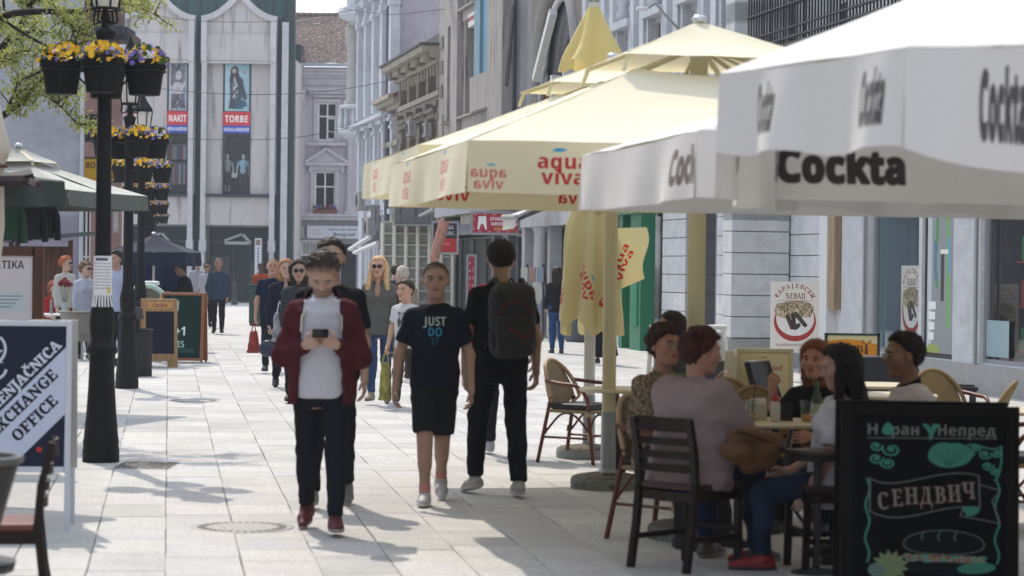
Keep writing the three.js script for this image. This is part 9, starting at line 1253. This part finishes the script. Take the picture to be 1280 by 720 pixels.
{ // left terrace
person({ label: 'person with red hair and sunglasses in a white jacket standing on the left terrace', pos: onStreet(81, 44), turn: 0.75, px: 2, H: 1.8, female: true, skin: sk.light, hairC: [0.32, 0.09, 0.035], pose: { headYaw: 0.5, LA: { up: [0.2, -0.9, 0.2], fore: [-0.3, 0.1, 0.9] } }, top: { name: 'jacket', color: [0.5, 0.49, 0.46], hem: -0.1, sleeve: 1.9, loose: 0.5 }, bottom: { color: black }, shoes: { color: black }, hair: { th: 0.022, curl: 0.01, bun: [0.02, -0.11] }, glasses: 'dark' });
person({ label: 'person with curly hair and sunglasses in a pale blue blouse beside the first lamp post', pos: onStreet(106, 41.5), turn: 0.6, px: 2, H: 1.7, female: true, skin: sk.light, hairC: [0.12, 0.07, 0.045], pose: { headYaw: 0.4, LA: { up: [0.2, -0.9, 0.2], fore: [-0.3, 0.5, 0.9] } }, top: { name: 'blouse', color: [0.45, 0.48, 0.58], hem: -0.1, sleeve: 1.7, loose: 0.5 }, bottom: { color: black }, shoes: { color: black }, hair: { th: 0.026, curl: 0.014, freq: 20 }, glasses: 'dark' });
person({ label: 'person with auburn hair and red top seated at the terrace table, head bowed', pos: onStreet(65, 44.6), turn: 0.5, px: 2, H: 1.72, female: true, skin: sk.light, hairC: [0.26, 0.07, 0.03], pose: { hip: 0.52, lean: 0.14, headPitch: 0.25, L: { th: 1.45, kn: 1.45 }, R: { th: 1.45, kn: 1.45 }, LA: { up: [0.1, -0.9, 0.4], fore: [-0.2, -0.1, 1] }, RA: { up: [-0.1, -0.9, 0.4], fore: [0.2, -0.1, 1] } }, top: { color: [0.4, 0.02, 0.015], hem: -0.1, sleeve: 1.2, loose: 0.5 }, bottom: { color: black }, shoes: { color: black }, hair: { th: 0.028, curl: 0.012, freq: 20, bob: 0.03, vol: 0.01 } });
person({ label: 'person in navy jacket in profile just right of the paper notice', pos: onStreet(136, 40), turn: 0.9, px: 2, H: 1.8, skin: sk.mid, pose: {}, top: { name: 'jacket', color: [0.02, 0.025, 0.045], hem: -0.12, sleeve: 1.9, loose: 0.6, e: 0.022 }, bottom: { color: black }, shoes: { color: black }, hair: { th: 0.016, curl: 0.006 } });
person({ label: 'person with thick dark hair in pale blue shirt between the first two lamp posts', pos: onStreet(147, 39), turn: -0.5, px: 2, H: 1.89, skin: sk.mid, pose: {}, top: { color: [0.4, 0.45, 0.6], hem: -0.1, sleeve: 1.9, loose: 0.7 }, bottom: { color: navy }, shoes: { color: black }, hair: { th: 0.026, curl: 0.01, freq: 20 } });
const rf = thing('flower_bunch', 'bunch of deep red flowers on the left terrace before the white jacket', 'flowers', P(81, 372, 42.9)); const q = rng(14), g = []; for (let i = 0; i < 30; i++) { const a = q() * 7, r = 0.12 * Math.sqrt(q()); g.push(sphere(0.035, r * Math.cos(a), 0.2 + 0.1 * (1 - r / 0.12) + q() * 0.05, r * Math.sin(a), 1, 1, 1, 6, 5)); } M('blooms', g, mat([0.16, 0.008, 0.012]), rf).userData.kind = 'stuff'; M('stems', [0, 1, 2, 3, 4].map((i) => rod(V((i - 2) * 0.012, -0.12, 0), V((i - 2) * 0.045, 0.22, 0), 0.006)), mat([0.05, 0.09, 0.03]), rf); M('vase', lathe([[0, -0.32], [0.05, -0.32], [0.06, -0.2], [0.04, -0.08]], 14), mat([0.3, 0.36, 0.35], { side: THREE.DoubleSide }), rf);
}
// ---------------------------------------------------------------- the seated guests
const sit = (a = {}) => ({ hip: 0.535, lean: 0.06, L: { th: 1.45, kn: 1.42, out: 0.14, ...(a.L ?? {}) }, R: { th: 1.45, kn: 1.42, out: 0.14, ...(a.R ?? {}) }, ...a.rest });
{
const A = person({ label: 'person with short auburn hair in a mauve sweater seated with back to the camera', pos: V(1.0, 0, -13.45), turn: Math.PI - 0.72, H: 1.72, female: true, w: 1.38, belly: 0.03, skin: [0.46, 0.25, 0.19], hairC: [0.05, 0.012, 0.01], pose: sit({ rest: { lean: 0.12, headYaw: -0.55, headPitch: 0.1, LA: { up: [0.2, -0.9, 0.3], fore: [-0.5, -0.15, 0.8], curl: 0.5 }, RA: { up: [-0.4, -0.75, 0.42], fore: [0.1, -0.25, 0.95], curl: 0.5 } } }), top: { name: 'sweater', color: [0.36, 0.28, 0.29], hem: -0.1, sleeve: 1.85, loose: 0.6, e: 0.032, fold: 1.4 }, bottom: { color: [0.022, 0.04, 0.1], denim: true, r: 1.08 }, shoes: { color: [0.12, 0.1, 0.09], sole: [0.3, 0.28, 0.25] }, hair: { th: 0.026, curl: 0.012, freq: 24, nape: -0.095, line: 0.068 } });
const b = thing('shoulder_bag', 'ochre brown leather bag hanging at the elbow of the woman in mauve', 'bag', V(1.33, 0.66, -13.15), 0.35), lm = mat([0.24, 0.10, 0.025], { map: rep(T.folds, 3), bumpMap: rep(T.folds, 3), bumpScale: 0.01, roughness: 0.55 });
M('pouch', netMesh((x, y, z) => Math.sqrt((x / (0.17 + y * 0.25)) ** 2 + ((y - 0.02) / 0.125) ** 2 + (z / 0.075) ** 2) * 0.075 - 0.075 + 0.02 * noise3(x * 9, y * 12, z * 9), [-0.26, -0.15, -0.12], [0.26, 0.2, 0.12], 0.011), lm, b); M('strap', [tube([V(-0.14, 0.06, 0), V(-0.12, 0.13, 0.04), V(0.0, 0.1, 0.07), V(0.14, 0.04, 0.02)], 0.014, 18, 6)], lm, b);
person({ label: 'person with short dark hair and spectacles in a patterned blouse seated facing the camera', pos: V(0.92, 0, -14.72), turn: 0.62, H: 1.69, female: true, w: 1.12, skin: [0.40, 0.21, 0.145], hairC: [0.028, 0.013, 0.009], lip: [0.3, 0.07, 0.06], pose: sit({ rest: { headYaw: -0.02, lean: 0.02, LA: { up: [0.15, -0.95, 0.2], fore: [-0.4, -0.2, 0.9] }, RA: { up: [-0.22, -1, 0.05], fore: [0.2, -0.35, 0.9] } } }), top: { name: 'blouse', color: [1, 1, 1], map: (() => { const t = dataTex(256, (x, y) => { const a = tn(x, y, 9, 2, 1, 1, 4), b = tn(x, y, 13, 2, 1, 1, 8); return a > 0.1 ? [0.3, 0.27, 0.23] : b > 0.12 ? [0.66, 0.58, 0.5] : a < -0.12 ? [0.42, 0.39, 0.31] : [0.52, 0.47, 0.4]; }); t.repeat.set(5, 5); return t; })(), hem: -0.1, sleeve: 1.0, loose: 0.6 }, bottom: { color: [0.03, 0.03, 0.034] }, shoes: { color: black }, hair: { th: 0.028, curl: 0.008, freq: 22, line: 0.058 }, glasses: 'clear' });
person({ label: 'person with dark hair in a grey outfit and dark boots seated behind the two women', pos: V(1.3, 0, -18.6), turn: -1.45, px: 2, H: 1.72, skin: sk.mid, hairC: [0.02, 0.012, 0.01], pose: sit({ L: { th: 1.5, kn: 1.3 }, R: { th: 1.5, kn: 1.25 }, rest: {} }), top: { color: [0.09, 0.09, 0.095], sleeve: 1.8, loose: 0.6 }, bottom: { color: [0.035, 0.036, 0.042] }, shoes: { color: [0.02, 0.02, 0.024], sole: [0.3, 0.08, 0.1], high: true }, hair: { th: 0.018 } });
copyOf(cane0, V(1.34, 0, -18.6), -1.45, 'cane chair under the person in grey behind the two women');
person({ label: 'person with ginger bob in black top resting a hand near the chin, facing the camera', pos: V(2.0, 0, -15.6), turn: -0.35, H: 1.64, female: true, skin: [0.45, 0.24, 0.17], hairC: [0.17, 0.06, 0.024], pose: sit({ rest: { hip: 0.45, lean: 0.12, headYaw: -0.1, RA: { up: [-0.35, -0.55, 0.6], fore: [0.05, 0.9, 0.25], curl: 1.1, palm: [0.5, 0, -0.8] }, LA: { up: [0.2, -0.85, 0.35], fore: [-0.7, 0.0, 0.6] } } }), top: { name: 'black_top', color: [0.012, 0.012, 0.015], hem: -0.1, sleeve: 1.4, loose: 0.5 }, bottom: { color: black }, shoes: { color: black }, hair: { th: 0.024, bob: 0.1, vol: 0.012, curl: 0.005, line: 0.06, faceW: 0.055 } });
copyOf(caneR, V(2.03, 0, -15.75), -0.35, 'cane chair under the ginger haired woman');
const W4 = person({ label: 'person with long black hair in profile, white lilac T-shirt, seated by the chalkboard', pos: V(1.8, 0, -13.42), turn: -1.72, H: 1.62, female: true, w: 0.95, skin: [0.50, 0.30, 0.25], hairC: [0.008, 0.007, 0.008], pose: sit({ L: { th: 1.4, kn: 1.42 }, R: { th: 1.4, kn: 1.36 }, rest: { hip: 0.49, lean: -0.12, headPitch: 0.18, headYaw: 0.12, LA: { up: [0.12, -0.95, 0.22], fore: [-0.1, -0.85, 0.5], curl: 0.4 }, RA: { up: [-0.12, -0.9, 0.35], fore: [0.1, -0.5, 0.9] } } }), top: { name: 't_shirt', color: [0.7, 0.7, 0.78], hem: -0.16, sleeve: 0.72, loose: 0.8, e: 0.022, fold: 1.4 }, bottom: { color: [0.03, 0.05, 0.1], denim: true }, shoes: { color: [0.32, 0.018, 0.02], sole: [0.06, 0.03, 0.03] }, hair: { th: 0.024, long: 0.24, front: 0.2, curl: 0.008, line: 0.08, nape: -0.12 } });
person({ label: 'person with black hair in white polo shirt with black collar, facing left behind the chalkboard', pos: V(2.36, 0, -13.85), turn: -1.42, H: 1.76, w: 1.08, skin: [0.30, 0.16, 0.105], hairC: [0.012, 0.009, 0.008], pose: sit({ rest: { hip: 0.5, lean: 0.1, headPitch: 0.08, LA: { up: [0.12, -0.9, 0.35], fore: [-0.2, -0.1, 0.9] } } }), top: { name: 'polo_shirt', color: [0.74, 0.71, 0.7], hem: -0.1, sleeve: 0.75, loose: 0.7, collar: [0.012, 0.012, 0.014] }, bottom: { color: navy }, shoes: { color: black }, hair: { th: 0.02, curl: 0.006, line: 0.08 }, glasses: 'clear' });
copyOf(caneR, V(2.38, 0, -13.85), -1.42, 'cane chair under the man in the white polo shirt');
}
renderer.render(scene, camera);
